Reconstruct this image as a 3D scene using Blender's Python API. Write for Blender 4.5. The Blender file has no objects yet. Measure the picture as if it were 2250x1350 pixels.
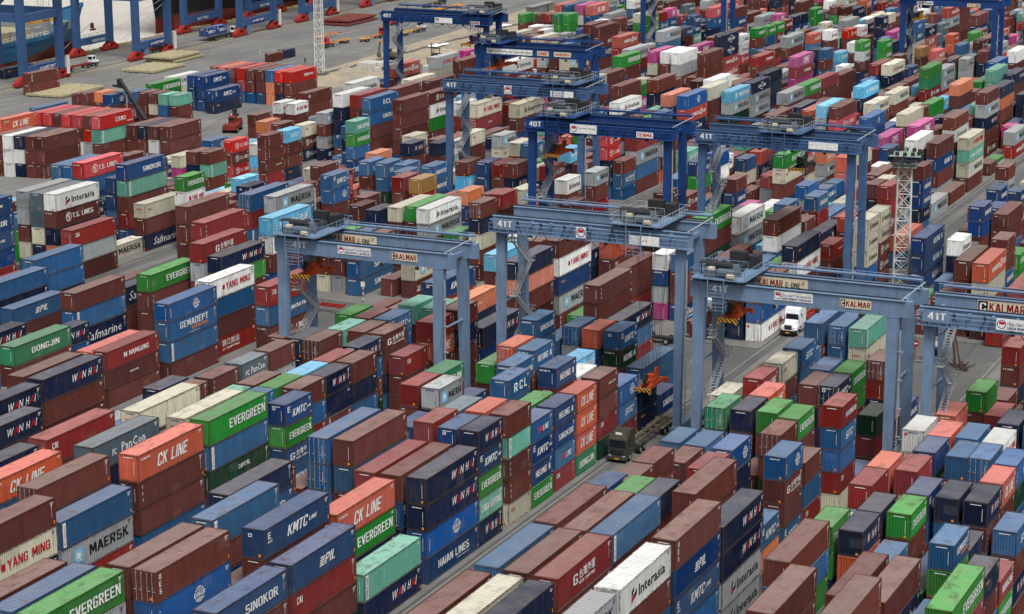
import bpy, math, random
from mathutils import Vector, Matrix
sc = bpy.context.scene
col = bpy.context.scene.collection
R = math.radians
PI = math.pi
# ---------------------------------------------------------------- camera
cam_d = bpy.data.cameras.new('camera'); cam = bpy.data.objects.new('camera', cam_d); col.objects.link(cam)
YAW, PITCH, ROLL = R(25.1337), R(14.0515), R(-0.2125)
_f = Vector((-math.sin(YAW)*math.cos(PITCH), math.cos(YAW)*math.cos(PITCH), -math.sin(PITCH)))
_r = Vector((math.cos(YAW), math.sin(YAW), 0)); _u = _r.cross(_f)
_r2 = _r*math.cos(ROLL)+_u*math.sin(ROLL); _u2 = _u*math.cos(ROLL)-_r*math.sin(ROLL)
cam.matrix_world = Matrix((( _r2.x, _u2.x, -_f.x, 0), (_r2.y, _u2.y, -_f.y, 0), (_r2.z, _u2.z, -_f.z, 84.0), (0, 0, 0, 1)))
cam_d.lens = 36*4813.11/2250; cam_d.sensor_width = 36; cam_d.clip_start = 1; cam_d.clip_end = 6000
sc.camera = cam
# ---------------------------------------------------------------- world, sun, exposure (overcast)
w = bpy.data.worlds.new('World'); sc.world = w; w.use_nodes = True
nt = w.node_tree; bg = nt.nodes['Background']
sky = nt.nodes.new('ShaderNodeTexSky'); sky.sky_type = 'NISHITA'; sky.sun_disc = False
sky.sun_elevation = R(61); sky.sun_rotation = R(136); sky.air_density = 1.0; sky.dust_density = 6.0; sky.ozone_density = 1.0; sky.altitude = 0
hsv = nt.nodes.new('ShaderNodeHueSaturation'); hsv.inputs['Saturation'].default_value = 0.16
nt.links.new(sky.outputs[0], hsv.inputs['Color']); nt.links.new(hsv.outputs[0], bg.inputs[0]); bg.inputs[1].default_value = 0.105
sd = bpy.data.lights.new('sun', 'SUN'); sd.energy = 2.1; sd.angle = R(20); sd.color = (1, .97, .92)
so = bpy.data.objects.new('sun', sd); col.objects.link(so); so.rotation_euler = (R(29), 0, R(44))   # high soft light from the right-hand side
sc.view_settings.view_transform = 'Standard'; sc.view_settings.look = 'None'; sc.view_settings.exposure = 0.25; sc.view_settings.gamma = 1
sc.view_settings.use_curve_mapping = False
sc.render.engine = 'CYCLES'
# ---------------------------------------------------------------- materials
def lin(c):
    return tuple(((v/255)/12.92 if v/255 <= .04045 else ((v/255+.055)/1.055)**2.4) for v in c)
class N:
    def __init__(s, name):
        s.m = bpy.data.materials.new(name); s.m.use_nodes = True; s.t = s.m.node_tree
        s.b = s.t.nodes['Principled BSDF']
    def n(s, typ, **kw):
        o = s.t.nodes.new('ShaderNode'+typ)
        for k, v in kw.items(): setattr(o, k, v)
        return o
    def l(s, a, b): s.t.links.new(a, b)
    def noise(s, vec, scale, detail=4, rough=.6):
        o = s.n('TexNoise'); o.inputs['Scale'].default_value = scale; o.inputs['Detail'].default_value = detail; o.inputs['Roughness'].default_value = rough
        if vec: s.l(vec, o.inputs['Vector'])
        return o.outputs[0]
    def ramp(s, v, a, b, lo=0., hi=1.):
        o = s.n('MapRange'); o.inputs[1].default_value = a; o.inputs[2].default_value = b; o.inputs[3].default_value = lo; o.inputs[4].default_value = hi
        s.l(v, o.inputs[0]); return o.outputs[0]
    def mul(s, a, b, op='MULTIPLY'):
        o = s.n('Math', operation=op)
        for i, v in enumerate((a, b)):
            if isinstance(v, (int, float)): o.inputs[i].default_value = v
            else: s.l(v, o.inputs[i])
        return o.outputs[0]
    def mix(s, f, a, b):
        o = s.n('Mix', data_type='RGBA')
        for i, v in ((0, f), (6, a), (7, b)):
            if isinstance(v, (int, float)): o.inputs[i].default_value = v
            elif isinstance(v, tuple): o.inputs[i].default_value = (*v[:3], 1)
            else: s.l(v, o.inputs[i])
        return o.outputs[2]
    def scale(s, vec, x, y, z):
        o = s.n('Mapping'); o.inputs['Scale'].default_value = (x, y, z); s.l(vec, o.inputs['Vector']); return o.outputs[0]
def plain(name, c, rough=.5, metal=0., var=.12, nscale=.6, dirt=.0, dirtc=(.16, .09, .05)):
    k = N(name); tc = k.n('NewGeometry').outputs['Position']
    f = k.ramp(k.noise(tc, nscale), .3, .7, 1-var, 1+var)
    v = k.n('VectorMath', operation='SCALE'); v.inputs[0].default_value = lin(c); k.l(f, v.inputs['Scale'])
    out = v.outputs[0]
    if dirt:
        d = k.ramp(k.noise(k.scale(tc, 1.6, 1.6, .22), 1.3, 7, .75), .5, .68, 0, dirt); out = k.mix(d, out, dirtc)
    k.l(out, k.b.inputs['Base Color']); k.b.inputs['Roughness'].default_value = rough; k.b.inputs['Metallic'].default_value = metal; k.b.inputs['Specular IOR Level'].default_value = .2
    return k.m
def paint(name, roof, merged, frame=False):
    """container paint: the colour is the object's own (or a face attribute in the merged mass), aged by noise, rust and dust"""
    k = N(name)
    if merged:
        at = k.n('Attribute'); at.attribute_name = 'paint'; base = at.outputs['Color']
        g = k.n('NewGeometry'); rnd = g.outputs['Random Per Island']; pos = g.outputs['Position']
    else:
        oi = k.n('ObjectInfo'); base = oi.outputs['Color']; rnd = oi.outputs['Random']
        pos = k.n('NewGeometry').outputs['Position']
    r2 = k.n('TexWhiteNoise', noise_dimensions='1D'); k.l(k.mul(rnd, 91.7), r2.inputs['W']); rr = r2.outputs['Value']
    hs = k.n('HueSaturation'); k.l(base, hs.inputs['Color']); k.l(k.ramp(rr, 0, 1, .84, 1.04), hs.inputs['Saturation']); k.l(k.ramp(rnd, 0, 1, .74, 1.28), hs.inputs['Value']); k.l(k.ramp(rr, 0, 1, .493, .507), hs.inputs['Hue'])
    out = hs.outputs[0]
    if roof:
        sv = k.n('VectorMath', operation='SCALE'); k.l(out, sv.inputs[0]); sv.inputs['Scale'].default_value = 1.45; out = sv.outputs[0]  # roof colour brightened: faded paint plus sky light on tops, put into the colour
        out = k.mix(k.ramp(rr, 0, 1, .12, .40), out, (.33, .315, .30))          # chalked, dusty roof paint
        out = k.mix(k.ramp(k.noise(pos, .5, 5, .65), .35, .75, 0, .28), out, (.33, .29, .26))
        st = k.ramp(k.noise(k.scale(pos, 1, .55, 1), .9, 6, .66), .52, .62, 0, 1)
        out = k.mix(k.mul(st, k.ramp(rnd, .1, 1, .08, .62)), out, (.10, .075, .06))   # standing-water stains on some roofs
        ru = k.ramp(k.noise(k.scale(pos, .5, 2.2, 1), .8, 6, .7), .6, .68, 0, 1)
        out = k.mix(k.mul(ru, k.ramp(rr, .45, 1, 0, .9)), out, (.20, .10, .05))
        wv = k.n('TexWave', wave_type='BANDS', bands_direction='Y'); wv.inputs['Scale'].default_value = .75; wv.inputs['Distortion'].default_value = .4
        k.l(pos, wv.inputs['Vector'])
        out = k.mix(k.ramp(wv.outputs['Fac'], .0, .45, .42, 0), out, (.05, .042, .038))   # dark bands painted in as the shade lines of the roof ribs
    else:
        f = k.ramp(k.noise(k.scale(pos, 1, 1, .25), 1.1, 5, .65), .3, .7, .86, 1.12)
        v = k.n('VectorMath', operation='SCALE'); k.l(out, v.inputs[0]); k.l(f, v.inputs['Scale']); out = v.outputs[0]
        fade = k.ramp(k.noise(pos, .35, 3, .5), .5, .75, 0, .05); out = k.mix(fade, out, (.3, .29, .28))
        fl = k.n('VectorMath', operation='FLOOR'); k.l(k.scale(pos, .7, .62, 1.05), fl.inputs[0]); wn = k.n('TexWhiteNoise'); k.l(fl.outputs[0], wn.inputs['Vector'])
        out = k.mix(k.ramp(wn.outputs['Value'], .965, .97, 0, .2), out, (.05, .04, .045)); out = k.mix(k.ramp(wn.outputs['Value'], .03, .025, 0, .07), out, (.4, .38, .36))   # repainted and cleaned panels
        st = k.ramp(k.noise(k.scale(pos, 3.2, 3.2, .28), 1.3, 6, .72), .55, .66, 0, 1)
        out = k.mix(k.mul(st, k.ramp(rnd, .2, 1, .1, .85)), out, (.13, .06, .03))
        k2 = k.ramp(k.noise(k.scale(pos, 7, 7, 3.5), 1.0, 3, .5), .64, .72, 0, 1)
        out = k.mix(k.mul(k2, k.ramp(rr, .3, 1, 0, .7)), out, (.09, .04, .02))
    if frame:   # rails and posts: paint chipped to rust and dark grime
        out = k.mix(k.ramp(k.noise(pos, 2.2, 5, .7), .42, .58, .25, .8), out, (.075, .045, .03))
    k.l(out, k.b.inputs['Base Color']); k.b.inputs['Roughness'].default_value = .75
    k.b.inputs['Specular IOR Level'].default_value = .06
    return k.m
M = {}
M['paint'] = paint('container_paint', False, False); M['roof'] = paint('container_roof_paint', True, False)
M['frame'] = paint('container_frame_paint', False, False, True); M['mpaint'] = paint('merged_container_paint', False, True); M['mroof'] = paint('merged_roof_paint', True, True)
for nm, c, ro in [('t_white', (225, 226, 224), .6), ('t_black', (28, 30, 34), .6), ('t_red', (178, 32, 44), .6), ('machinery', (88, 98, 108), .6), ('rusty_scrap', (84, 66, 60), .8), ('t_sky', (120, 185, 215), .6), ('t_orange', (225, 140, 40), .6), ('t_navy', (30, 45, 110), .6), ('t_pink', (200, 70, 110), .6),
    ('rubber', (28, 28, 29), .8), ('dark_metal', (48, 48, 50), .6), ('galvanised', (150, 154, 158), .5), ('mast_grey', (196, 197, 192), .6), ('glass', (25, 32, 40), .15), ('orange_steel', (170, 70, 34), .6), ('red_steel', (146, 44, 38), .65), ('yellow_steel', (205, 150, 45), .55),
    ('truck_white', (222, 224, 226), .35), ('truck_dark', (64, 61, 55), .4), ('truck_red', (190, 45, 35), .45), ('chassis_steel', (96, 92, 78), .65), ('hatch_cream', (158, 149, 120), .85), ('hatch_red', (112, 60, 56), .8), ('cream', (208, 196, 172), .6), ('t_dark_red', (124, 22, 28), .6),
    ('block', (186, 184, 176), .9), ('skin', (150, 105, 80), .6), ('shirt', (170, 172, 172), .8), ('trousers', (50, 54, 66), .8), ('sheet_white', (225, 225, 222), .7), ('hull_black', (20, 22, 25), .5), ('hull_red', (120, 48, 40), .6), ('ship_white', (214, 214, 208), .5), ('ship_grey', (135, 140, 140), .6), ('lamp_glass', (190, 215, 205), .3), ('lamp_cage', (142, 160, 152), .5), ('booth_blue', (95, 120, 150), .6), ('magenta', (200, 60, 120), .6)]:
    M[nm] = plain(nm, c, ro, var=.22 if nm[:2] == 't_' else .14, nscale=2.4 if nm[:2] == 't_' else .9)
M['blue_light'] = plain('crane_blue_grey', (108, 133, 162), .55, var=.12, nscale=.5, dirt=.6, dirtc=lin((104, 94, 84)))
M['blue_mid'] = plain('crane_blue', (68, 98, 138), .55, var=.12, nscale=.5, dirt=.6, dirtc=lin((84, 78, 76)))
M['blue_deep'] = plain('crane_deep_blue', (30, 64, 120), .5, var=.12, nscale=.5, dirt=.5, dirtc=lin((50, 56, 70)))
M['quay_blue'] = plain('quay_crane_blue', (54, 84, 128), .55, var=.12, nscale=.4, dirt=.5, dirtc=lin((80, 84, 96)))
M['hull_blue'] = plain('ship_hull_blue', (34, 100, 140), .6, var=.2, nscale=.15, dirt=.9, dirtc=lin((92, 78, 70)))
# hazard stripes
k = N('hazard_paint'); wv = k.n('TexWave', wave_type='BANDS', bands_direction='DIAGONAL'); wv.inputs['Scale'].default_value = 1.1
k.l(k.n('NewGeometry').outputs['Position'], wv.inputs['Vector'])
k.l(k.mix(k.ramp(wv.outputs['Fac'], .48, .52), lin((205, 150, 40)), lin((40, 38, 36))), k.b.inputs['Base Color']); M['hazard'] = k.m
k = N('striped_chassis_paint'); wv = k.n('TexWave', wave_type='BANDS', bands_direction='Y'); wv.inputs['Scale'].default_value = .3
k.l(k.n('NewGeometry').outputs['Position'], wv.inputs['Vector'])
k.l(k.mix(k.ramp(wv.outputs['Fac'], .48, .52), lin((180, 50, 40)), lin((215, 190, 110))), k.b.inputs['Base Color']); M['striped'] = k.m
# asphalt
k = N('asphalt'); tc = k.n('NewGeometry').outputs['Position']
o = k.mix(k.ramp(k.noise(tc, .05, 6, .6), .35, .65), (.065, .067, .069), (.105, .104, .101))
o = k.mix(k.ramp(k.noise(k.scale(tc, 1, .06, 1), .7, 6, .75), .48, .66, 0, .75), o, (.04, .041, .043)); o = k.mix(k.ramp(k.noise(k.scale(tc, .08, 1, 1), .5, 5, .7), .56, .7, 0, .5), o, (.045, .045, .047))
o = k.mix(k.ramp(k.noise(tc, .16, 6, .75), .58, .66, 0, .5), o, (.19, .18, .165))
o = k.mix(k.ramp(k.noise(tc, 14, 2), .3, .7, 0, .2), o, (.16, .16, .155))
k.l(o, k.b.inputs['Base Color']); k.b.inputs['Roughness'].default_value = .85; M['asphalt'] = k.m
k = N('concrete'); tc = k.n('NewGeometry').outputs['Position']
o = k.mix(k.ramp(k.noise(tc, .12, 6, .65), .35, .7), (.11, .109, .104), (.185, .18, .17))
o = k.mix(k.ramp(k.noise(k.scale(tc, 1, .1, 1), .9, 5, .7), .55, .7, 0, .55), o, (.08, .078, .075))
k.l(o, k.b.inputs['Base Color']); k.b.inputs['Roughness'].default_value = .9; M['concrete'] = k.m
k = N('quay_asphalt'); tc = k.n('NewGeometry').outputs['Position']
o = k.mix(k.ramp(k.noise(tc, .03, 6, .6), .35, .65), (.13, .132, .13), (.19, .188, .178))
o = k.mix(k.ramp(k.noise(k.scale(tc, 1, .06, 1), .45, 6, .75), .47, .64, 0, .7), o, (.085, .085, .086))
o = k.mix(k.ramp(k.noise(k.scale(tc, .8, .3, 1), .12, 6, .75), .57, .64, 0, .45), o, (.28, .265, .235))
k.l(o, k.b.inputs['Base Color']); k.b.inputs['Roughness'].default_value = .85; M['quay'] = k.m
k = N('sandy_ground'); tc = k.n('NewGeometry').outputs['Position']
o = k.mix(k.ramp(k.noise(tc, .12, 7, .7), .35, .65), (.40, .33, .22), (.24, .22, .19))
o = k.mix(k.ramp(k.noise(tc, .6, 6, .75), .52, .66, 0, .7), o, (.10, .09, .08))
k.l(o, k.b.inputs['Base Color']); k.b.inputs['Roughness'].default_value = .95
bp = k.n('Bump'); bp.inputs['Strength'].default_value = .8; bp.inputs['Distance'].default_value = .5; k.l(k.noise(tc, .9, 6), bp.inputs['Height']); k.l(bp.outputs[0], k.b.inputs['Normal']); M['sand'] = k.m
k = N('river_water'); tc = k.n('NewGeometry').outputs['Position']
k.b.inputs['Base Color'].default_value = (.62, .58, .52, 1); k.b.inputs['Roughness'].default_value = .28; k.b.inputs['IOR'].default_value = 1.33  # pale base colour stands in for sky glare reflected off the water
bp = k.n('Bump'); bp.inputs['Strength'].default_value = 1; bp.inputs['Distance'].default_value = 1.1
h = k.mul(k.noise(k.scale(tc, 1, .45, 1), .55, 6, .6), k.mul(k.noise(k.scale(tc, 1, .6, 1), 1.9, 4, .6), .35), 'ADD'); k.l(h, bp.inputs['Height']); k.l(bp.outputs[0], k.b.inputs['Normal']); M['water'] = k.m
M['line_white'] = plain('road_paint_white', (146, 146, 140), .8, var=.25, nscale=1.5)
M['line_yellow'] = plain('road_paint_yellow', (176, 150, 84), .8, var=.25, nscale=1.5)
M['deck_green'] = plain('ship_deck', (120, 128, 110), .8, var=.2)
# ---------------------------------------------------------------- mesh helpers
class MB:
    def __init__(s): s.v = []; s.f = []; s.m = []; s.c = []
    def quad(s, *p, m=0):
        b = len(s.v); s.v += [tuple(q) for q in p]; s.f.append(tuple(range(b, b+len(p)))); s.m.append(m); return s
    def box(s, x0, y0, z0, x1, y1, z1, m=0):
        b = len(s.v)
        s.v += [(x0, y0, z0), (x1, y0, z0), (x1, y1, z0), (x0, y1, z0), (x0, y0, z1), (x1, y0, z1), (x1, y1, z1), (x0, y1, z1)]
        for f in ((0, 3, 2, 1), (4, 5, 6, 7), (0, 1, 5, 4), (1, 2, 6, 5), (2, 3, 7, 6), (3, 0, 4, 7)):
            s.f.append(tuple(b+i for i in f)); s.m.append(m)
        return s
    def hexa(s, lo, hi, m=0):   # lo / hi: 4 points each, counter-clockwise seen from above
        b = len(s.v); s.v += [tuple(q) for q in lo]+[tuple(q) for q in hi]
        for f in ((0, 3, 2, 1), (4, 5, 6, 7), (0, 1, 5, 4), (1, 2, 6, 5), (2, 3, 7, 6), (3, 0, 4, 7)):
            s.f.append(tuple(b+i for i in f)); s.m.append(m)
        return s
    def beam(s, p, q, wd, ht, m=0, up=(0, 0, 1)):
        p, q = Vector(p), Vector(q); d = (q-p).normalized(); u = Vector(up)
        if abs(d.dot(u)) > .98: u = Vector((0, 1, 0))
        a = d.cross(u).normalized()*wd/2; b_ = a.cross(d).normalized()*ht/2
        b = len(s.v)
        for c in (p, q): s.v += [tuple(c-a-b_), tuple(c+a-b_), tuple(c+a+b_), tuple(c-a+b_)]
        for f in ((0, 1, 2, 3), (7, 6, 5, 4), (0, 4, 5, 1), (1, 5, 6, 2), (2, 6, 7, 3), (3, 7, 4, 0)):
            s.f.append(tuple(b+i for i in f)); s.m.append(m)
        return s
    def tube(s, p, q, r, n=6, m=0, r2=None):
        p, q = Vector(p), Vector(q); d = (q-p).normalized(); u = Vector((0, 0, 1)) if abs(d.z) < .95 else Vector((1, 0, 0))
        a = d.cross(u).normalized(); c = a.cross(d); b = len(s.v); r2 = r if r2 is None else r2
        for pt, rr in ((p, r), (q, r2)):
            for i in range(n):
                t = 2*PI*i/n; s.v.append(tuple(pt+(a*math.cos(t)+c*math.sin(t))*rr))
        for i in range(n):
            j = (i+1) % n; s.f.append((b+j, b+i, b+n+i, b+n+j)); s.m.append(m)
        s.f.append(tuple(b+i for i in range(n))); s.m.append(m)
        s.f.append(tuple(b+n+i for i in reversed(range(n)))); s.m.append(m)
        return s
    def poly(s, pts, y0, y1, axis='y', m=0):   # extrude an outline (2-D pts) between two values on an axis
        b = len(s.v); n = len(pts)
        for t in (y0, y1):
            for (a, c) in pts:
                s.v.append((a, t, c) if axis == 'y' else ((t, a, c) if axis == 'x' else (a, c, t)))
        for i in range(n):
            j = (i+1) % n; s.f.append((b+i, b+j, b+n+j, b+n+i)); s.m.append(m)
        s.f.append(tuple(b+i for i in reversed(range(n)))); s.m.append(m); s.f.append(tuple(b+n+i for i in range(n))); s.m.append(m)
        return s
    def rail(s, pts, h=1.05, r=.035, post=1.6, m=0, mid=True):
        for a, b in zip(pts[:-1], pts[1:]):
            a, b = Vector(a), Vector(b); L = (b-a).length; n = max(1, int(L/post))
            up = Vector((0, 0, h))
            s.tube(a+up, b+up, r, 4, m)
            if mid: s.tube(a+up*.5, b+up*.5, r*.8, 4, m)
            for i in range(n+1):
                c = a+(b-a)*i/n; s.tube(c, c+up, r, 4, m)
        return s
    def xf(s, mat):
        s.v = [tuple(mat @ Vector(q)) for q in s.v]; return s
    def mesh(s, name, mats):
        me = bpy.data.meshes.new(name); me.from_pydata(s.v, [], s.f)
        for k_ in mats: me.materials.append(M[k_] if isinstance(k_, str) else k_)
        if len(mats) > 1:
            me.polygons.foreach_set('material_index', s.m)
        me.update(); return me
    def build(s, name, mats, parent=None, loc=None):
        if isinstance(mats, str): mats = [mats]
        return link(name, s.mesh(name, mats), parent, loc)
def link(name, me, parent=None, loc=None):
    o = bpy.data.objects.new(name, me); col.objects.link(o)
    if parent: o.parent = parent
    if loc: o.location = loc
    return o
def fixn(o):
    import bmesh
    bm = bmesh.new(); bm.from_mesh(o.data); bmesh.ops.recalc_face_normals(bm, faces=bm.faces); bm.to_mesh(o.data); bm.free(); return o
def tag(o, label=None, cat=None, group=None, kind=None):
    if label: o['label'] = label
    if cat: o['category'] = cat
    if group: o['group'] = group
    if kind: o['kind'] = kind
    return o
def thing(name, loc, rz, label, cat, group=None):
    o = link(name, None, None, loc); o.rotation_euler = (0, 0, rz); return tag(o, label, cat, group)
def copy_tree(o, parent=None):
    c = o.copy(); col.objects.link(c); c.parent = parent
    for ch in [q for q in bpy.data.objects if q.parent == o]: copy_tree(ch, c)
    return c
# text: triangulated outline meshes made from Blender's built-in font
_tc = {}
def text_polys(txt, bold=.0, shear=0., spacing=1.):
    key = (txt, bold, shear, spacing)
    if key in _tc: return _tc[key]
    cu = bpy.data.curves.new('lettering_curve', 'FONT'); cu.body = txt; cu.size = 1; cu.resolution_u = 1; cu.offset = bold; cu.shear = shear; cu.space_character = spacing
    ob = bpy.data.objects.new('lettering_tmp', cu); col.objects.link(ob)
    dg = bpy.context.evaluated_depsgraph_get(); me = bpy.data.meshes.new_from_object(ob.evaluated_get(dg))
    v = [(q.co.x, q.co.y) for q in me.vertices]; f = [tuple(p.vertices) for p in me.polygons]
    bpy.data.objects.remove(ob); bpy.data.curves.remove(cu); bpy.data.meshes.remove(me)
    xs = [q[0] for q in v] or [0, 1]; ys = [q[1] for q in v] or [0, 1]
    x0, x1, y0, y1 = min(xs), max(xs), min(ys), max(ys)
    v = [((a-x0)/(x1-x0), (b-y0)/(y1-y0)) for a, b in v]
    _tc[key] = (v, f); return _tc[key]
GL = {   # blunt capitals as strokes: v x y0 y1 (upright), h y x0 x1 (level), d x0 y0 x1 y1 (slanting); last number = advance
 'A': ('d .5 0 2 7', 'd 3.9 0 2.4 7', 'h 2.2 1 3.4', 4.4), 'B': ('v .6 0 7', 'h 6.5 .6 3', 'h 3.6 .6 3.1', 'h .5 .6 3', 'v 3.4 3.9 6.4', 'v 3.5 .6 3.3', 4.2), 'C': ('v .6 .6 6.4', 'h 6.5 .6 3.5', 'h .5 .6 3.5', 'v 3.5 4.8 6.4', 'v 3.5 .6 2.2', 4.2),
 'D': ('v .6 0 7', 'h 6.5 .6 3', 'h .5 .6 3', 'v 3.5 .6 6.4', 4.2), 'E': ('v .6 0 7', 'h 6.5 .6 3.9', 'h 3.5 .6 3.5', 'h .5 .6 3.9', 4.0), 'F': ('v .6 0 7', 'h 6.5 .6 3.9', 'h 3.5 .6 3.4', 4.0),
 'G': ('v .6 .6 6.4', 'h 6.5 .6 3.5', 'h .5 .6 3.5', 'v 3.5 5 6.4', 'v 3.5 .6 3.6', 'h 3.2 2.2 3.6', 4.3), 'H': ('v .6 0 7', 'v 3.5 0 7', 'h 3.5 .6 3.5', 4.1), 'I': ('v .6 0 7', 1.2), 'J': ('v 2.6 .6 7', 'h .5 .5 2.6', 'v .5 .6 2.2', 3.2),
 'K': ('v .6 0 7', 'd 1 3.2 3.6 7', 'd 3.8 0 1.7 4.2', 4.4), 'L': ('v .6 0 7', 'h .5 .6 3.7', 3.8), 'M': ('v .6 0 7', 'v 4.7 0 7', 'd 2.65 1.6 .9 7', 'd 2.65 1.6 4.4 7', 5.3), 'N': ('v .6 0 7', 'v 3.8 0 7', 'd 3.7 0 .8 7', 4.4),
 'O': ('v .6 .6 6.4', 'v 3.6 .6 6.4', 'h 6.5 .6 3.6', 'h .5 .6 3.6', 4.2), 'P': ('v .6 0 7', 'h 6.5 .6 3.3', 'h 3.2 .6 3.3', 'v 3.4 3.4 6.4', 4.1), 'R': ('v .6 0 7', 'h 6.5 .6 3.2', 'h 3.4 .6 3.2', 'v 3.4 3.7 6.4', 'd 3.7 0 2.1 3.4', 4.3),
 'S': ('h 6.5 .6 3.6', 'h 3.5 .6 3.6', 'h .5 .4 3.6', 'v .6 3.7 6.4', 'v 3.6 .6 3.4', 'v .6 .6 1.9', 4.2), 'T': ('v 2.1 0 7', 'h 6.5 .1 4.1', 4.2), 'U': ('v .6 .6 7', 'v 3.6 .6 7', 'h .5 .6 3.6', 4.2), 'V': ('d 2.1 0 .6 7', 'd 2.3 0 3.8 7', 4.4),
 'W': ('d 1.5 0 .5 7', 'd 1.7 0 2.8 6', 'd 3.9 0 2.8 6', 'd 4.1 0 5.1 7', 5.6), 'X': ('d .5 0 3.7 7', 'd 3.7 0 .5 7', 4.2), 'Y': ('v 2.1 0 3.4', 'd 2.1 3 .6 7', 'd 2.1 3 3.7 7', 4.2), 'Z': ('h 6.5 .4 3.7', 'h .5 .4 3.7', 'd .6 .6 3.4 6.4', 4.1),
 '0': ('v .6 .6 6.4', 'v 3.4 .6 6.4', 'h 6.5 .6 3.4', 'h .5 .6 3.4', 4.0), '1': ('v 1.6 0 7', 'd .8 5 1.6 7', 2.4), '2': ('h 6.5 .5 3.4', 'h .5 .5 3.7', 'v 3.3 3.9 6.4', 'd .8 .6 3.3 4', 4.0), '4': ('v 3 0 7', 'h 2.1 .3 3.9', 'd .6 2.2 2.8 7', 4.2), '-': ('h 3.2 .5 2.3', 2.8), '.': ('v .6 0 1.1', 1.2), ' ': (2.4,)}
def stroke_polys(txt, shear=0.):
    key = ('stroke', txt, shear)
    if key in _tc: return _tc[key]
    v = []; f = []; x = 0.; k_ = 0
    for ch in txt:
        g = GL[ch]
        for s in g[:-1]:
            a = s.split(); q = [float(t) for t in a[1:]]; k_ += 1
            if a[0] == 'v': P = [(q[0]-.62, q[1]), (q[0]+.62, q[1]), (q[0]+.62, q[2]), (q[0]-.62, q[2])]
            elif a[0] == 'h': P = [(q[1], q[0]-.5), (q[2], q[0]-.5), (q[2], q[0]+.5), (q[1], q[0]+.5)]
            else: P = [(q[0]-.68, q[1]), (q[0]+.68, q[1]), (q[2]+.68, q[3]), (q[2]-.68, q[3])]
            b = len(v); v += [(x+px+shear*py, py, k_ % 7*.0009) for px, py in P]; f.append((b, b+1, b+2, b+3))
        x += g[-1]+.75
    xs = [q[0] for q in v]; x0, x1 = min(xs), max(xs)
    v = [((a-x0)/(x1-x0), c/7, d) for a, c, d in v]
    _tc[key] = (v, f); return _tc[key]
def put_text(mb, txt, o, ax, ay, wd, ht, m=0, bold=.0, shear=0., spacing=1.):
    """lay text with its lower left corner at o, width wd along ax and height ht along ay"""
    if not txt: return
    o, ax, ay = Vector(o), Vector(ax), Vector(ay); b = len(mb.v); nn = ax.cross(ay)
    if bold >= 0 and all(ch in GL for ch in txt):
        v, f = stroke_polys(txt, shear); mb.v += [tuple(o+ax*(a*wd)+ay*(c*ht)+nn*d) for a, c, d in v]
    else:
        v, f = text_polys(txt, min(abs(bold), .016), shear, spacing); mb.v += [tuple(o+ax*(a*wd)+ay*(c*ht)) for a, c in v]
    for q in f: mb.f.append(tuple(b+i for i in q)); mb.m.append(m)
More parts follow.
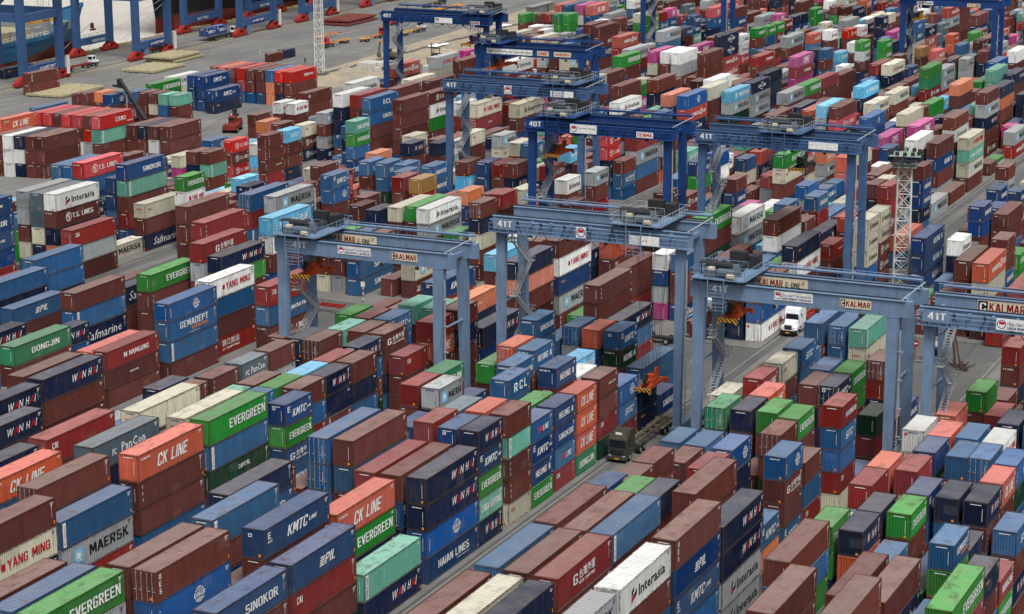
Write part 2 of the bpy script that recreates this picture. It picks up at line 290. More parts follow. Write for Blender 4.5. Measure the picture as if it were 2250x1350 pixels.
# ---------------------------------------------------------------- the stacks, near to far: X;Y;number high;high cubes;size;colours and lettering from the top down;detail
# each container: detail, door, two digits of colour, two digits of lettering
COLOURS = ['m', 'M', 'R', 'r', 'o', 'O', 'H', 'b', 'B', 'k', 'n', 'N', 'l', 'g', 't', 'j', 'G', 'w', 'c', 's', 'd', 'p', 'y']
CODES = ['', 'EV', 'MA', 'WH', 'CK', 'KM', 'SI', 'HE', 'GE', 'DO', 'NA', 'PC', 'PI', 'YM', 'IA', 'TS', 'HS', 'ON', 'ST', 'RC', 'SM', 'HA', 'CP', 'CA', 'OO', 'TC', 'JS', 'JJ', 'PO', 'CM', 'SF', 'HY', 'BE', 'ML', 'CS', 'CO', 'TX', 'UE', 'FL']
DATA = [
(-126, 164.5, 4, 4, 40, 300738, 301902, 200200, 100000),
(-126, 151.6, 5, 5, 40, 300000, 301813, 201029, 100700, 100700),
(-105.4, 150.7, 5, 5, 40, 310037, 300835, 100000, 100900, 100900),
(-108.3, 150.8, 5, 5, 40, 300000, 200036, 100200, 100000, 100000),
(-114.2, 137.7, 5, 5, 40, 300000, 100000, 100000, 100200, 100200),
(-111.3, 137.9, 5, 5, 40, 300700, 100200, 100000, 100900, 101900),
(-108.3, 137.9, 5, 5, 40, 301301, 201900, 100000, 100000, 101600),
(-128.9, 164.8, 5, 5, 40, 310000, 200000, 100000, 100000, 100000),
(-102.5, 164, 5, 5, 40, 300905, 300000, 101000, 100000, 101900),
(-99.5, 163.8, 4, 4, 40, 300912, 300223, 300000, 101600),
(-99.5, 150.8, 4, 4, 40, 300906, 200000, 100000, 100700),
(-102.5, 177.7, 4, 4, 40, 300404, 301301, 201000, 100000),
(-99.5, 177.5, 2, 2, 40, 301438, 301003),
(-78.5, 164.3, 5, 5, 40, 300700, 100900, 101000, 100700, 100200),
(-75.6, 164.2, 5, 5, 40, 300000, 101000, 100000, 100200, 100000),
(-72.6, 163.9, 5, 5, 40, 300225, 200000, 100900, 101000, 101600),
(-78.5, 150.8, 5, 5, 40, 300000, 101600, 100000, 100000, 101600),
(-75.6, 151, 5, 5, 40, 301800, 100000, 101600, 100000, 100000),
(-72.6, 150.9, 5, 5, 40, 301000, 101900, 100000, 101600, 100000),
(-78.5, 177, 5, 5, 40, 300000, 100200, 101000, 100200, 100000),
(-75.6, 177, 5, 4, 40, 300000, 100000, 100200, 100000, 101000),
(-72.6, 176.3, 5, 5, 40, 300738, 200000, 100000, 100000, 101600),
(-66.7, 163.9, 5, 5, 40, 301714, 300000, 100700, 100900, 100100),
(-66.7, 150.9, 5, 5, 40, 301902, 100000, 100200, 100000, 100700),
(-66.7, 190.2, 4, 4, 40, 301003, 301003, 301914, 301914),
(-66.7, 201.7, 3, 0, 20, 300705, 200500, 200000),
(-56, 177.8, 5, 3, 40, 300000, 200700, 201300, 101900, 100000),
(-137.8, 178.4, 5, 5, 40, 300223, 200000, 101000, 100200, 100000),
(-126, 177.9, 5, 5, 40, 300404, 300036, 300000, 300700, 100000),
(-126, 191.2, 5, 5, 40, 301301, 300738, 301622, 100000, 100100),
(-131.9, 178.3, 5, 5, 40, 302011, 201006, 101000, 100000, 100000),
(-134.8, 164.7, 5, 4, 40, 300404, 200700, 100000, 100000, 100200),
(-108.3, 164.3, 5, 5, 40, 300738, 200000, 200905, 100900, 101900),
(-111.3, 171.9, 5, 4, 40, 301000, 200906, 100000, 100000, 101900),
(-111.3, 191, 5, 5, 40, 310700, 310700, 200700, 100900, 100900),
(-137.8, 164.8, 5, 5, 40, 301000, 100000, 100200, 101900, 100100),
(-146.8, 177.4, 5, 3, 40, 301003, 200000, 100900, 100000, 101000),
(-108.3, 191.5, 5, 5, 40, 300000, 300700, 200037, 101600, 100000),
(-99.5, 191.2, 4, 4, 40, 301003, 301003, 300835, 300921),
(-102.5, 190.9, 4, 4, 40, 300000, 200905, 201003, 100700),
(-105.4, 204.1, 5, 1, 20, 300200, 101600, 100000, 100000, 100900),
(-102.5, 204, 5, 0, 20, 300905, 100100, 100200, 100000, 100700),
(-99.5, 203.4, 5, 1, 20, 301003, 300905, 301301, 301434, 301003),
(-99.5, 211.1, 5, 0, 20, 300000, 301438, 300036, 300036, 301824),
(-99.5, 217.1, 4, 0, 20, 300720, 200905, 200907, 201301),
(-99.5, 223.8, 4, 0, 20, 300907, 200906, 200720, 200223),
(-99.5, 230.2, 4, 0, 20, 300404, 200404, 200404, 201509),
(-99.5, 237.2, 4, 0, 20, 300033, 200000, 200223, 201600),
(-78.5, 201.8, 5, 0, 20, 300000, 200236, 100900, 101900, 101000),
(-78.5, 195.5, 5, 0, 20, 200000, 100000, 101000, 100000, 100000),
(-79.5, 191, 5, 1, 20, 200900, 100200, 100000, 100000, 100900),
(-76.5, 190.8, 5, 1, 20, 201300, 101000, 101900, 100000, 100000),
(-73.9, 191.4, 5, 1, 20, 301000, 200000, 100700, 101900, 101000),
(-69.7, 190.3, 5, 5, 40, 300000, 200037, 100100, 100000, 100700),
(-66.7, 177.3, 5, 5, 40, 300037, 300912, 300905, 200700, 100200),
(-78.5, 217.3, 4, 0, 20, 200700, 101600, 101600, 100900),
(-81.5, 217.3, 4, 0, 20, 300700, 100200, 101600, 101000),
(-72.6, 209.3, 5, 0, 20, 300835, 201000, 101600, 101900, 101600),
(-78.5, 210.8, 4, 0, 20, 300000, 100100, 100200, 100000),
(-72.6, 202.4, 5, 0, 20, 200200, 100900, 100700, 101000, 100000),
(-69.7, 216.4, 5, 0, 20, 310000, 200000, 201600, 100900, 100900),
(-78.5, 223.6, 5, 0, 20, 311500, 200905, 101600, 100700, 100000),
(-75.6, 223.7, 5, 0, 20, 301000, 200036, 101000, 100000, 101900),
(-72.6, 224.2, 5, 0, 20, 301300, 200024, 100700, 101000, 100900),
(-69.7, 222.9, 5, 0, 20, 301301, 200000, 101000, 100000, 100000),
(-66.7, 209.3, 5, 0, 20, 300735, 300025, 300000, 200705, 100200),
(-66.7, 216.1, 4, 0, 20, 300000, 200700, 200223, 101900),
(-66.7, 244.3, 3, 0, 20, 301600, 300200, 200037),
(-56, 224.3, 5, 0, 20, 301713, 101900, 100200, 100700, 100000),
(-56, 238.7, 4, 1, 20, 300400, 100000, 101000, 101000),
(-53, 223.7, 5, 0, 20, 200400, 100000, 100100, 101900, 101000),
(-53, 217.4, 5, 0, 20, 300900, 201622, 100000, 100900, 100200),
(-49.4, 217, 5, 0, 20, 300700, 100000, 100000, 101600, 101000),
(-47.1, 217.3, 5, 0, 20, 310700, 101900, 100000, 100000, 100000),
(-50.1, 223.9, 5, 0, 20, 200700, 100700, 100900, 100100, 101900),
(-47.1, 223.3, 5, 0, 20, 201713, 100900, 100100, 100000, 101000),
(-53, 250.6, 3, 0, 20, 200200, 100100, 100900),
(-47.1, 230.7, 5, 0, 20, 301000, 100000, 100700, 101000, 100200),
(-56, 210.2, 5, 0, 20, 300400, 100000, 101900, 101900, 100000),
(-53, 210.3, 5, 0, 20, 300200, 100200, 100000, 100200, 100000),
(-56, 204.2, 5, 0, 20, 300200, 101900, 100200, 101000, 100000),
(-50.1, 203.6, 5, 0, 20, 300905, 200718, 200215, 100700, 101600),
(-47.1, 203.8, 5, 0, 20, 301000, 200718, 100700, 100000, 100000),
(-44.2, 203.7, 5, 0, 20, 301003, 200036, 200905, 100000, 100700),
(-44.2, 210.2, 5, 0, 20, 300404, 200036, 101000, 100000, 100200),
(-44.2, 216.5, 5, 0, 20, 300835, 201600, 200706, 100000, 100900),
(-53, 196.9, 5, 0, 20, 301000, 201030, 100000, 100000, 100100),
(-50.1, 197.3, 5, 0, 20, 301301, 200000, 200100, 100000, 101600),
(-53, 190.7, 5, 0, 20, 301003, 200400, 100000, 100000, 100200),
(-56, 190.7, 5, 0, 20, 301301, 201300, 201032, 100900, 101000),
(-44.2, 190.5, 5, 0, 20, 300708, 211300, 100000, 101900, 100700),
(-41.2, 203.8, 4, 0, 20, 300718, 200000, 201003, 200024),
(-41.2, 190.4, 4, 0, 20, 301032, 200036, 100700, 100700),
(-41.2, 196.9, 3, 0, 20, 200210, 201301, 100000),
(-50.1, 190.8, 4, 0, 20, 200700, 101900, 100700, 100700),
(-50.1, 177.5, 4, 4, 40, 300000, 100200, 100200, 100900),
(-47.1, 177.7, 4, 4, 40, 300000, 201030, 100000, 100100),
(-47.1, 164, 5, 5, 40, 300000, 100000, 100900, 100700, 100700),
(-53, 164.1, 5, 5, 40, 300000, 200036, 100000, 101900, 100700),
(-41.2, 177.9, 4, 4, 40, 301301, 200200, 100000, 100900),
(-179, 257.9, 4, 3, 40, 301301, 300036, 200000, 100000),
(-166.8, 244.4, 4, 3, 40, 300835, 300708, 300738, 300000),
(-168.2, 256.7, 4, 4, 40, 301713, 300700, 300000, 300227),
(-170.5, 263.7, 5, 2, 40, 301003, 201300, 200023, 100000, 100200),
(-182.3, 244.2, 4, 3, 40, 300000, 300738, 301030, 101000),
(-193.4, 244.4, 3, 0, 40, 300712, 200000, 101000),
(-195.9, 244, 4, 3, 40, 300700, 201000, 100000, 100700),
(-199.5, 257.9, 4, 4, 40, 300700, 300700, 201003, 100000),
(-172, 217.1, 4, 3, 40, 301509, 200000, 101900, 100100),
(-161.6, 205.4, 4, 4, 40, 300000, 100900, 100000, 100700),
(-158.7, 205.4, 4, 4, 40, 301003, 300000, 200023, 100000),
(-169.5, 229.9, 3, 0, 40, 200400, 100700, 101600),
(-167.5, 230.6, 3, 0, 40, 300210, 300033, 300000),
(-157.9, 191.8, 4, 4, 40, 301003, 100000, 100700, 100900),
(-134.8, 191, 5, 5, 40, 301824, 100000, 100000, 100000, 100700),
(-140.8, 203.9, 5, 0, 20, 201000, 100900, 101600, 101600, 101600),
(-137.8, 203.4, 5, 0, 20, 200000, 100000, 100000, 101000, 101600),
(-137.8, 210.1, 5, 0, 20, 300036, 100700, 100900, 101600, 100900),
(-137.8, 217, 5, 0, 20, 302011, 101900, 100000, 100700, 100200),
(-137.8, 223.4, 5, 0, 20, 300000, 201914, 101900, 100200, 100900),
(-145, 238.4, 4, 0, 20, 210000, 100100, 100900, 100000),
(-137.2, 230.5, 5, 0, 20, 201000, 201003, 101600, 101000, 101600),
(-134.8, 230.1, 5, 0, 20, 310000, 100000, 100000, 101000, 100900),
(-131.9, 210.1, 5, 0, 20, 200000, 100900, 100100, 100000, 100000),
(-140.8, 225, 3, 1, 20, 100000, 100000, 101600),
(-128.9, 210.1, 5, 0, 20, 201300, 100900, 100000, 100700, 100200),
(-128.9, 216.3, 5, 0, 20, 201200, 101000, 100000, 100000, 100000),
(-131.9, 203.3, 5, 0, 20, 201400, 100700, 100900, 100700, 100100),
(-128.9, 203.7, 5, 0, 20, 200700, 100900, 100000, 100000, 100000),
(-128.9, 191, 5, 5, 40, 301824, 100100, 100700, 100000, 100000),
(-173.4, 299.8, 3, 3, 40, 301300, 200000, 201800),
(-126, 210.5, 5, 0, 20, 300036, 200700, 200200, 100000, 100700),
(-126, 216.6, 5, 0, 20, 301003, 201000, 200037, 100000, 100000),
(-124.2, 204.2, 5, 0, 20, 300905, 301301, 300925, 200706, 100900),
(-178.9, 230.3, 3, 1, 40, 201003, 200738, 100200),
(-180, 217.9, 4, 1, 40, 201003, 100000, 100700, 100200),
(-183.6, 279.5, 5, 5, 40, 300236, 100000, 100700, 100000, 100000),
(-218.8, 301.5, 1, 0, 40, 201802),
(-215.4, 288.8, 3, 3, 40, 300223, 301900, 300100),
(-175.4, 266.5, 5, 5, 40, 300225, 201914, 200231, 100000, 101000),
(-175.8, 286.8, 5, 5, 40, 301202, 301713, 300024, 200906, 100000),
(-192.7, 289, 5, 5, 40, 300000, 200000, 200000, 100000, 100000),
(-217.9, 313.5, 3, 2, 40, 301824, 300000, 301030),
(-126, 236.6, 4, 0, 20, 300223, 200000, 200000, 100200),
(-128.9, 236.5, 5, 0, 20, 300025, 200000, 201000, 200718, 100700),
(-126, 244.3, 5, 0, 20, 300223, 300404, 200023, 100000, 101000),
(-114.2, 217.4, 5, 0, 20, 300200, 200036, 101000, 100000, 100000),
(-111.3, 217.3, 5, 0, 20, 301902, 101000, 100200, 100900, 100000),
(-126, 223.1, 5, 0, 20, 300000, 301000, 200700, 100000, 101000),
(-128.9, 222.6, 5, 0, 20, 200200, 100000, 100200, 100000, 100000),
(-114.2, 223.5, 5, 0, 20, 201509, 200231, 100100, 100000, 100000),
(-105.4, 223.8, 5, 0, 20, 300719, 200718, 100000, 101000, 100900),
(-114.2, 237.8, 4, 0, 20, 201300, 200100, 101600, 101600),
(-107.5, 229.8, 5, 0, 20, 300706, 200100, 100000, 100700, 100700),
(-111.3, 237.7, 5, 0, 20, 310400, 101000, 100700, 100900, 100000),
(-108.3, 237.2, 5, 0, 20, 300707, 100000, 100200, 100000, 100000),
(-114.2, 251, 5, 0, 20, 300706, 200700, 100700, 100000, 100100),
(-102.5, 231, 5, 0, 20, 300907, 200023, 100000, 100000, 100200),
(-111.3, 258.2, 4, 1, 20, 310700, 201902, 100900, 100000),
(-108.3, 257.8, 4, 1, 20, 300400, 200907, 100000, 100200),
(-105.4, 258.1, 4, 1, 20, 300705, 301607, 200000, 100000),
(-99.5, 243.7, 3, 0, 20, 200835, 200718, 200000),
(-99.5, 250.3, 2, 0, 20, 201000, 201032),
(-99.5, 257.8, 1, 1, 20, 300906),
(-102.5, 237.2, 4, 0, 20, 201700, 100100, 101900, 101600),
(-105.4, 243.7, 4, 0, 20, 201202, 100000, 100700, 100000),
(-102.5, 259, 2, 2, 40, 300700, 200700),
(-126, 251.6, 5, 0, 20, 300036, 201000, 200024, 200023, 200000),
(-131.9, 264.3, 4, 0, 40, 300533, 201000, 100700, 100000),
(-114.2, 272.1, 5, 0, 40, 300036, 300000, 100900, 100000, 100000),
(-158.7, 301.6, 2, 2, 40, 301802, 200027),
(-134.8, 263, 5, 1, 40, 300905, 200200, 100900, 100200, 100900),
(-167.5, 299.6, 3, 3, 40, 300000, 300706, 300706),
(-170.5, 300, 3, 3, 40, 300700, 200000, 201900),
(-162.3, 301.5, 1, 1, 40, 200000),
(-134.8, 282.8, 5, 1, 40, 301200, 200000, 200200, 100700, 100700),
(-128.9, 277.3, 5, 3, 40, 301000, 300500, 300036, 200100, 100000),
(-131.9, 291.4, 5, 3, 40, 200000, 100000, 101900, 101000, 100000),
(-126, 305.5, 4, 3, 40, 300400, 200023, 100900, 100200),
(-117.1, 305.5, 4, 0, 20, 201700, 200906, 201900, 202100),
(-114.2, 305.4, 4, 0, 20, 300700, 200036, 200000, 200906),
(-137.8, 243.9, 5, 0, 20, 201300, 100700, 101600, 100000, 100700),
(-134.8, 243.3, 5, 0, 20, 200000, 100200, 100200, 100000, 100000),
(-131.9, 243.7, 5, 0, 20, 200705, 200700, 101000, 100900, 100000),
(-131.9, 250.6, 5, 1, 20, 201400, 200100, 100000, 100700, 100000),
(-128.9, 251.4, 5, 0, 20, 201400, 101300, 100200, 100200, 100200),
(-134.8, 236.6, 5, 0, 20, 201400, 101000, 100000, 100000, 100000),
(-131.9, 236.8, 5, 0, 20, 200000, 100200, 100000, 101000, 100000),
(-128.9, 229.8, 5, 0, 20, 201003, 200700, 200037, 201622, 101900),
(-105.4, 210.6, 5, 0, 20, 202000, 101000, 100000, 100900, 101600),
(-102.5, 211.1, 5, 0, 20, 200400, 100000, 100000, 100200, 100700),
(-114.2, 230, 3, 0, 20, 200900, 101600, 100000),
(-102.5, 223.8, 4, 0, 20, 201300, 100000, 101000, 100000),
(-128.9, 291.2, 5, 4, 40, 300000, 301713, 300932, 301902, 200037),
(-122.7, 303.7, 3, 1, 40, 300000, 200000, 200200),
(-158.7, 326.8, 3, 0, 40, 100000, 100900, 101000),
(-164.6, 318.5, 4, 2, 40, 301714, 301902, 200015, 100000),
(-167.5, 319.7, 4, 2, 40, 201300, 200000, 200706, 100200),
(-170.5, 319.4, 4, 1, 40, 201800, 200000, 200735, 100200),
(-126, 259.4, 3, 3, 40, 301003, 200900, 100100),
(-111.3, 272.9, 3, 1, 40, 301003, 200700, 200200),
(-117.5, 281.1, 2, 2, 40, 101000, 100200),
(-126, 293.2, 1, 0, 40, 201300),
(-114.2, 330.8, 4, 4, 40, 301702, 201902, 200738, 101900),
(-105.4, 323.3, 5, 1, 40, 300036, 201700, 200735, 101000, 101900),
(-99.5, 314.8, 4, 3, 40, 301032, 301713, 300023, 300100),
(-114.2, 314.3, 5, 5, 40, 301301, 300000, 201622, 200906, 200906),
(-81.5, 269.8, 4, 4, 40, 300700, 200023, 100700, 100000),
(-78.5, 270.7, 4, 3, 40, 310700, 210700, 100200, 101600),
(-75.6, 270.3, 4, 3, 40, 301438, 301824, 101000, 100000),
(-86, 340.3, 3, 3, 40, 300907, 300907, 300907),
(-93.3, 354.5, 2, 1, 40, 300400, 200700),
(-72.6, 314.4, 4, 4, 40, 300000, 200000, 200036, 200000),
(-69.7, 313.5, 4, 4, 40, 300416, 301824, 300000, 200100),
(-69.7, 325.2, 5, 0, 20, 200036, 200000, 200706, 101600, 100900),
(-78.5, 333.4, 4, 0, 20, 201714, 201030, 100700, 100000),
(-99.5, 333.9, 3, 0, 20, 200233, 200000, 200907),
(-78.5, 251.3, 5, 0, 20, 300718, 200700, 100900, 100900, 100700),
(-78.5, 244, 5, 0, 20, 301824, 200000, 200705, 101000, 100000),
(-78.5, 236.6, 5, 0, 20, 300204, 100000, 100000, 100100, 100200),
(-82.7, 237, 4, 0, 20, 201800, 101000, 101600, 100100),
(-75.6, 230.2, 5, 0, 20, 200404, 100700, 101000, 100000, 100000),
(-69.7, 243.5, 5, 0, 20, 301301, 201300, 200023, 100700, 100900),
(-71.8, 236.7, 5, 0, 20, 300000, 201030, 200906, 101600, 101600),
(-69.7, 237, 5, 0, 20, 311005, 200200, 200024, 101000, 100700),
(-72.6, 243.8, 5, 0, 20, 200700, 100900, 100000, 100100, 100000),
(-72.6, 268.4, 3, 0, 20, 310000, 300200, 201029),
(-66.7, 229.6, 5, 0, 20, 300231, 300718, 300800, 300223, 201800),
(-66.7, 310.8, 1, 0, 40, 300200),
(-56, 272.9, 4, 0, 40, 300200, 200015, 201003, 100000),
(-55.3, 250.8, 4, 0, 20, 301300, 200036, 101000, 101000),
(-56, 266.3, 2, 0, 20, 200000, 100100),
(-350.8, 456, 2, 2, 40, 210037, 200000),
(-310.8, 453.1, 2, 2, 40, 201301, 100000),
(-313.4, 465.3, 2, 2, 40, 201705, 201800),
(-290.8, 449.5, 2, 2, 40, 200905, 201032),
(-295.1, 451.9, 3, 3, 40, 200905, 200900, 200900),
(-298.2, 452.6, 3, 3, 40, 200900, 200900, 200900),
(-301.7, 468.7, 3, 3, 40, 200200, 100000, 100700),
(-299.3, 468.5, 3, 3, 40, 200400, 100000, 100700),
(-296.9, 468.3, 3, 3, 40, 200200, 100000, 100500),
(-293.7, 468.2, 3, 3, 40, 200300, 200300, 200700),
(-290.7, 468, 3, 3, 40, 200000, 200000, 200700),
(-287.7, 467.8, 3, 3, 40, 200000, 200000, 200900),
(-284.8, 467.6, 3, 3, 40, 200700, 200500, 200500),
(-282.1, 467.6, 3, 3, 40, 200300, 200000, 201000),
(-279.3, 467.3, 3, 3, 40, 200328, 200000, 200000),
(-268, 454.9, 2, 2, 40, 200023, 200000),
(-326.9, 536.2, 1, 0, 20, 200000),
(-327.6, 544.4, 1, 0, 20, 201000),
(-287.1, 428.1, 3, 0, 20, 201400, 210000, 200000),
(-290.1, 428.1, 3, 0, 20, 201400, 200700, 100000),
(-293.5, 428.9, 3, 0, 20, 200036, 201800, 200000),
(-296.5, 429.2, 3, 0, 20, 200000, 200000, 200000),
(-299.6, 429.2, 3, 0, 20, 200700, 200000, 200000),
(-301.9, 422.6, 3, 0, 20, 210935, 200000, 100000),
(-315.8, 438, 2, 1, 20, 200500, 200000),
(-317.9, 435.8, 2, 1, 20, 200000, 200000),
(-320.5, 435.5, 2, 0, 20, 200036, 100000),
(-297.5, 389.7, 3, 3, 40, 200300, 100000, 100000),
(-294.7, 389.8, 3, 3, 40, 210300, 100000, 100000),
(-292, 389.8, 3, 3, 40, 200000, 100200, 100000),
(-289.5, 389.7, 3, 3, 40, 200300, 100000, 100000),
(-286.7, 389.8, 3, 3, 40, 200300, 200000, 201700),
(-284, 389.9, 3, 3, 40, 200000, 200300, 201900),
(-270.9, 375, 4, 4, 40, 300326, 201438, 200000, 101900),
(-276.6, 363, 3, 3, 40, 300000, 300000, 200036),
(-278.9, 362.6, 3, 3, 40, 200000, 200036, 200000),
(-281.6, 362.4, 3, 3, 40, 201000, 201700, 201000),
(-284, 361.9, 3, 3, 40, 201700, 201713, 201700),
(-286.4, 361.7, 3, 3, 40, 200000, 200000, 200000),
(-298.6, 377.7, 3, 3, 40, 300404, 100000, 100200),
(-267.9, 383.2, 3, 3, 40, 200000, 200036, 100700),
(-265.5, 383.6, 3, 3, 40, 201000, 200036, 101900),
(-262.8, 383.7, 3, 3, 40, 200000, 201700, 100000),
(-259.8, 383.6, 3, 3, 40, 300036, 300000, 200231),
(-325.1, 424.7, 1, 1, 40, 200700),
(-231.4, 314.6, 5, 5, 40, 300315, 200735, 200906, 100900, 100000),
(-233.7, 314.8, 5, 3, 40, 200706, 100700, 100700, 101000, 100100),
(-237.1, 315.9, 5, 2, 40, 200706, 100700, 101600, 100700, 100200),
(-226.9, 317.8, 4, 4, 40, 200900, 200906, 200700, 100200),
(-223.4, 316.4, 5, 5, 40, 300906, 301438, 200000, 200231, 200907),
(-218.7, 289.1, 5, 5, 40, 301714, 300015, 201000, 200500, 101000),
(-221.2, 288.9, 5, 5, 40, 202000, 202000, 201800, 201000, 100900),
(-224.6, 289.5, 5, 5, 40, 201900, 201900, 200000, 201800, 100900),
(-225.1, 274, 5, 5, 40, 200905, 200906, 200905, 200900, 200200),
(-211.9, 317.4, 5, 0, 20, 301301, 201713, 100200, 101900, 100200),
(-238.1, 365.7, 3, 0, 20, 200000, 201438, 200000),
(-240.7, 364.6, 3, 0, 20, 210000, 201000, 100200),
(-249.3, 371.9, 2, 0, 20, 201800, 202117),
(-241.1, 379.1, 3, 0, 20, 200315, 200015, 200315),
(-229.9, 374.4, 4, 0, 20, 200036, 200036, 200033, 200200),
(-229.4, 380.7, 4, 0, 20, 201218, 200036, 200036, 201032),
(-237.8, 402.1, 3, 0, 20, 201824, 200015, 201015),
(-233.5, 404.3, 4, 0, 20, 201902, 200000, 201914, 201025),
(-247.8, 402.6, 3, 0, 20, 200500, 100200, 100900),
(-243.1, 401.3, 3, 0, 20, 200000, 100000, 100000),
(-258.6, 427.7, 3, 0, 20, 201713, 200000, 100700),
(-255, 427.5, 3, 0, 20, 201713, 200000, 100200),
(-254.4, 409.9, 3, 0, 20, 200000, 200000, 100100),
(-188.9, 301.6, 5, 5, 40, 310700, 200200, 200738, 101900, 101000),
(-184.2, 302.1, 5, 5, 40, 301902, 200705, 201003, 201032, 200000),
(-189.3, 329.5, 5, 0, 20, 200705, 200835, 200024, 201029, 101600),
(-195.5, 336.4, 5, 0, 20, 200000, 100900, 100900, 100700, 100700),
(-197.3, 314.4, 5, 0, 20, 201005, 101900, 100900, 100200, 101600),
(-375.8, 478, 1, 1, 40, 201032),
(-221.2, 402.2, 5, 5, 40, 300719, 200706, 200000, 200000, 100700),
(-214.4, 382.9, 5, 0, 20, 201434, 201301, 200700, 200906, 100000),
(-225.9, 405.4, 5, 5, 40, 200200, 200024, 100900, 100900, 100000),
(-229.9, 405.3, 5, 5, 40, 201700, 201000, 201032, 200705, 200000),
(-214.1, 402.8, 5, 5, 40, 300000, 200000, 200000, 200000, 100900),
(-214.3, 415.9, 5, 4, 40, 200015, 201714, 201300, 200037, 101000),
(-235.9, 420.7, 5, 5, 40, 201714, 100200, 101600, 100100, 101000),
(-240.5, 449.5, 5, 5, 40, 200416, 210000, 101900, 101000, 100700),
(-238.4, 466.4, 5, 5, 40, 201913, 201800, 100900, 100000, 100700),
(-230.5, 463.9, 5, 5, 40, 200000, 200000, 200036, 100000, 100000),
(-226.6, 430.4, 5, 5, 40, 201800, 100000, 100000, 100700, 100200),
(-223.2, 416.6, 5, 5, 40, 200000, 100000, 100900, 100000, 100900),
(-221.4, 430.5, 5, 5, 40, 200000, 100200, 100000, 100000, 100700),
(-219, 467.2, 5, 5, 40, 201714, 200216, 200200, 201003, 100000),
(-215.6, 479.3, 5, 5, 40, 201900, 200036, 200036, 100700, 100900),
(-212.3, 479.2, 5, 5, 40, 200036, 200015, 100000, 100700, 100100),
(-208.8, 477.2, 5, 5, 40, 201802, 200037, 101900, 100000, 101600),
(-197.2, 403.6, 5, 5, 40, 301813, 200233, 100900, 100000, 100000),
(-200.9, 404.9, 5, 5, 40, 201700, 200200, 200037, 100100, 100900),
(-189.3, 407.4, 5, 5, 40, 301814, 200015, 200906, 101000, 100000),
(-189.6, 344, 5, 0, 20, 200706, 200000, 201900, 100900, 100200),
(-186.1, 343.9, 5, 0, 20, 200706, 200706, 201622, 100700, 100000),
(-177.2, 344.5, 5, 0, 20, 200706, 200706, 100900, 100000, 100900),
(-169.8, 352, 5, 0, 20, 200906, 200906, 100200, 100000, 101000),
(-166.9, 352.4, 5, 0, 20, 200200, 200000, 100000, 100000, 100700),
(-164.6, 352.7, 5, 0, 20, 200036, 201003, 100000, 100100, 100000),
(-176.9, 332.7, 5, 0, 20, 200200, 200000, 100000, 101900, 100200),
(-173.4, 332.5, 5, 0, 20, 202200, 200231, 100000, 101000, 100700),
(-182.3, 343.7, 5, 0, 20, 200700, 100000, 101600, 101600, 101900),
(-179.3, 337.2, 5, 0, 20, 200700, 101000, 100700, 101000, 100200),
(-195.5, 371.9, 5, 0, 20, 201800, 101000, 100000, 100000, 100200),
(-191.9, 364.1, 5, 0, 20, 201003, 200000, 100000, 100100, 100900),
(-187.1, 366.8, 5, 0, 20, 201000, 200000, 100700, 100000, 100000),
(-186.7, 379.7, 5, 0, 20, 201824, 200000, 100000, 101600, 100000),
(-180, 379.8, 5, 0, 20, 201902, 201824, 100000, 101900, 100000),
(-173.4, 373.2, 5, 0, 20, 201800, 200236, 101600, 101000, 100000),
(-170.5, 372.8, 5, 0, 20, 200735, 200907, 100200, 101600, 100100),
(-192.7, 352.1, 5, 0, 20, 200500, 100200, 100000, 100000, 100000),
(-166.9, 338, 4, 0, 20, 200500, 200906, 200906, 100000),
(-154.7, 326.1, 5, 0, 20, 200200, 200100, 200905, 200000, 100000),
(-161.6, 389, 5, 0, 20, 200315, 200315, 201029, 200906, 200700),
(-158.7, 396.2, 4, 4, 40, 300200, 201902, 200700, 200000),
(-158.7, 390.1, 3, 0, 20, 200000, 200725, 200700),
(-148.4, 351.2, 5, 0, 20, 201902, 200000, 200200, 200024, 100200),
(-157.7, 353, 5, 0, 20, 200216, 201003, 200905, 201914, 100000),
(-149.9, 342.3, 5, 0, 20, 201714, 200000, 100000, 100700, 101600),
(-251.7, 585.3, 5, 5, 40, 202117, 201713, 101000, 100200, 100900),
(-257.9, 584.8, 5, 5, 40, 200400, 100000, 101000, 101900, 100200),
(-255.2, 584.6, 5, 5, 40, 200700, 100200, 100700, 100900, 100000),
(-248.5, 585.5, 5, 5, 40, 200404, 200706, 101000, 100200, 101000),
(-263.5, 571.6, 5, 0, 20, 211300, 200000, 100900, 100200, 100000),
(-270.9, 593.5, 4, 0, 20, 101300, 100200, 101900, 100700),
(-258.8, 573.3, 5, 0, 20, 200000, 100000, 100900, 100900, 100200),
(-256.4, 573.9, 5, 0, 20, 200200, 100100, 100200, 101600, 100200),
(-253.9, 574.5, 5, 0, 20, 201500, 201300, 101900, 100700, 100000),
(-251.3, 575.2, 5, 0, 20, 201300, 201300, 101900, 100900, 100000),
(-226.6, 539.8, 5, 5, 40, 200000, 200018, 201125, 200000, 101900),
(-230.6, 542.5, 5, 5, 40, 200000, 100700, 101600, 100700, 100200),
(-213.2, 520.6, 5, 5, 40, 200416, 200215, 100900, 101000, 100000),
(-198.4, 485.4, 5, 5, 40, 201301, 200000, 100200, 100100, 101000),
(-201.3, 498.4, 5, 5, 40, 201902, 200236, 200907, 100000, 100900),
(-207.2, 536.1, 5, 5, 40, 201902, 200700, 100900, 100700, 100700),
(-228.7, 581.2, 5, 0, 20, 201301, 201301, 201900, 100200, 101900),
(-232.8, 583.6, 5, 0, 20, 201800, 201300, 101900, 100000, 100200),
(-228.8, 588.9, 5, 0, 20, 200200, 200915, 100000, 100200, 100200),
(-229.7, 598.5, 5, 0, 20, 202117, 200730, 101600, 101900, 101600),
(-242.7, 615.7, 5, 0, 20, 201029, 200000, 100900, 101600, 100200),
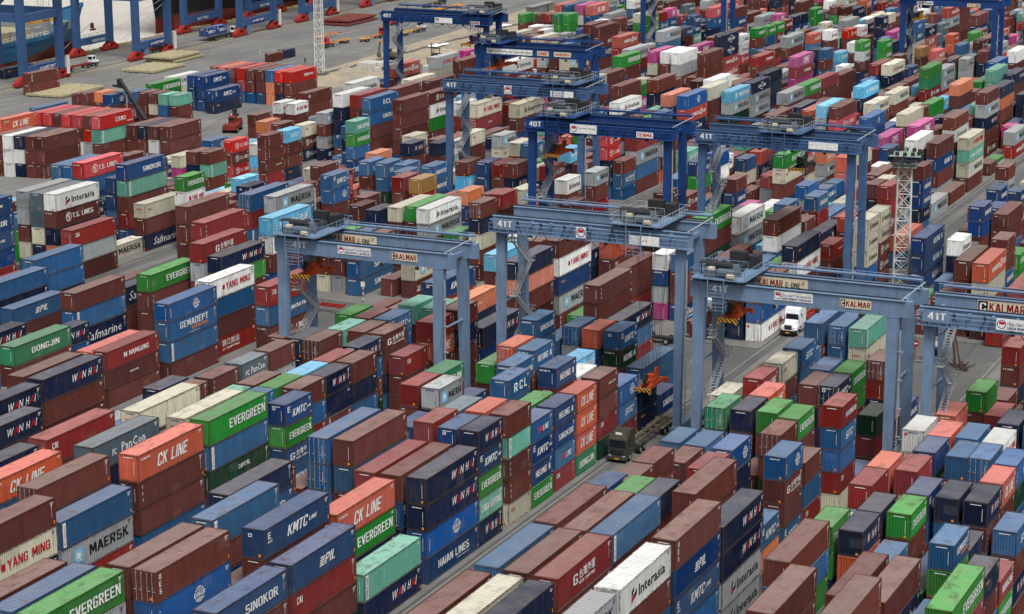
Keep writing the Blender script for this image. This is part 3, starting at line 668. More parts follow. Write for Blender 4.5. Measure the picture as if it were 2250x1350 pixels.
(-248.2, 616.5, 5, 0, 20, 201713, 200700, 100000, 101000, 100000),
(-176.3, 451.9, 5, 5, 40, 200036, 201000, 100900, 101000, 100000),
(-167.5, 437.9, 5, 2, 40, 200536, 200905, 201622, 101900, 101900),
(-173.4, 423.6, 5, 2, 40, 201714, 200906, 100200, 100000, 100000),
(-180.1, 440.1, 5, 5, 40, 200036, 100000, 101600, 100000, 100000),
(-191.1, 457.9, 5, 4, 40, 200000, 200000, 100900, 100900, 101900),
(-190.7, 445.3, 5, 5, 40, 201802, 200000, 200015, 100200, 100900),
(-194.2, 497.8, 5, 5, 40, 202100, 201800, 100000, 101600, 100000),
(-191, 497.7, 5, 5, 40, 201700, 200000, 100000, 100900, 100900),
(-188, 497.4, 5, 5, 40, 201700, 201900, 200215, 101000, 101600),
(-173.4, 537.1, 5, 5, 40, 201902, 210000, 100900, 101000, 100900),
(-161.6, 508.1, 5, 2, 40, 202117, 200231, 202100, 100200, 100700),
(-170.5, 505.4, 5, 2, 40, 200231, 200000, 100200, 100000, 100100),
(-190.1, 534, 5, 5, 40, 201029, 201029, 200616, 200616, 100900),
(-189.9, 548, 5, 0, 20, 201702, 201714, 200315, 200000, 100700),
(-190.7, 563.6, 5, 0, 20, 201301, 200000, 200718, 100200, 100000),
(-189.6, 569.3, 5, 0, 20, 201301, 200700, 101000, 100000, 100000),
(-189.7, 577.1, 5, 0, 20, 201301, 200015, 101000, 100700, 100000),
(-189.9, 584.9, 5, 0, 20, 200216, 201003, 100000, 100100, 100700),
(-190.6, 594.9, 5, 0, 20, 201000, 200906, 100000, 101900, 100700),
(-190.3, 601.3, 5, 0, 20, 201000, 200906, 101000, 100900, 101600),
(-191, 616.8, 5, 0, 20, 201301, 201300, 100900, 101000, 101600),
(-170.5, 564.1, 5, 1, 20, 201714, 200000, 100200, 101000, 101000),
(-167.5, 572, 5, 0, 20, 200315, 200000, 100000, 100900, 100000),
(-166.6, 579.3, 5, 0, 20, 201713, 100200, 100100, 100900, 100000),
(-166.8, 586.9, 5, 0, 20, 201003, 100100, 101000, 100200, 100000),
(-167.5, 603.3, 5, 0, 20, 201019, 201003, 101000, 100900, 100900),
(-173.4, 558.2, 5, 0, 20, 200416, 200700, 100100, 101000, 100900),
(-163.7, 564.1, 4, 0, 20, 201702, 200000, 100900, 100000),
(-156.9, 548.2, 5, 0, 20, 201301, 201702, 200037, 201003, 100900),
(-160.7, 528.3, 5, 0, 20, 200700, 210000, 200705, 100900, 100000),
(-163, 527.3, 5, 0, 20, 211000, 201000, 201030, 100900, 101000),
(-152, 551.9, 5, 0, 20, 201301, 201301, 100000, 100000, 100900),
(-140.8, 505.5, 5, 1, 40, 200200, 200906, 101000, 101000, 100000),
(-137.8, 505.4, 5, 1, 40, 201814, 201032, 101600, 100000, 100100),
(-128.9, 506, 5, 0, 40, 201300, 201500, 200215, 100000, 100000),
(-128.9, 518.8, 4, 2, 40, 201902, 201902, 200231, 100700),
(-128.9, 544.7, 4, 0, 20, 201914, 201900, 100000, 100000),
(-128.9, 559.2, 5, 1, 20, 200015, 100700, 100000, 100200, 100900),
(-131.9, 552.2, 5, 0, 20, 210700, 101900, 101900, 101000, 100100),
(-149.4, 613, 3, 0, 20, 200431, 200400, 200000),
(-150, 581.8, 3, 0, 20, 212200, 200000, 100200),
(-137.8, 639, 2, 0, 20, 202117, 100200),
(-114.2, 532.6, 5, 5, 40, 201700, 200000, 101000, 100000, 100700),
(-108.3, 504, 5, 0, 40, 201003, 200000, 100000, 100100, 100000),
(-114.2, 476.1, 5, 3, 40, 200500, 200000, 201622, 100200, 101000),
(-105.4, 478.5, 5, 2, 40, 201132, 200500, 200000, 200037, 200036),
(-105.4, 464.1, 5, 4, 40, 200036, 201902, 201003, 200000, 200015),
(-99.5, 425, 4, 2, 40, 201813, 201434, 201802, 200000),
(-105.4, 435.9, 5, 0, 40, 200036, 201714, 200000, 201824, 201902),
(-105.4, 407.1, 5, 0, 40, 201700, 201000, 200000, 100200, 100900),
(-102.5, 412.5, 4, 4, 40, 300000, 200907, 200000, 201902),
(-114.2, 417.3, 4, 3, 40, 202117, 200000, 100200, 100000),
(-108.3, 419.2, 5, 2, 40, 202117, 100000, 101600, 101600, 101600),
(-125.4, 444.6, 4, 0, 40, 200835, 200900, 200015, 100000),
(-114.2, 433, 5, 2, 40, 201800, 200000, 200215, 100000, 100000),
(-128.9, 460.4, 4, 2, 40, 201802, 200000, 101600, 100200),
(-128.9, 476.6, 4, 2, 40, 201802, 200000, 100100, 101000),
(-131.9, 462, 5, 4, 40, 201202, 201000, 200215, 100000, 100000),
(-131.9, 435, 5, 3, 40, 201200, 201900, 200015, 101000, 100000),
(-128.9, 434.3, 5, 3, 40, 200000, 200315, 201029, 100000, 100200),
(-137.8, 418.8, 5, 3, 40, 200000, 201900, 200215, 200706, 101000),
(-140.8, 445.3, 4, 4, 40, 201000, 100900, 100000, 100700),
(-137.8, 444, 4, 3, 40, 210400, 100000, 100700, 100100),
(-145.5, 450.6, 5, 2, 40, 201902, 200000, 100000, 100000, 100900),
(-145.6, 463.2, 5, 2, 40, 201301, 200000, 100000, 100900, 100700),
(-145.4, 475.5, 5, 2, 40, 200200, 200023, 101000, 100000, 100000),
(-147.3, 496.1, 4, 4, 40, 210000, 210000, 100200, 100200),
(-158.7, 466.2, 5, 0, 40, 201029, 201902, 201902, 200100, 101600),
(-158.7, 452.1, 5, 0, 40, 201202, 201902, 201600, 200236, 201902),
(-161.6, 445.8, 5, 5, 40, 201800, 200000, 200000, 201029, 100000),
(-164.6, 456.6, 5, 5, 40, 201700, 100000, 100900, 100000, 100000),
(-161.6, 432.4, 5, 5, 40, 200835, 200616, 201029, 201030, 100700),
(-181.9, 499.2, 5, 5, 40, 200000, 200000, 200231, 100000, 100000),
(-195.6, 518.1, 4, 4, 40, 101700, 100100, 100700, 101900),
(-196.5, 532.3, 4, 4, 40, 202117, 100200, 100000, 100700),
(-227.2, 623.6, 5, 0, 20, 201900, 200000, 100000, 100000, 100000),
(-214.3, 593.5, 5, 5, 40, 200315, 200705, 201003, 100000, 100900),
(-164.6, 493, 4, 3, 40, 201000, 201000, 201000, 100000),
(-137.8, 402, 3, 0, 20, 200900, 201824, 100000),
(-134.8, 367.7, 5, 0, 20, 200907, 201300, 200037, 100200, 100200),
(-131.9, 379.1, 3, 1, 20, 200036, 200906, 101000),
(-131.9, 400.2, 2, 0, 20, 200223, 201900),
(-126, 402.7, 3, 0, 20, 200036, 201800, 101000),
(-126, 416.6, 3, 0, 20, 200516, 201902, 200024),
(-114.2, 367.1, 4, 0, 20, 200800, 100900, 101600, 101000),
(-114.2, 378.5, 3, 0, 20, 200707, 100700, 100100),
(-114.2, 383.8, 3, 0, 20, 200700, 100100, 101900),
(-105.4, 344.2, 5, 1, 20, 200706, 200236, 100200, 101000, 100200),
(-126, 389.9, 4, 3, 40, 301301, 201824, 200000, 200906),
(-99.5, 360.1, 5, 0, 20, 200000, 201030, 100700, 100100, 100000),
(-97.3, 359.7, 5, 0, 20, 200200, 200200, 200215, 200037, 101000),
(-102.5, 376.1, 4, 1, 20, 201800, 100700, 101600, 101600),
(-97, 380.1, 5, 0, 20, 200036, 200906, 200906, 201003, 200738),
(-111.3, 410.5, 4, 0, 20, 200900, 200024, 100200, 100000),
(-99.5, 410.8, 1, 0, 40, 200000),
(-99.5, 397, 1, 1, 40, 201902),
(-86.1, 399.6, 4, 0, 20, 200000, 201914, 101600, 100000),
(-82.2, 375.6, 4, 1, 20, 200906, 100900, 101900, 101000),
(-81.5, 388.8, 3, 1, 20, 200906, 100900, 100000),
(-99.5, 466, 2, 2, 40, 201902, 200216),
(-78.5, 347.2, 5, 1, 20, 200906, 200900, 200024, 100200, 100000),
(-78.5, 359.8, 4, 1, 20, 200906, 100900, 101000, 100700),
(-75.6, 351.8, 4, 3, 40, 300036, 200036, 200738, 100900),
(-72.6, 349, 2, 1, 20, 201301, 201300),
(-66.7, 324.4, 2, 2, 40, 200200, 200000),
(-92.9, 331, 5, 0, 20, 201814, 201814, 201814, 200700, 201003),
(-92.9, 337.8, 5, 0, 20, 201814, 201814, 200015, 200015, 200036),
(-111.3, 316.5, 3, 0, 40, 300200, 200000, 101000),
(-99.5, 298.7, 3, 3, 40, 300000, 300835, 301713),
(-102.5, 298.7, 3, 3, 40, 300000, 201000, 201003),
(-154.5, 317.7, 5, 0, 20, 310000, 201000, 201835, 200000, 200100),
(-99.5, 123.9, 3, 3, 40, 101900, 100900, 100900),
(-102.5, 123.9, 3, 0, 20, 100000, 100000, 100100),
(-102.5, 130.2, 3, 0, 20, 100000, 100000, 101600),
(-105.4, 123.9, 4, 4, 40, 100900, 100000, 100000, 101000),
(-108.3, 123.9, 5, 5, 40, 100000, 101900, 100200, 100900, 101000),
(-111.3, 123.9, 4, 4, 40, 100700, 101000, 100100, 100200),
(-56, 137.3, 4, 4, 40, 101000, 101600, 101900, 100700),
(-66.7, 143.6, 5, 0, 20, 100900, 100700, 101000, 100000, 100900),
(-69.7, 137.3, 5, 5, 40, 100000, 100700, 100200, 101000, 101000),
(-72.6, 137.3, 4, 4, 40, 100000, 100900, 100900, 100900),
(-75.6, 137.3, 5, 0, 20, 100000, 100000, 100100, 100000, 100000),
(-75.6, 143.6, 5, 0, 20, 100200, 100000, 100200, 100000, 100900),
(-78.5, 137.3, 5, 5, 40, 100700, 100700, 100000, 101900, 100900),
(-81.5, 137.3, 4, 4, 40, 100900, 100000, 100000, 100200),
(-99.5, 137.3, 4, 0, 20, 100700, 100000, 100700, 100000),
(-99.5, 143.6, 3, 0, 20, 101000, 101000, 101600),
(-102.5, 137.3, 4, 0, 20, 100000, 100200, 101900, 101600),
(-102.5, 143.6, 4, 0, 20, 101000, 101000, 101900, 100900),
(-105.4, 137.3, 4, 0, 20, 101900, 100700, 100700, 100000),
(-105.4, 143.6, 4, 0, 20, 100000, 100100, 101600, 101000),
(-41.2, 150.6, 5, 5, 40, 100200, 100000, 101600, 101000, 100000),
(-44.2, 150.6, 5, 5, 40, 100900, 100200, 100000, 100000, 100900),
(-47.1, 150.6, 4, 0, 20, 100200, 101900, 101900, 100700),
(-47.1, 156.9, 4, 0, 20, 100000, 100200, 100700, 100100),
(-50.1, 150.6, 4, 0, 20, 100900, 100900, 100100, 101600),
(-50.1, 156.9, 5, 0, 20, 101000, 100200, 101900, 101000, 101600),
(-53, 150.6, 4, 0, 20, 101000, 100100, 100000, 100000),
(-53, 156.9, 5, 0, 20, 100900, 101600, 100900, 100000, 100900),
(-56, 150.6, 3, 0, 20, 100900, 100200, 100000),
(-56, 156.9, 5, 0, 20, 100000, 100000, 101900, 101000, 101000),
(-69.7, 150.6, 4, 4, 40, 100100, 101600, 101600, 101900),
(-81.5, 150.6, 3, 3, 40, 100200, 100900, 100100),
(-102.5, 150.6, 3, 0, 20, 100900, 100100, 100900),
(-102.5, 156.9, 3, 0, 20, 100200, 101000, 101000),
(-111.3, 150.6, 3, 3, 40, 100000, 101000, 100200),
(-114.2, 150.6, 3, 0, 20, 100100, 100700, 100700),
(-114.2, 156.9, 3, 0, 20, 100200, 101600, 100700),
(-128.9, 150.6, 4, 0, 20, 101900, 100100, 100200, 100000),
(-128.9, 156.9, 5, 0, 20, 100700, 100000, 100900, 100000, 100200),
(-131.9, 156.9, 5, 0, 20, 100100, 101900, 100700, 100000, 100000),
(-134.8, 156.9, 4, 0, 20, 100700, 100200, 101600, 100200),
(-41.2, 164, 4, 0, 20, 100900, 101000, 100000, 100100),
(-41.2, 170.3, 4, 0, 20, 100000, 101000, 100000, 100000),
(-44.2, 164, 3, 3, 40, 100000, 101000, 101900),
(-50.1, 164, 3, 3, 40, 100700, 100700, 100900),
(-56, 164, 3, 3, 40, 100000, 100200, 100000),
(-69.7, 164, 4, 0, 20, 101000, 100000, 100700, 100000),
(-69.7, 170.3, 4, 0, 20, 100900, 100200, 100000, 100200),
(-81.5, 164, 4, 4, 40, 100200, 100000, 100200, 100000),
(-105.4, 164, 3, 3, 40, 200023, 101600, 100200),
(-114.2, 164, 3, 3, 40, 100200, 101000, 101600),
(-131.9, 164, 4, 0, 20, 100900, 100000, 100900, 100900),
(-131.9, 170.3, 4, 0, 20, 100200, 100200, 100200, 100200),
(-140.8, 164, 4, 4, 40, 100000, 100900, 101900, 100900),
(-44.2, 177.4, 3, 0, 20, 100200, 101000, 100700),
(-44.2, 183.7, 3, 0, 20, 200738, 100000, 101000),
(-53, 177.4, 2, 2, 40, 100900, 100900),
(-69.7, 177.4, 3, 3, 40, 100200, 100700, 101000),
(-81.5, 177.4, 4, 0, 20, 101600, 101600, 101900, 101600),
(-81.5, 183.7, 3, 0, 20, 100700, 100200, 100000),
(-105.4, 177.4, 4, 0, 20, 100100, 101000, 100100, 100700),
(-105.4, 183.7, 3, 0, 20, 100200, 100900, 101000),
(-108.3, 177.4, 4, 0, 20, 101000, 101600, 100100, 100900),
(-108.3, 183.7, 3, 0, 20, 100000, 100100, 101000),
(-114.2, 177.4, 4, 4, 40, 200036, 100900, 100200, 100200),
(-128.9, 177.4, 3, 0, 20, 101000, 101000, 100000),
(-128.9, 183.7, 3, 0, 20, 101000, 100200, 100000),
(-134.8, 177.4, 4, 0, 20, 100000, 100200, 101900, 100900),
(-134.8, 183.7, 4, 0, 20, 100000, 100000, 101900, 100100),
(-140.8, 177.4, 4, 0, 20, 100000, 100000, 100000, 100700),
(-140.8, 183.7, 4, 0, 20, 100000, 100200, 100900, 100100),
(-44.2, 197, 4, 0, 20, 201000, 101000, 101600, 101000),
(-47.1, 190.7, 3, 0, 20, 201600, 100900, 100000),
(-47.1, 197, 3, 0, 20, 200906, 101600, 100700),
(-105.4, 190.7, 4, 4, 40, 300231, 101000, 100000, 100900),
(-114.2, 190.7, 3, 3, 40, 200036, 100000, 100200),
(-131.9, 190.7, 4, 4, 40, 101600, 101000, 100700, 101600),
(-137.8, 190.7, 4, 4, 40, 100700, 100000, 100200, 100900),
(-140.8, 190.7, 4, 0, 20, 100000, 101900, 101000, 100700),
(-140.8, 197, 4, 0, 20, 100700, 101600, 101000, 100100),
(-161.6, 190.7, 5, 0, 20, 100200, 101600, 100200, 101900, 101900),
(-161.6, 197, 3, 0, 20, 100000, 100700, 101900),
(-164.6, 190.7, 4, 4, 40, 100000, 101600, 100000, 100200),
(-47.1, 210.4, 4, 0, 20, 100000, 101600, 100700, 100700),
(-50.1, 210.4, 4, 0, 20, 100000, 100900, 100100, 100700),
(-69.7, 204.1, 2, 2, 40, 100000, 100000),
(-75.6, 204.1, 3, 3, 40, 100000, 100000, 100900),
(-81.5, 204.1, 3, 3, 40, 100000, 101000, 101000),
(-108.3, 204.1, 3, 3, 40, 100000, 100000, 100000),
(-111.3, 204.1, 3, 0, 20, 100900, 101000, 100700),
(-111.3, 210.4, 4, 0, 20, 200906, 101900, 100100, 100900),
(-114.2, 204.1, 3, 3, 40, 100000, 100100, 101000),
(-134.8, 204.1, 3, 0, 20, 100700, 100700, 100700),
(-134.8, 210.4, 3, 0, 20, 100000, 100900, 101000),
(-164.6, 204.1, 3, 3, 40, 100000, 100000, 100700),
(-167.5, 204.1, 2, 2, 40, 100900, 101000),
(-170.5, 204.1, 2, 2, 40, 100700, 100000),
(-173.4, 204.1, 2, 2, 40, 101000, 100000),
(-41.2, 217.5, 3, 0, 20, 100000, 100000, 100700),
(-44.2, 223.8, 4, 0, 20, 100100, 100200, 101000, 100100),
(-72.6, 217.5, 3, 0, 20, 200023, 100900, 101000),
(-75.6, 217.5, 3, 0, 20, 100700, 100000, 100100),
(-81.5, 223.8, 3, 0, 20, 100900, 100000, 100200),
(-102.5, 217.5, 4, 0, 20, 101600, 100000, 101900, 100900),
(-108.3, 217.5, 4, 0, 20, 100900, 100700, 100000, 100700),
(-108.3, 223.8, 3, 0, 20, 100100, 100900, 100000),
(-111.3, 223.8, 2, 0, 20, 100200, 100000),
(-131.9, 217.5, 3, 3, 40, 100000, 101000, 101600),
(-134.8, 217.5, 3, 3, 40, 101000, 100100, 101900),
(-158.7, 217.5, 1, 0, 20, 201902),
(-158.7, 223.8, 1, 0, 20, 200905),
(-167.5, 217.5, 2, 2, 40, 100000, 100000),
(-184.2, 217.5, 5, 5, 40, 100200, 101900, 100700, 101600, 101000),
(-187.1, 217.5, 5, 5, 40, 100000, 101000, 100000, 101600, 100100),
(-44.2, 230.8, 5, 0, 20, 100700, 100700, 101600, 100700, 100000),
(-50.1, 230.8, 3, 3, 40, 101900, 101000, 101000),
(-53, 230.8, 3, 0, 20, 100100, 100700, 101600),
(-53, 237.2, 3, 0, 20, 100000, 100700, 100700),
(-56, 230.8, 4, 0, 20, 101900, 100700, 101000, 101000),
(-69.7, 230.8, 2, 0, 20, 101000, 100000),
(-72.6, 230.8, 4, 0, 20, 100000, 101000, 101000, 100000),
(-81.5, 230.8, 3, 0, 20, 101000, 100000, 100900),
(-131.9, 230.8, 4, 0, 20, 100000, 100000, 100000, 100900),
(-137.8, 237.2, 4, 0, 20, 101600, 100000, 100900, 101900),
(-140.8, 230.8, 2, 2, 40, 100000, 100000),
(-158.7, 230.8, 1, 0, 20, 101000),
(-158.7, 237.2, 1, 0, 20, 100900),
(-173.4, 230.8, 2, 0, 20, 100000, 101000),
(-173.4, 237.2, 2, 0, 20, 101000, 100000),
(-184.2, 230.8, 2, 0, 20, 100000, 100100),
(-184.2, 237.2, 2, 0, 20, 100000, 101000),
(-187.1, 230.8, 3, 0, 20, 101600, 101600, 101000),
(-187.1, 237.2, 2, 0, 20, 100000, 101000),
(-190.1, 230.8, 4, 0, 20, 101900, 100700, 101900, 100000),
(-190.1, 237.2, 2, 0, 20, 100200, 100000),
(-193, 230.8, 5, 0, 20, 100700, 100000, 101600, 100000, 100900),
(-193, 237.2, 2, 0, 20, 100700, 100000),
(-196, 237.2, 4, 0, 20, 100700, 101600, 100200, 101900),
(-198.9, 237.2, 3, 0, 20, 101900, 100200, 100900),
(-47.1, 244.2, 5, 5, 40, 100000, 101600, 100200, 101600, 100200),
(-50.1, 244.2, 3, 0, 20, 101000, 100900, 100000),
(-50.1, 250.5, 3, 0, 20, 200100, 100700, 100100),
(-53, 244.2, 2, 0, 20, 100000, 100000),
(-66.7, 250.5, 2, 0, 20, 200000, 201030),
(-75.6, 244.2, 2, 2, 40, 100000, 101900),
(-81.5, 244.2, 3, 0, 20, 100000, 100900, 100000),
(-81.5, 250.5, 4, 0, 20, 100000, 100700, 100000, 100000),
(-102.5, 244.2, 2, 2, 40, 100000, 100000),
(-105.4, 250.5, 2, 0, 20, 101000, 101000),
(-108.3, 244.2, 3, 0, 20, 100100, 100100, 100000),
(-108.3, 250.5, 3, 0, 20, 100000, 100200, 100700),
(-111.3, 244.2, 3, 0, 20, 100000, 100000, 100900),
(-111.3, 250.5, 2, 0, 20, 100000, 100100),
(-134.8, 250.5, 2, 0, 20, 100100, 100900),
(-140.8, 244.2, 3, 3, 40, 100700, 100000, 101000),
(-158.7, 244.2, 1, 0, 20, 201030),
(-158.7, 250.5, 1, 0, 20, 200215),
(-170.5, 244.2, 2, 2, 40, 100900, 101000),
(-173.4, 244.2, 1, 1, 40, 101000),
(-187.1, 244.2, 1, 0, 20, 100000),
(-187.1, 250.5, 3, 0, 20, 100900, 100200, 100100),
(-190.1, 244.2, 1, 0, 20, 100700),
(-190.1, 250.5, 1, 0, 20, 100000),
(-198.9, 244.2, 2, 0, 20, 100900, 100000),
(-198.9, 250.5, 4, 0, 20, 200215, 101000, 101900, 101600),
(-50.1, 257.6, 3, 0, 20, 100000, 100700, 100900),
(-50.1, 263.9, 2, 0, 20, 100000, 101000),
(-53, 257.6, 1, 1, 40, 100100),
(-56, 257.6, 2, 0, 20, 100000, 100900),
(-66.7, 257.6, 2, 0, 20, 300906, 100000),
(-66.7, 263.9, 1, 0, 20, 201622),
(-69.7, 257.6, 1, 0, 20, 100000),
(-69.7, 263.9, 1, 0, 20, 200000),
(-75.6, 257.6, 2, 2, 40, 100700, 100100),
(-78.5, 257.6, 2, 2, 40, 101000, 100200),
(-81.5, 257.6, 3, 3, 40, 200718, 100900, 100700),
(-108.3, 263.9, 2, 0, 20, 100000, 101000),
(-114.2, 257.6, 3, 3, 40, 200700, 100000, 100900),
(-128.9, 257.6, 4, 0, 20, 100000, 101600, 100900, 100000),
(-128.9, 263.9, 2, 0, 20, 101900, 100700),
(-131.9, 257.6, 4, 0, 20, 100200, 100200, 100900, 100000),
(-137.8, 257.6, 4, 0, 20, 200000, 100700, 100900, 100000),
(-137.8, 263.9, 3, 0, 20, 100000, 100200, 101000),
(-140.8, 257.6, 4, 0, 20, 200036, 100700, 100000, 100000),
(-140.8, 263.9, 3, 0, 20, 100000, 100000, 100000),
(-158.7, 257.6, 4, 4, 40, 300223, 300706, 300015, 101600),
(-161.6, 263.9, 2, 0, 20, 101600, 100000),
(-173.4, 257.6, 3, 0, 20, 100700, 101600, 101900),
(-184.2, 257.6, 3, 3, 40, 201030, 200024, 200236),
(-187.1, 257.6, 3, 3, 40, 200036, 100900, 100700),
(-190.1, 257.6, 3, 0, 20, 100000, 101000, 100000),
(-190.1, 263.9, 3, 0, 20, 101600, 100000, 100100),
(-193, 257.6, 2, 2, 40, 100200, 100100),
(-196, 257.6, 2, 2, 40, 100700, 100200),
(-216.9, 263.9, 4, 0, 20, 101900, 101600, 100000, 100700),
(-219.8, 257.6, 5, 5, 40, 101600, 101000, 100700, 100900, 100100),
(-105.4, 297.2, 2, 0, 20, 200100, 201029),
(-105.4, 303.5, 2, 0, 20, 101000, 101900),
(-108.3, 297.2, 1, 0, 20, 200000),
(-108.3, 303.5, 1, 0, 20, 100200),
(-134.8, 297.2, 4, 0, 20, 100000, 100100, 101000, 100000),
(-134.8, 303.5, 3, 0, 20, 100000, 101700, 101700),
(-137.8, 297.2, 5, 0, 20, 201714, 100800, 100800, 100800, 100200),
(-137.8, 303.5, 3, 0, 20, 100200, 100700, 100000),
(-140.8, 297.2, 3, 3, 40, 100000, 100000, 100900),
(-193, 303.5, 4, 0, 20, 100900, 100700, 100900, 100000),
(-196, 297.2, 4, 4, 40, 200036, 101000, 100400, 100800),
(-198.9, 297.2, 1, 1, 40, 100000),
(-222.8, 303.5, 2, 0, 20, 100900, 100100),
(-228.7, 297.2, 4, 0, 20, 100000, 101800, 101800, 102000),
(-228.7, 303.5, 4, 0, 20, 102000, 100000, 101300, 101300),
(-231.7, 297.2, 3, 3, 40, 200705, 201301, 201301),
(-242.4, 297.2, 4, 0, 20, 102000, 100900, 100900, 100100),
(-242.4, 303.5, 3, 0, 20, 200023, 101300, 100000),
(-245.3, 297.2, 5, 0, 20, 100000, 100000, 100000, 100000, 100000),
(-245.3, 303.5, 3, 0, 20, 100000, 100000, 100200),
(-248.3, 297.2, 3, 3, 40, 101900, 101900, 101900),
(-251.2, 303.5, 4, 0, 20, 100700, 100700, 100700, 101800),
(-105.4, 310.6, 2, 0, 20, 101800, 101800),
(-105.4, 316.9, 3, 0, 20, 200738, 100700, 101900),
(-108.3, 310.6, 1, 1, 40, 100000),
(-111.3, 310.6, 1, 0, 20, 201714),
(-128.9, 310.6, 4, 4, 40, 201714, 101300, 101300, 100000),
(-131.9, 310.6, 5, 0, 20, 200706, 100000, 101900, 101300, 100000),
(-131.9, 316.9, 3, 0, 20, 100400, 100900, 100900),
(-134.8, 310.6, 2, 2, 40, 100000, 100000),
(-137.8, 310.6, 5, 0, 20, 201029, 100000, 100000, 100000, 100000),
(-137.8, 316.9, 2, 0, 20, 100000, 100000),
(-140.8, 310.6, 4, 4, 40, 200738, 100000, 100000, 100000),
(-164.6, 310.6, 2, 0, 20, 200023, 100000),
(-184.2, 316.9, 3, 0, 20, 200200, 102100, 101900),
(-190.1, 316.9, 3, 0, 20, 100700, 102000, 100100),
(-193, 310.6, 4, 4, 40, 101700, 100000, 100000, 100900),
(-225.8, 310.6, 1, 0, 20, 201032),
(-228.7, 310.6, 3, 0, 20, 201030, 101900, 100000),
(-242.4, 310.6, 2, 0, 20, 100000, 100000),
(-242.4, 316.9, 3, 0, 20, 100000, 100000, 100600),
(-245.3, 310.6, 2, 2, 40, 101700, 101900),
(-248.3, 310.6, 2, 0, 20, 101000, 100000),
(-248.3, 316.9, 2, 0, 20, 101800, 101800),
(-251.2, 310.6, 2, 0, 20, 101700, 101700),
(-251.2, 316.9, 2, 0, 20, 101200, 102000),
(-254.2, 310.6, 4, 0, 20, 100100, 100100, 100100, 100100),
(-254.2, 316.9, 2, 0, 20, 100100, 100100),
(-257.1, 310.6, 4, 4, 40, 100100, 100000, 100000, 100000),
(-75.6, 313, 2, 2, 40, 300015, 201003),
(-78.5, 313, 1, 1, 40, 300000),
(-81.5, 313, 1, 1, 40, 300036),
(-102.5, 323.9, 2, 0, 20, 101700, 101700),
(-108.3, 323.9, 1, 1, 40, 100900),
(-111.3, 330.2, 2, 0, 20, 200000, 100000),
(-126, 323.9, 3, 3, 40, 300100, 200100, 101000),
(-128.9, 323.9, 4, 4, 40, 300616, 202000, 100400, 100900),
(-131.9, 323.9, 3, 3, 40, 100700, 100700, 100700),
(-134.8, 323.9, 3, 3, 40, 200100, 100400, 100800),
(-137.8, 323.9, 3, 3, 40, 201301, 101000, 101900),
(-140.8, 323.9, 5, 0, 20, 200000, 200000, 100000, 100700, 100000),
(-161.6, 323.9, 2, 2, 40, 100700, 100700),
(-184.2, 323.9, 2, 0, 20, 200000, 100000),
(-184.2, 330.2, 3, 0, 20, 200100, 201000, 101700),
(-193, 323.9, 4, 0, 20, 201714, 101700, 101300, 101900),
(-193, 330.2, 3, 0, 20, 200036, 100000, 100000),
(-196, 323.9, 4, 0, 20, 101000, 100000, 100000, 101300),
(-196, 330.2, 4, 0, 20, 200036, 100000, 101300, 100000),
(-198.9, 323.9, 3, 3, 40, 100000, 100000, 100000),
(-222.8, 330.2, 3, 0, 20, 200015, 101000, 100900),
(-242.4, 323.9, 4, 0, 20, 101200, 100000, 100000, 100000),
(-245.3, 323.9, 3, 0, 20, 101300, 101300, 101300),
(-248.3, 323.9, 2, 0, 20, 101000, 101000),
(-251.2, 323.9, 2, 0, 20, 101800, 100700),
(-254.2, 323.9, 1, 1, 40, 100000),
(-257.1, 323.9, 1, 0, 20, 100000),
(-72.6, 326.4, 3, 3, 40, 100000, 100000, 100000),
(-75.6, 326.4, 3, 3, 40, 101000, 100000, 100700),
(-78.5, 326.4, 2, 0, 20, 200735, 100000),
(-81.5, 326.4, 1, 0, 20, 201301),
(-102.5, 337.3, 3, 3, 40, 201003, 101000, 101000),
(-105.4, 337.3, 4, 0, 20, 200037, 100000, 101300, 101300),
(-108.3, 337.3, 5, 0, 20, 200735, 100700, 101300, 100000, 100000),
(-108.3, 343.6, 4, 0, 20, 100000, 100000, 100000, 102000),
(-111.3, 337.3, 2, 2, 40, 201202, 100600),
(-114.2, 343.6, 3, 0, 20, 100000, 100000, 100000),
(-126, 337.3, 5, 0, 20, 200015, 200024, 200036, 200000, 100000),
(-126, 343.6, 4, 0, 20, 200906, 100900, 100900, 100900),
(-131.9, 337.3, 3, 3, 40, 200023, 100600, 101700),
(-140.8, 337.3, 2, 2, 40, 101300, 100000),
(-161.6, 337.3, 4, 0, 20, 200036, 100000, 100600, 101900),
(-170.5, 337.3, 3, 3, 40, 100000, 100000, 101000),
(-187.1, 337.3, 3, 0, 20, 200036, 101900, 101900),
(-193, 337.3, 4, 0, 20, 200600, 200236, 101800, 101300),
(-193, 343.6, 3, 0, 20, 200404, 100000, 100000),
(-216.9, 337.3, 2, 0, 20, 200023, 101200),
(-216.9, 343.6, 3, 0, 20, 201202, 101000, 101000),
(-219.8, 337.3, 2, 0, 20, 200404, 101700),
(-219.8, 343.6, 2, 0, 20, 201802, 101300),
(-242.4, 337.3, 4, 0, 20, 101000, 101000, 101900, 100000),
(-242.4, 343.6, 4, 0, 20, 200024, 100000, 100000, 100000),
(-72.6, 339.7, 1, 0, 20, 101300),
(-75.6, 339.7, 2, 2, 40, 100000, 101000),
(-78.5, 339.7, 3, 0, 20, 201000, 101000, 101800),
(-81.5, 346, 3, 0, 20, 101800, 100000, 101800),
(-102.5, 350.7, 3, 3, 40, 200036, 100900, 100700),
(-105.4, 350.7, 3, 3, 40, 200738, 100700, 101700),
(-108.3, 350.7, 3, 3, 40, 101400, 100600, 100100),
(-111.3, 350.7, 3, 3, 40, 101000, 102000, 100400),
(-114.2, 350.7, 3, 3, 40, 201300, 101800, 100200),
(-126, 350.7, 3, 0, 20, 100000, 100000, 100000),
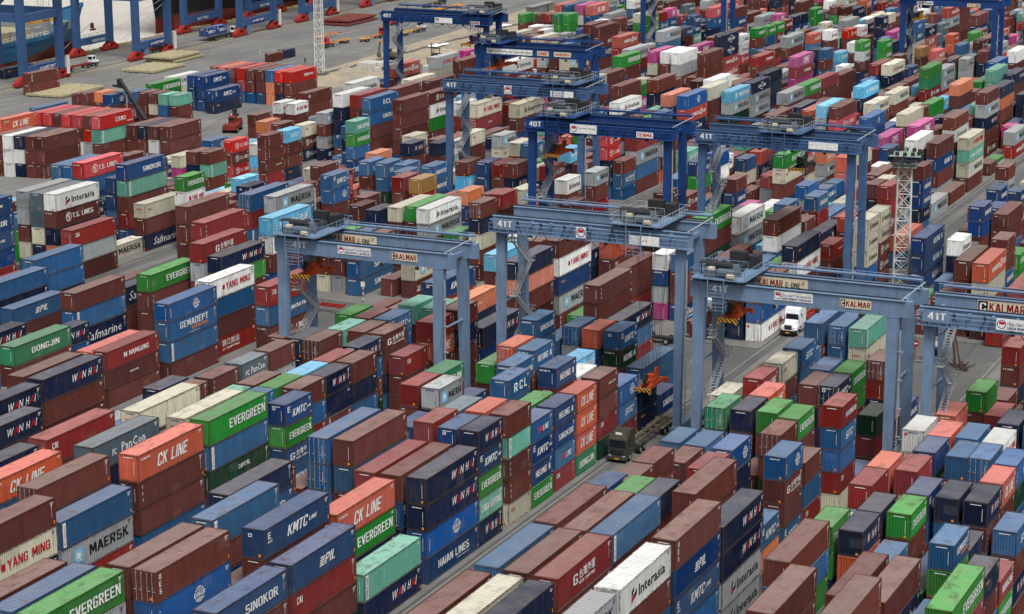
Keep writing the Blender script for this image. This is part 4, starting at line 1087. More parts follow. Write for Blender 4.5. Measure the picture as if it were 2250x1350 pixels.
(-128.9, 350.7, 3, 3, 40, 200036, 102000, 101000),
(-131.9, 350.7, 3, 3, 40, 200015, 101900, 100000),
(-134.8, 350.7, 4, 0, 20, 200100, 101300, 101300, 100000),
(-140.8, 350.7, 2, 0, 20, 100600, 100600),
(-140.8, 357, 2, 0, 20, 100600, 100100),
(-161.6, 350.7, 3, 0, 20, 100100, 101000, 100200),
(-161.6, 357, 3, 0, 20, 101900, 101300, 100000),
(-173.4, 350.7, 5, 0, 20, 200036, 201202, 101200, 101200, 100700),
(-196, 350.7, 3, 0, 20, 100100, 101800, 101800),
(-198.9, 350.7, 3, 3, 40, 200735, 100600, 100200),
(-222.8, 350.7, 2, 0, 20, 201301, 101300),
(-228.7, 350.7, 1, 0, 20, 201202),
(-228.7, 357, 1, 0, 20, 101200),
(-242.4, 350.7, 3, 0, 20, 100000, 102100, 101000),
(-242.4, 357, 1, 0, 20, 101000),
(-245.3, 357, 1, 0, 20, 101900),
(-81.5, 353.1, 3, 0, 20, 200100, 100900, 100000),
(-81.5, 359.4, 4, 0, 20, 100000, 101700, 100000, 100200),
(-99.5, 370.3, 4, 0, 20, 200200, 201914, 200700, 101000),
(-102.5, 364, 3, 3, 40, 201003, 101000, 100100),
(-105.4, 364, 3, 0, 20, 201301, 102000, 100600),
(-105.4, 370.3, 4, 0, 20, 200600, 100600, 100700, 100000),
(-111.3, 364, 2, 2, 40, 101000, 101000),
(-126, 364, 2, 0, 20, 201029, 100100),
(-126, 370.3, 2, 0, 20, 202117, 101000),
(-137.8, 364, 4, 0, 20, 200812, 100800, 100000, 100000),
(-140.8, 364, 2, 2, 40, 100100, 100400),
(-158.7, 364, 3, 0, 20, 101800, 100000, 100000),
(-158.7, 370.3, 4, 0, 20, 200023, 100000, 100000, 100900),
(-161.6, 370.3, 5, 0, 20, 201202, 201030, 100100, 100900, 100000),
(-164.6, 364, 4, 0, 20, 201800, 101000, 101000, 100000),
(-164.6, 370.3, 5, 0, 20, 201003, 101000, 101000, 101900, 102100),
(-167.5, 370.3, 4, 0, 20, 201301, 101300, 101300, 101800),
(-184.2, 364, 3, 0, 20, 201824, 200705, 101900),
(-184.2, 370.3, 3, 0, 20, 101300, 101900, 101900),
(-190.1, 370.3, 4, 0, 20, 200023, 100000, 100000, 101900),
(-216.9, 370.3, 2, 0, 20, 201813, 100000),
(-254.2, 364, 2, 0, 20, 101900, 101200),
(-254.2, 370.3, 1, 0, 20, 200906),
(-75.6, 366.5, 3, 0, 20, 100200, 100200, 100700),
(-99.5, 377.4, 3, 3, 40, 201003, 201902, 100000),
(-108.3, 377.4, 2, 2, 40, 101900, 101000),
(-111.3, 377.4, 2, 0, 20, 201814, 100900),
(-111.3, 383.7, 2, 0, 20, 201902, 101900),
(-126, 377.4, 1, 1, 40, 201700),
(-134.8, 377.4, 5, 0, 20, 200800, 201700, 200906, 100900, 100900),
(-140.8, 377.4, 5, 0, 20, 201434, 201400, 100600, 100000, 101000),
(-140.8, 383.7, 5, 0, 20, 201032, 100600, 101700, 101300, 100400),
(-164.6, 383.7, 4, 0, 20, 200100, 101000, 101000, 100700),
(-190.1, 377.4, 3, 3, 40, 201902, 101900, 100000),
(-193, 377.4, 4, 0, 20, 100900, 100900, 100000, 100000),
(-193, 383.7, 3, 0, 20, 101900, 101900, 101900),
(-196, 383.7, 4, 0, 20, 200037, 100000, 100000, 100000),
(-216.9, 377.4, 1, 1, 40, 100600),
(-219.8, 383.7, 1, 0, 20, 100000),
(-245.3, 377.4, 3, 0, 20, 200735, 100700, 101800),
(-254.2, 377.4, 1, 0, 20, 101800),
(-257.1, 377.4, 1, 1, 40, 201802),
(-108.3, 390.8, 3, 3, 40, 200015, 101000, 100000),
(-111.3, 390.8, 5, 0, 20, 201800, 200036, 200023, 101000, 100100),
(-111.3, 397.1, 3, 0, 20, 100000, 101900, 101900),
(-114.2, 390.8, 4, 4, 40, 200404, 200416, 102100, 101000),
(-134.8, 390.8, 1, 0, 20, 200023),
(-134.8, 397.1, 1, 0, 20, 200036),
(-140.8, 390.8, 3, 3, 40, 201702, 200024, 100000),
(-161.6, 397.1, 5, 0, 20, 200023, 201900, 100800, 100000, 100000),
(-164.6, 390.8, 5, 5, 40, 201914, 200036, 100200, 100200, 100600),
(-167.5, 390.8, 5, 0, 20, 201300, 101300, 101300, 102000, 100200),
(-170.5, 390.8, 4, 4, 40, 200404, 100000, 100000, 100000),
(-184.2, 390.8, 3, 3, 40, 100100, 100100, 100100),
(-187.1, 390.8, 4, 0, 20, 201000, 201902, 101000, 101000),
(-190.1, 390.8, 4, 0, 20, 100100, 101900, 100000, 100000),
(-190.1, 397.1, 4, 0, 20, 200023, 100000, 100000, 100000),
(-193, 390.8, 3, 3, 40, 100700, 101300, 101300),
(-196, 390.8, 3, 3, 40, 201802, 101800, 101800),
(-198.9, 390.8, 3, 3, 40, 200200, 100000, 100000),
(-225.8, 397.1, 1, 0, 20, 200706),
(-242.4, 390.8, 2, 0, 20, 201714, 201202),
(-245.3, 390.8, 2, 0, 20, 201202, 101000),
(-248.3, 390.8, 2, 0, 20, 101800, 100200),
(-251.2, 390.8, 2, 0, 20, 100900, 100900),
(-254.2, 390.8, 2, 0, 20, 100800, 100800),
(-81.5, 399.5, 3, 0, 20, 101800, 101000, 101000),
(-108.3, 404.2, 2, 2, 40, 200000, 100000),
(-111.3, 404.2, 3, 0, 20, 201714, 101700, 101400),
(-128.9, 404.2, 4, 0, 20, 200100, 102100, 101000, 100200),
(-128.9, 410.5, 5, 0, 20, 200036, 200024, 200616, 100600, 100600),
(-131.9, 410.5, 5, 0, 20, 200036, 201301, 100000, 100000, 100000),
(-134.8, 404.2, 1, 1, 40, 200100),
(-137.8, 410.5, 3, 0, 20, 200600, 201030, 100000),
(-140.8, 404.2, 3, 0, 20, 200000, 101000, 101000),
(-140.8, 410.5, 4, 0, 20, 201400, 100000, 101000, 101000),
(-161.6, 404.2, 4, 4, 40, 200735, 101000, 101000, 101000),
(-167.5, 404.2, 4, 4, 40, 201802, 100900, 101000, 101000),
(-173.4, 410.5, 5, 0, 20, 200800, 100800, 100000, 101700, 101800),
(-184.2, 404.2, 3, 0, 20, 200023, 100700, 100700),
(-184.2, 410.5, 4, 0, 20, 201400, 200037, 100600, 100200),
(-193, 404.2, 3, 3, 40, 100000, 100000, 100000),
(-216.9, 404.2, 1, 1, 40, 101000),
(-111.3, 417.5, 2, 0, 20, 100900, 100900),
(-111.3, 423.8, 2, 0, 20, 100900, 101000),
(-128.9, 417.5, 4, 0, 20, 201900, 201713, 101300, 100000),
(-128.9, 423.8, 3, 0, 20, 200000, 100800, 100100),
(-134.8, 417.5, 3, 0, 20, 102100, 100000, 100600),
(-140.8, 417.5, 4, 4, 40, 202011, 202000, 101300, 101300),
(-158.7, 417.5, 3, 0, 20, 200000, 200023, 200000),
(-158.7, 423.8, 2, 0, 20, 100000, 100000),
(-161.6, 417.5, 5, 0, 20, 200700, 200100, 101300, 100700, 100000),
(-164.6, 417.5, 4, 4, 40, 201301, 100000, 101900, 101000),
(-167.5, 417.5, 4, 4, 40, 200100, 100800, 100000, 100000),
(-170.5, 423.8, 4, 0, 20, 100000, 100000, 102000, 101300),
(-184.2, 417.5, 5, 0, 20, 200905, 200905, 200100, 100700, 100200),
(-184.2, 423.8, 4, 0, 20, 200404, 200100, 100100, 100100),
(-187.1, 423.8, 5, 0, 20, 200024, 100000, 100000, 101900, 100400),
(-193, 423.8, 5, 0, 20, 202117, 100400, 100400, 100600, 100200),
(-196, 417.5, 5, 0, 20, 200215, 200000, 100000, 101400, 100000),
(-257.1, 417.5, 2, 0, 20, 100200, 101000),
(-102.5, 437.2, 3, 0, 20, 101000, 102000, 102000),
(-126, 430.9, 3, 0, 20, 201700, 100200, 100100),
(-126, 437.2, 2, 0, 20, 101000, 100000),
(-134.8, 430.9, 3, 3, 40, 101000, 101000, 101000),
(-137.8, 430.9, 3, 3, 40, 101000, 100100, 100100),
(-158.7, 430.9, 2, 0, 20, 200024, 101000),
(-158.7, 437.2, 2, 0, 20, 200705, 100700),
(-164.6, 430.9, 2, 2, 40, 100000, 101900),
(-170.5, 430.9, 4, 0, 20, 101000, 101000, 100700, 101400),
(-170.5, 437.2, 4, 0, 20, 201434, 101300, 101300, 100000),
(-184.2, 430.9, 3, 3, 40, 100000, 101800, 101000),
(-187.1, 430.9, 3, 3, 40, 201400, 101000, 100000),
(-190.1, 430.9, 3, 3, 40, 102000, 100100, 100000),
(-193, 430.9, 5, 5, 40, 200036, 200036, 100000, 100000, 100000),
(-196, 430.9, 5, 0, 20, 200000, 100000, 101900, 101900, 100000),
(-216.9, 437.2, 4, 0, 20, 201202, 100100, 100000, 101300),
(-248.3, 437.2, 3, 0, 20, 100000, 100000, 100000),
(-99.5, 444.3, 1, 0, 20, 200036),
(-99.5, 450.6, 1, 0, 20, 201301),
(-102.5, 444.3, 3, 0, 20, 100700, 100000, 101300),
(-105.4, 450.6, 3, 0, 20, 100000, 101000, 101000),
(-108.3, 444.3, 4, 4, 40, 201003, 101900, 100000, 101000),
(-111.3, 450.6, 4, 0, 20, 201000, 100000, 101000, 100200),
(-134.8, 444.3, 4, 0, 20, 100000, 101200, 101200, 102100),
(-184.2, 444.3, 3, 3, 40, 100200, 100000, 101700),
(-193, 444.3, 3, 0, 20, 100000, 100000, 100600),
(-193, 450.6, 5, 0, 20, 101000, 100000, 100000, 100600, 101800),
(-196, 444.3, 4, 4, 40, 200000, 101200, 100100, 100400),
(-198.9, 444.3, 5, 0, 20, 200416, 100000, 100100, 102000, 100700),
(-216.9, 444.3, 4, 0, 20, 202117, 102100, 100400, 100200),
(-216.9, 450.6, 3, 0, 20, 100200, 102000, 100000),
(-219.8, 444.3, 4, 0, 20, 201032, 101900, 101900, 101000),
(-219.8, 450.6, 4, 0, 20, 201029, 101300, 100000, 100000),
(-248.3, 444.3, 3, 3, 40, 100100, 101900, 101800),
(-257.1, 444.3, 1, 0, 20, 101300),
(-108.3, 457.6, 3, 3, 40, 200023, 102000, 102000),
(-126, 457.6, 2, 2, 40, 200835, 100800),
(-134.8, 463.9, 4, 0, 20, 100200, 100700, 102100, 101700),
(-137.8, 463.9, 4, 0, 20, 101000, 101700, 101700, 101800),
(-140.8, 457.6, 4, 0, 20, 100700, 100700, 101000, 100600),
(-140.8, 463.9, 4, 0, 20, 200015, 100000, 101000, 101000),
(-170.5, 463.9, 5, 0, 20, 200100, 100600, 100600, 100000, 101300),
(-184.2, 457.6, 4, 4, 40, 201300, 202117, 102100, 102100),
(-219.8, 457.6, 4, 0, 20, 202011, 201301, 100900, 101300),
(-222.8, 463.9, 4, 0, 20, 201003, 100200, 100000, 100000),
(-228.7, 457.6, 3, 0, 20, 100900, 100900, 101700),
(-245.3, 457.6, 4, 0, 20, 100000, 100000, 101900, 101000),
(-248.3, 457.6, 3, 3, 40, 200015, 100700, 100100),
(-108.3, 471, 4, 0, 20, 201400, 100900, 100900, 101000),
(-111.3, 471, 3, 3, 40, 200800, 100000, 100000),
(-126, 471, 2, 2, 40, 101700, 100000),
(-134.8, 471, 4, 4, 40, 101700, 101700, 101700, 100000),
(-164.6, 471, 4, 4, 40, 200000, 100000, 101300, 101300),
(-167.5, 471, 4, 4, 40, 101800, 101800, 100000, 100100),
(-190.1, 477.3, 4, 0, 20, 201824, 101800, 100000, 100200),
(-196, 477.3, 4, 0, 20, 100800, 101200, 100900, 100700),
(-198.9, 471, 4, 4, 40, 100700, 100700, 101000, 100600),
(-225.8, 471, 5, 0, 20, 201914, 201914, 101900, 100000, 101400),
(-231.7, 477.3, 5, 0, 20, 201301, 101300, 100900, 100200, 100700),
(-242.4, 471, 4, 4, 40, 201700, 101700, 101700, 101300),
(-248.3, 471, 3, 3, 40, 100000, 100000, 100200),
(-251.2, 477.3, 4, 0, 20, 101900, 101900, 100000, 100700),
(-254.2, 471, 3, 0, 20, 100700, 100900, 101900),
(-99.5, 484.4, 3, 3, 40, 100000, 100700, 100900),
(-102.5, 484.4, 2, 0, 20, 200907, 101000),
(-102.5, 490.7, 4, 0, 20, 201003, 201030, 101000, 101000),
(-111.3, 484.4, 3, 3, 40, 100000, 100000, 101300),
(-126, 484.4, 2, 2, 40, 200036, 100600),
(-137.8, 490.7, 4, 0, 20, 100900, 100900, 100200, 101700),
(-158.7, 490.7, 2, 0, 20, 100000, 101000),
(-161.6, 490.7, 1, 0, 20, 100700),
(-187.1, 484.4, 3, 3, 40, 200036, 100900, 100400),
(-219.8, 484.4, 3, 3, 40, 200000, 100200, 100200),
(-225.8, 484.4, 3, 3, 40, 101700, 100400, 100000),
(-228.7, 484.4, 5, 5, 40, 200036, 100200, 100000, 101900, 100700),
(-242.4, 490.7, 5, 0, 20, 202117, 102100, 102100, 100000, 100900),
(-251.2, 490.7, 4, 0, 20, 100000, 100200, 100200, 100000),
(-257.1, 490.7, 3, 0, 20, 100000, 101800, 101800),
(-111.3, 497.8, 5, 5, 40, 201400, 201400, 100000, 100000, 100000),
(-114.2, 497.8, 4, 4, 40, 201300, 101300, 101300, 101300),
(-126, 497.8, 2, 2, 40, 201300, 201301),
(-128.9, 497.8, 2, 0, 20, 201824, 100000),
(-131.9, 497.8, 2, 2, 40, 200000, 100900),
(-134.8, 497.8, 3, 3, 40, 200036, 101000, 100900),
(-173.4, 504.1, 3, 0, 20, 100200, 101800, 100800),
(-184.2, 497.8, 3, 3, 40, 200000, 101300, 101300),
(-216.9, 504.1, 3, 0, 20, 100700, 100700, 100700),
(-219.8, 497.8, 5, 5, 40, 200738, 101800, 101800, 101000, 100000),
(-222.8, 497.8, 5, 0, 20, 200000, 101700, 100800, 101900, 100900),
(-225.8, 504.1, 5, 0, 20, 200200, 100700, 100400, 100900, 100900),
(-228.7, 497.8, 4, 0, 20, 200600, 100000, 100000, 101900),
(-231.7, 504.1, 5, 0, 20, 200036, 100000, 100100, 101300, 101300),
(-242.4, 497.8, 4, 4, 40, 201824, 100000, 100000, 101000),
(-245.3, 497.8, 4, 4, 40, 100200, 100000, 101300, 101300),
(-114.2, 511.1, 5, 5, 40, 200812, 100000, 100200, 100000, 100000),
(-126, 511.1, 2, 0, 20, 201202, 100000),
(-126, 517.4, 2, 0, 20, 100000, 101200),
(-131.9, 511.1, 3, 0, 20, 201202, 101900, 100800),
(-134.8, 511.1, 3, 3, 40, 200000, 100000, 101200),
(-137.8, 517.4, 3, 0, 20, 100000, 101000, 101000),
(-164.6, 511.1, 2, 0, 20, 100200, 101800),
(-167.5, 511.1, 3, 3, 40, 201914, 100000, 100900),
(-173.4, 511.1, 3, 0, 20, 100000, 100000, 101300),
(-190.1, 511.1, 4, 4, 40, 101700, 101300, 101300, 101300),
(-216.9, 511.1, 2, 0, 20, 101000, 101000),
(-216.9, 517.4, 2, 0, 20, 100000, 100000),
(-222.8, 511.1, 5, 5, 40, 201000, 200236, 100600, 100200, 100100),
(-231.7, 511.1, 5, 5, 40, 201813, 101800, 101800, 100100, 100600),
(-242.4, 511.1, 5, 0, 20, 200600, 100600, 100600, 101900, 100000),
(-248.3, 517.4, 4, 0, 20, 100700, 101900, 101900, 101900),
(-257.1, 511.1, 3, 3, 40, 100000, 100400, 100400),
(-114.2, 524.5, 4, 0, 20, 101000, 101800, 101900, 101000),
(-131.9, 524.5, 4, 4, 40, 200024, 100000, 100000, 100000),
(-134.8, 524.5, 3, 3, 40, 100000, 101000, 100900),
(-137.8, 524.5, 4, 0, 20, 200907, 100800, 100800, 100800),
(-140.8, 524.5, 5, 0, 20, 200036, 100900, 100900, 100900, 101000),
(-167.5, 524.5, 3, 3, 40, 100000, 100000, 100000),
(-170.5, 524.5, 3, 3, 40, 200036, 100000, 100900),
(-173.4, 524.5, 5, 0, 20, 200036, 200236, 101900, 101900, 101800),
(-173.4, 530.8, 3, 0, 20, 100000, 101900, 101900),
(-184.2, 524.5, 2, 0, 20, 101900, 100900),
(-216.9, 524.5, 2, 0, 20, 100200, 100200),
(-225.8, 524.5, 1, 1, 40, 101000),
(-248.3, 524.5, 4, 4, 40, 201000, 101000, 101000, 100700),
(-254.2, 530.8, 4, 0, 20, 200100, 100100, 100100, 100100),
(-111.3, 537.9, 4, 0, 20, 100700, 101300, 101300, 100900),
(-126, 544.2, 2, 0, 20, 100200, 101000),
(-131.9, 537.9, 4, 0, 20, 201029, 101000, 102100, 102100),
(-131.9, 544.2, 4, 0, 20, 200036, 201301, 100000, 101200),
(-134.8, 537.9, 5, 0, 20, 200616, 100000, 101000, 101000, 101000),
(-161.6, 544.2, 4, 0, 20, 201202, 201202, 101000, 101000),
(-187.1, 537.9, 1, 1, 40, 200215),
(-216.9, 537.9, 5, 0, 20, 100000, 100400, 100000, 100600, 101000),
(-242.4, 537.9, 3, 3, 40, 100000, 100000, 102100),
(-248.3, 544.2, 4, 0, 20, 200024, 101000, 100000, 100000),
(-251.2, 537.9, 4, 4, 40, 201802, 100200, 100200, 100200),
(-254.2, 537.9, 4, 0, 20, 100700, 100700, 100000, 100000),
(-126, 551.2, 4, 4, 40, 200036, 201003, 101000, 100000),
(-134.8, 551.2, 3, 3, 40, 102100, 100900, 100900),
(-158.7, 557.5, 5, 0, 20, 200100, 200100, 100100, 101900, 101900),
(-161.6, 551.2, 2, 0, 20, 100000, 100200),
(-161.6, 557.5, 2, 0, 20, 101700, 100000),
(-184.2, 551.2, 3, 3, 40, 100700, 100700, 100700),
(-187.1, 551.2, 1, 0, 20, 100700),
(-187.1, 557.5, 3, 0, 20, 100000, 100900, 101300),
(-190.1, 557.5, 1, 0, 20, 101300),
(-193, 551.2, 4, 4, 40, 100600, 100100, 100000, 101900),
(-198.9, 551.2, 4, 4, 40, 200000, 100900, 100700, 100100),
(-216.9, 551.2, 3, 0, 20, 100100, 101900, 101900),
(-219.8, 557.5, 3, 0, 20, 101900, 101900, 100000),
(-242.4, 551.2, 4, 0, 20, 201902, 101900, 101900, 100900),
(-251.2, 551.2, 4, 0, 20, 200036, 100000, 100900, 101800),
(-251.2, 557.5, 4, 0, 20, 201713, 100000, 100200, 100000),
(-254.2, 557.5, 4, 0, 20, 100000, 100200, 100900, 100200),
(-126, 564.6, 4, 4, 40, 201914, 100600, 100600, 100700),
(-128.9, 570.9, 4, 0, 20, 101300, 100000, 100000, 100900),
(-131.9, 564.6, 4, 4, 40, 201824, 101900, 101900, 101900),
(-161.6, 570.9, 4, 0, 20, 101000, 100700, 100700, 100700),
(-170.5, 570.9, 4, 0, 20, 201438, 101000, 101900, 101900),
(-173.4, 564.6, 5, 0, 20, 201902, 101900, 101800, 101700, 101700),
(-187.1, 564.6, 3, 0, 20, 100000, 100000, 100000),
(-187.1, 570.9, 3, 0, 20, 100000, 100000, 100000),
(-193, 564.6, 4, 4, 40, 101000, 102100, 101300, 100100),
(-198.9, 564.6, 4, 4, 40, 200015, 100000, 100600, 101400),
(-216.9, 570.9, 4, 0, 20, 200036, 201000, 101000, 101000),
(-231.7, 564.6, 3, 3, 40, 101400, 101000, 101000),
(-242.4, 564.6, 4, 0, 20, 200906, 100900, 100700, 100000),
(-245.3, 564.6, 3, 3, 40, 102000, 100900, 100900),
(-257.1, 564.6, 4, 0, 20, 201713, 101300, 101400, 101000),
(-126, 578, 3, 3, 40, 200000, 101700, 101000),
(-128.9, 578, 4, 4, 40, 201029, 100000, 100000, 100000),
(-131.9, 578, 4, 4, 40, 200036, 101700, 101900, 101900),
(-134.8, 578, 5, 0, 20, 201300, 100900, 100000, 101000, 101000),
(-134.8, 584.3, 5, 0, 20, 200015, 100000, 100000, 101400, 100700),
(-158.7, 578, 3, 3, 40, 201032, 101000, 101700),
(-161.6, 578, 2, 2, 40, 101000, 101000),
(-170.5, 578, 5, 5, 40, 201900, 101900, 101900, 100000, 100000),
(-184.2, 578, 4, 0, 20, 101400, 101000, 100400, 100400),
(-184.2, 584.3, 4, 0, 20, 200024, 100000, 100000, 100000),
(-187.1, 578, 3, 3, 40, 100000, 100200, 100200),
(-196, 578, 4, 4, 40, 201029, 100000, 100000, 100000),
(-216.9, 578, 4, 0, 20, 200706, 200000, 100000, 100000),
(-216.9, 584.3, 5, 0, 20, 200905, 200905, 201434, 100000, 100000),
(-245.3, 578, 4, 0, 20, 100000, 100000, 100000, 100800),
(-245.3, 584.3, 4, 0, 20, 101700, 101700, 100000, 100000),
(-131.9, 591.3, 4, 4, 40, 200404, 101000, 101000, 100000),
(-158.7, 591.3, 2, 2, 40, 200100, 200100),
(-170.5, 591.3, 5, 0, 20, 201202, 101900, 101200, 100100, 100400),
(-187.1, 591.3, 3, 3, 40, 100100, 101800, 100000),
(-196, 597.6, 5, 0, 20, 202117, 102100, 100000, 100000, 101900),
(-198.9, 591.3, 5, 0, 20, 201914, 101000, 101000, 101400, 101400),
(-198.9, 597.6, 5, 0, 20, 201438, 101400, 100000, 100100, 101000),
(-216.9, 591.3, 3, 0, 20, 201003, 101000, 102100),
(-219.8, 591.3, 3, 3, 40, 100000, 100400, 100400),
(-222.8, 591.3, 3, 3, 40, 101000, 101000, 100000),
(-242.4, 591.3, 4, 0, 20, 200036, 200037, 101200, 100900),
(-242.4, 597.6, 3, 0, 20, 201032, 100000, 100000),
(-245.3, 591.3, 4, 4, 40, 201914, 101900, 100000, 100600),
(-248.3, 597.6, 5, 0, 20, 202000, 100000, 101300, 100700, 100700),
(-126, 604.7, 5, 5, 40, 100700, 100900, 100000, 101700, 100900),
(-128.9, 604.7, 2, 2, 40, 100900, 100000),
(-134.8, 611, 5, 0, 20, 200236, 101700, 101700, 102000, 102000),
(-140.8, 604.7, 5, 5, 40, 200000, 200906, 101300, 101800, 101800),
(-158.7, 604.7, 4, 4, 40, 200718, 200705, 201813, 101800),
(-161.6, 604.7, 2, 2, 40, 202117, 102100),
(-164.6, 604.7, 3, 3, 40, 202117, 102100, 102100),
(-167.5, 611, 5, 0, 20, 201800, 200023, 100200, 100000, 100000),
(-170.5, 604.7, 4, 4, 40, 100000, 100000, 100000, 100000),
(-173.4, 604.7, 4, 4, 40, 101700, 100900, 100000, 100900),
(-184.2, 604.7, 4, 0, 20, 201813, 100000, 100000, 101300),
(-187.1, 604.7, 3, 3, 40, 100700, 100700, 100000),
(-193, 604.7, 3, 3, 40, 101200, 101200, 101200),
(-216.9, 611, 3, 0, 20, 201301, 100000, 100000),
(-222.8, 604.7, 3, 3, 40, 101000, 100800, 100700),
(-225.8, 604.7, 3, 3, 40, 100700, 100600, 100100),
(-228.7, 604.7, 4, 0, 20, 200223, 100000, 100000, 100800),
(-228.7, 611, 5, 0, 20, 202011, 102000, 102000, 102000, 100800),
(-231.7, 604.7, 5, 5, 40, 200100, 101700, 100100, 100000, 100000),
(-242.4, 604.7, 3, 0, 20, 100900, 100900, 100100),
(-245.3, 604.7, 3, 0, 20, 100000, 100000, 100000),
(-245.3, 611, 3, 0, 20, 101400, 101400, 101000),
(-251.2, 604.7, 4, 4, 40, 201301, 101900, 101900, 100000),
(-128.9, 618.1, 4, 4, 40, 100700, 101700, 100000, 100200),
(-131.9, 618.1, 2, 0, 20, 100200, 100700),
(-131.9, 624.4, 2, 0, 20, 100700, 100000),
(-137.8, 618.1, 4, 0, 20, 200700, 100700, 101000, 101000),
(-137.8, 624.4, 5, 0, 20, 200036, 100100, 100100, 100900, 100900),
(-140.8, 618.1, 5, 5, 40, 200906, 200907, 100900, 100900, 100000),
(-158.7, 618.1, 3, 3, 40, 201029, 200404, 100400),
(-161.6, 618.1, 5, 0, 20, 201030, 100000, 100000, 100000, 100000),
(-164.6, 618.1, 3, 0, 20, 101300, 101300, 100900),
(-164.6, 624.4, 3, 0, 20, 100900, 100200, 100100),
(-167.5, 618.1, 4, 4, 40, 200036, 100100, 101800, 101800),
(-170.5, 624.4, 5, 0, 20, 200700, 101800, 100000, 102000, 102000),
(-173.4, 618.1, 4, 4, 40, 201802, 101800, 100700, 100700),
(-184.2, 618.1, 3, 0, 20, 100700, 100700, 100100),
(-184.2, 624.4, 5, 0, 20, 200100, 201813, 101200, 101200, 101200),
(-187.1, 624.4, 5, 0, 20, 200000, 201301, 101900, 100000, 100000),
(-196, 618.1, 5, 5, 40, 200036, 100000, 101900, 101000, 101900),
(-216.9, 618.1, 4, 4, 40, 200024, 200906, 100200, 100200),
(-219.8, 618.1, 5, 0, 20, 200000, 101900, 100600, 101000, 100600),
(-219.8, 624.4, 5, 0, 20, 200616, 100000, 100000, 102000, 102000),
(-242.4, 624.4, 4, 0, 20, 200037, 100000, 100600, 100900),
(-245.3, 618.1, 4, 0, 20, 100000, 101300, 100900, 100900),
(-251.2, 618.1, 5, 0, 20, 200905, 100700, 100000, 100000, 100400),
(-131.9, 631.5, 4, 0, 20, 100600, 100000, 101700, 102000),
(-137.8, 631.5, 1, 0, 20, 102000),
(-158.7, 631.5, 2, 0, 20, 202000, 202011),
(-158.7, 637.8, 3, 0, 20, 202011, 202011, 101000),
(-161.6, 631.5, 3, 0, 20, 101900, 100100, 100000),
(-161.6, 637.8, 4, 0, 20, 200000, 100900, 100000, 100700),
(-164.6, 631.5, 4, 4, 40, 201714, 101700, 101700, 102000),
(-170.5, 631.5, 5, 5, 40, 200215, 200907, 100100, 100000, 100000),
(-173.4, 637.8, 5, 0, 20, 100000, 100600, 101900, 100000, 100800),
(-184.2, 631.5, 4, 4, 40, 201003, 101000, 100000, 100000),
(-187.1, 631.5, 5, 5, 40, 201802, 100800, 100800, 100800, 101200),
(-190.1, 631.5, 3, 3, 40, 100700, 100700, 100000),
(-193, 631.5, 4, 0, 20, 200015, 101200, 100400, 100000),
(-193, 637.8, 5, 0, 20, 201714, 100600, 101400, 100900, 101300),
(-198.9, 631.5, 4, 4, 40, 101300, 101800, 101800, 101300),
(-216.9, 631.5, 3, 3, 40, 200000, 201900, 101900),
(-219.8, 631.5, 3, 3, 40, 100000, 101000, 100600),
(-222.8, 631.5, 5, 5, 40, 101400, 100400, 100900, 100700, 100900),
(-228.7, 637.8, 4, 0, 20, 100000, 100800, 101000, 100000),
(-231.7, 631.5, 5, 0, 20, 200100, 200600, 102000, 102000, 100000),
(-242.4, 631.5, 5, 0, 20, 101400, 101900, 100000, 100000, 100600),
(-245.3, 631.5, 4, 4, 40, 100000, 100200, 100600, 100000),
(-251.2, 631.5, 4, 0, 20, 100200, 100100, 100100, 100900),
(-257.1, 631.5, 4, 0, 20, 101700, 101700, 101700, 100700),
(-134.8, 644.8, 4, 4, 40, 101800, 101800, 101800, 101700),
(-140.8, 644.8, 4, 0, 20, 200023, 200023, 100000, 101000),
(-140.8, 651.1, 4, 0, 20, 200906, 100900, 100900, 100900),
(-158.7, 644.8, 4, 4, 40, 200616, 201902, 200024, 100000),
(-164.6, 644.8, 3, 3, 40, 100800, 101000, 101000),
(-167.5, 644.8, 4, 4, 40, 201800, 100000, 100000, 101300),
(-170.5, 651.1, 5, 0, 20, 200600, 100200, 100000, 100100, 101300),
(-184.2, 644.8, 5, 0, 20, 200404, 200037, 100000, 100000, 100000),
(-184.2, 651.1, 3, 0, 20, 100000, 101800, 100800),
(-187.1, 644.8, 4, 4, 40, 100100, 100600, 100600, 100200),
(-190.1, 644.8, 5, 5, 40, 101000, 102100, 102100, 101400, 100100),
(-196, 644.8, 4, 0, 20, 100000, 101900, 101800, 100000),
(-198.9, 644.8, 5, 5, 40, 202117, 100000, 100000, 100000, 102100),
(-219.8, 644.8, 5, 0, 20, 200000, 200036, 101900, 100000, 100000),
(-219.8, 651.1, 3, 0, 20, 200404, 100400, 100000),
(-228.7, 644.8, 5, 5, 40, 101800, 100000, 100200, 100200, 102000),
(-231.7, 644.8, 4, 0, 20, 100000, 100000, 100000, 100000),
(-231.7, 651.1, 4, 0, 20, 100000, 100700, 102100, 102100),
(-242.4, 644.8, 5, 5, 40, 102100, 200000, 100700, 101900, 100000),
(-254.2, 644.8, 5, 0, 20, 100800, 100800, 101900, 101900, 101700),
(-257.1, 651.1, 4, 0, 20, 100000, 100000, 100000, 100000),
(-140.8, 658.2, 4, 0, 20, 101900, 101900, 100600, 100600),
(-140.8, 664.5, 4, 0, 20, 100000, 100000, 100900, 100000),
(-158.7, 658.2, 5, 5, 40, 202117, 200024, 200036, 200036, 200036),
(-164.6, 658.2, 4, 0, 20, 200738, 100700, 100600, 100600),
(-167.5, 664.5, 4, 0, 20, 200024, 101300, 101300, 101300),
(-170.5, 658.2, 5, 0, 20, 100000, 100800, 101000, 101300, 100200),
(-170.5, 664.5, 5, 0, 20, 100000, 100000, 100000, 100700, 101800),
(-184.2, 658.2, 3, 0, 20, 100200, 100000, 101300),
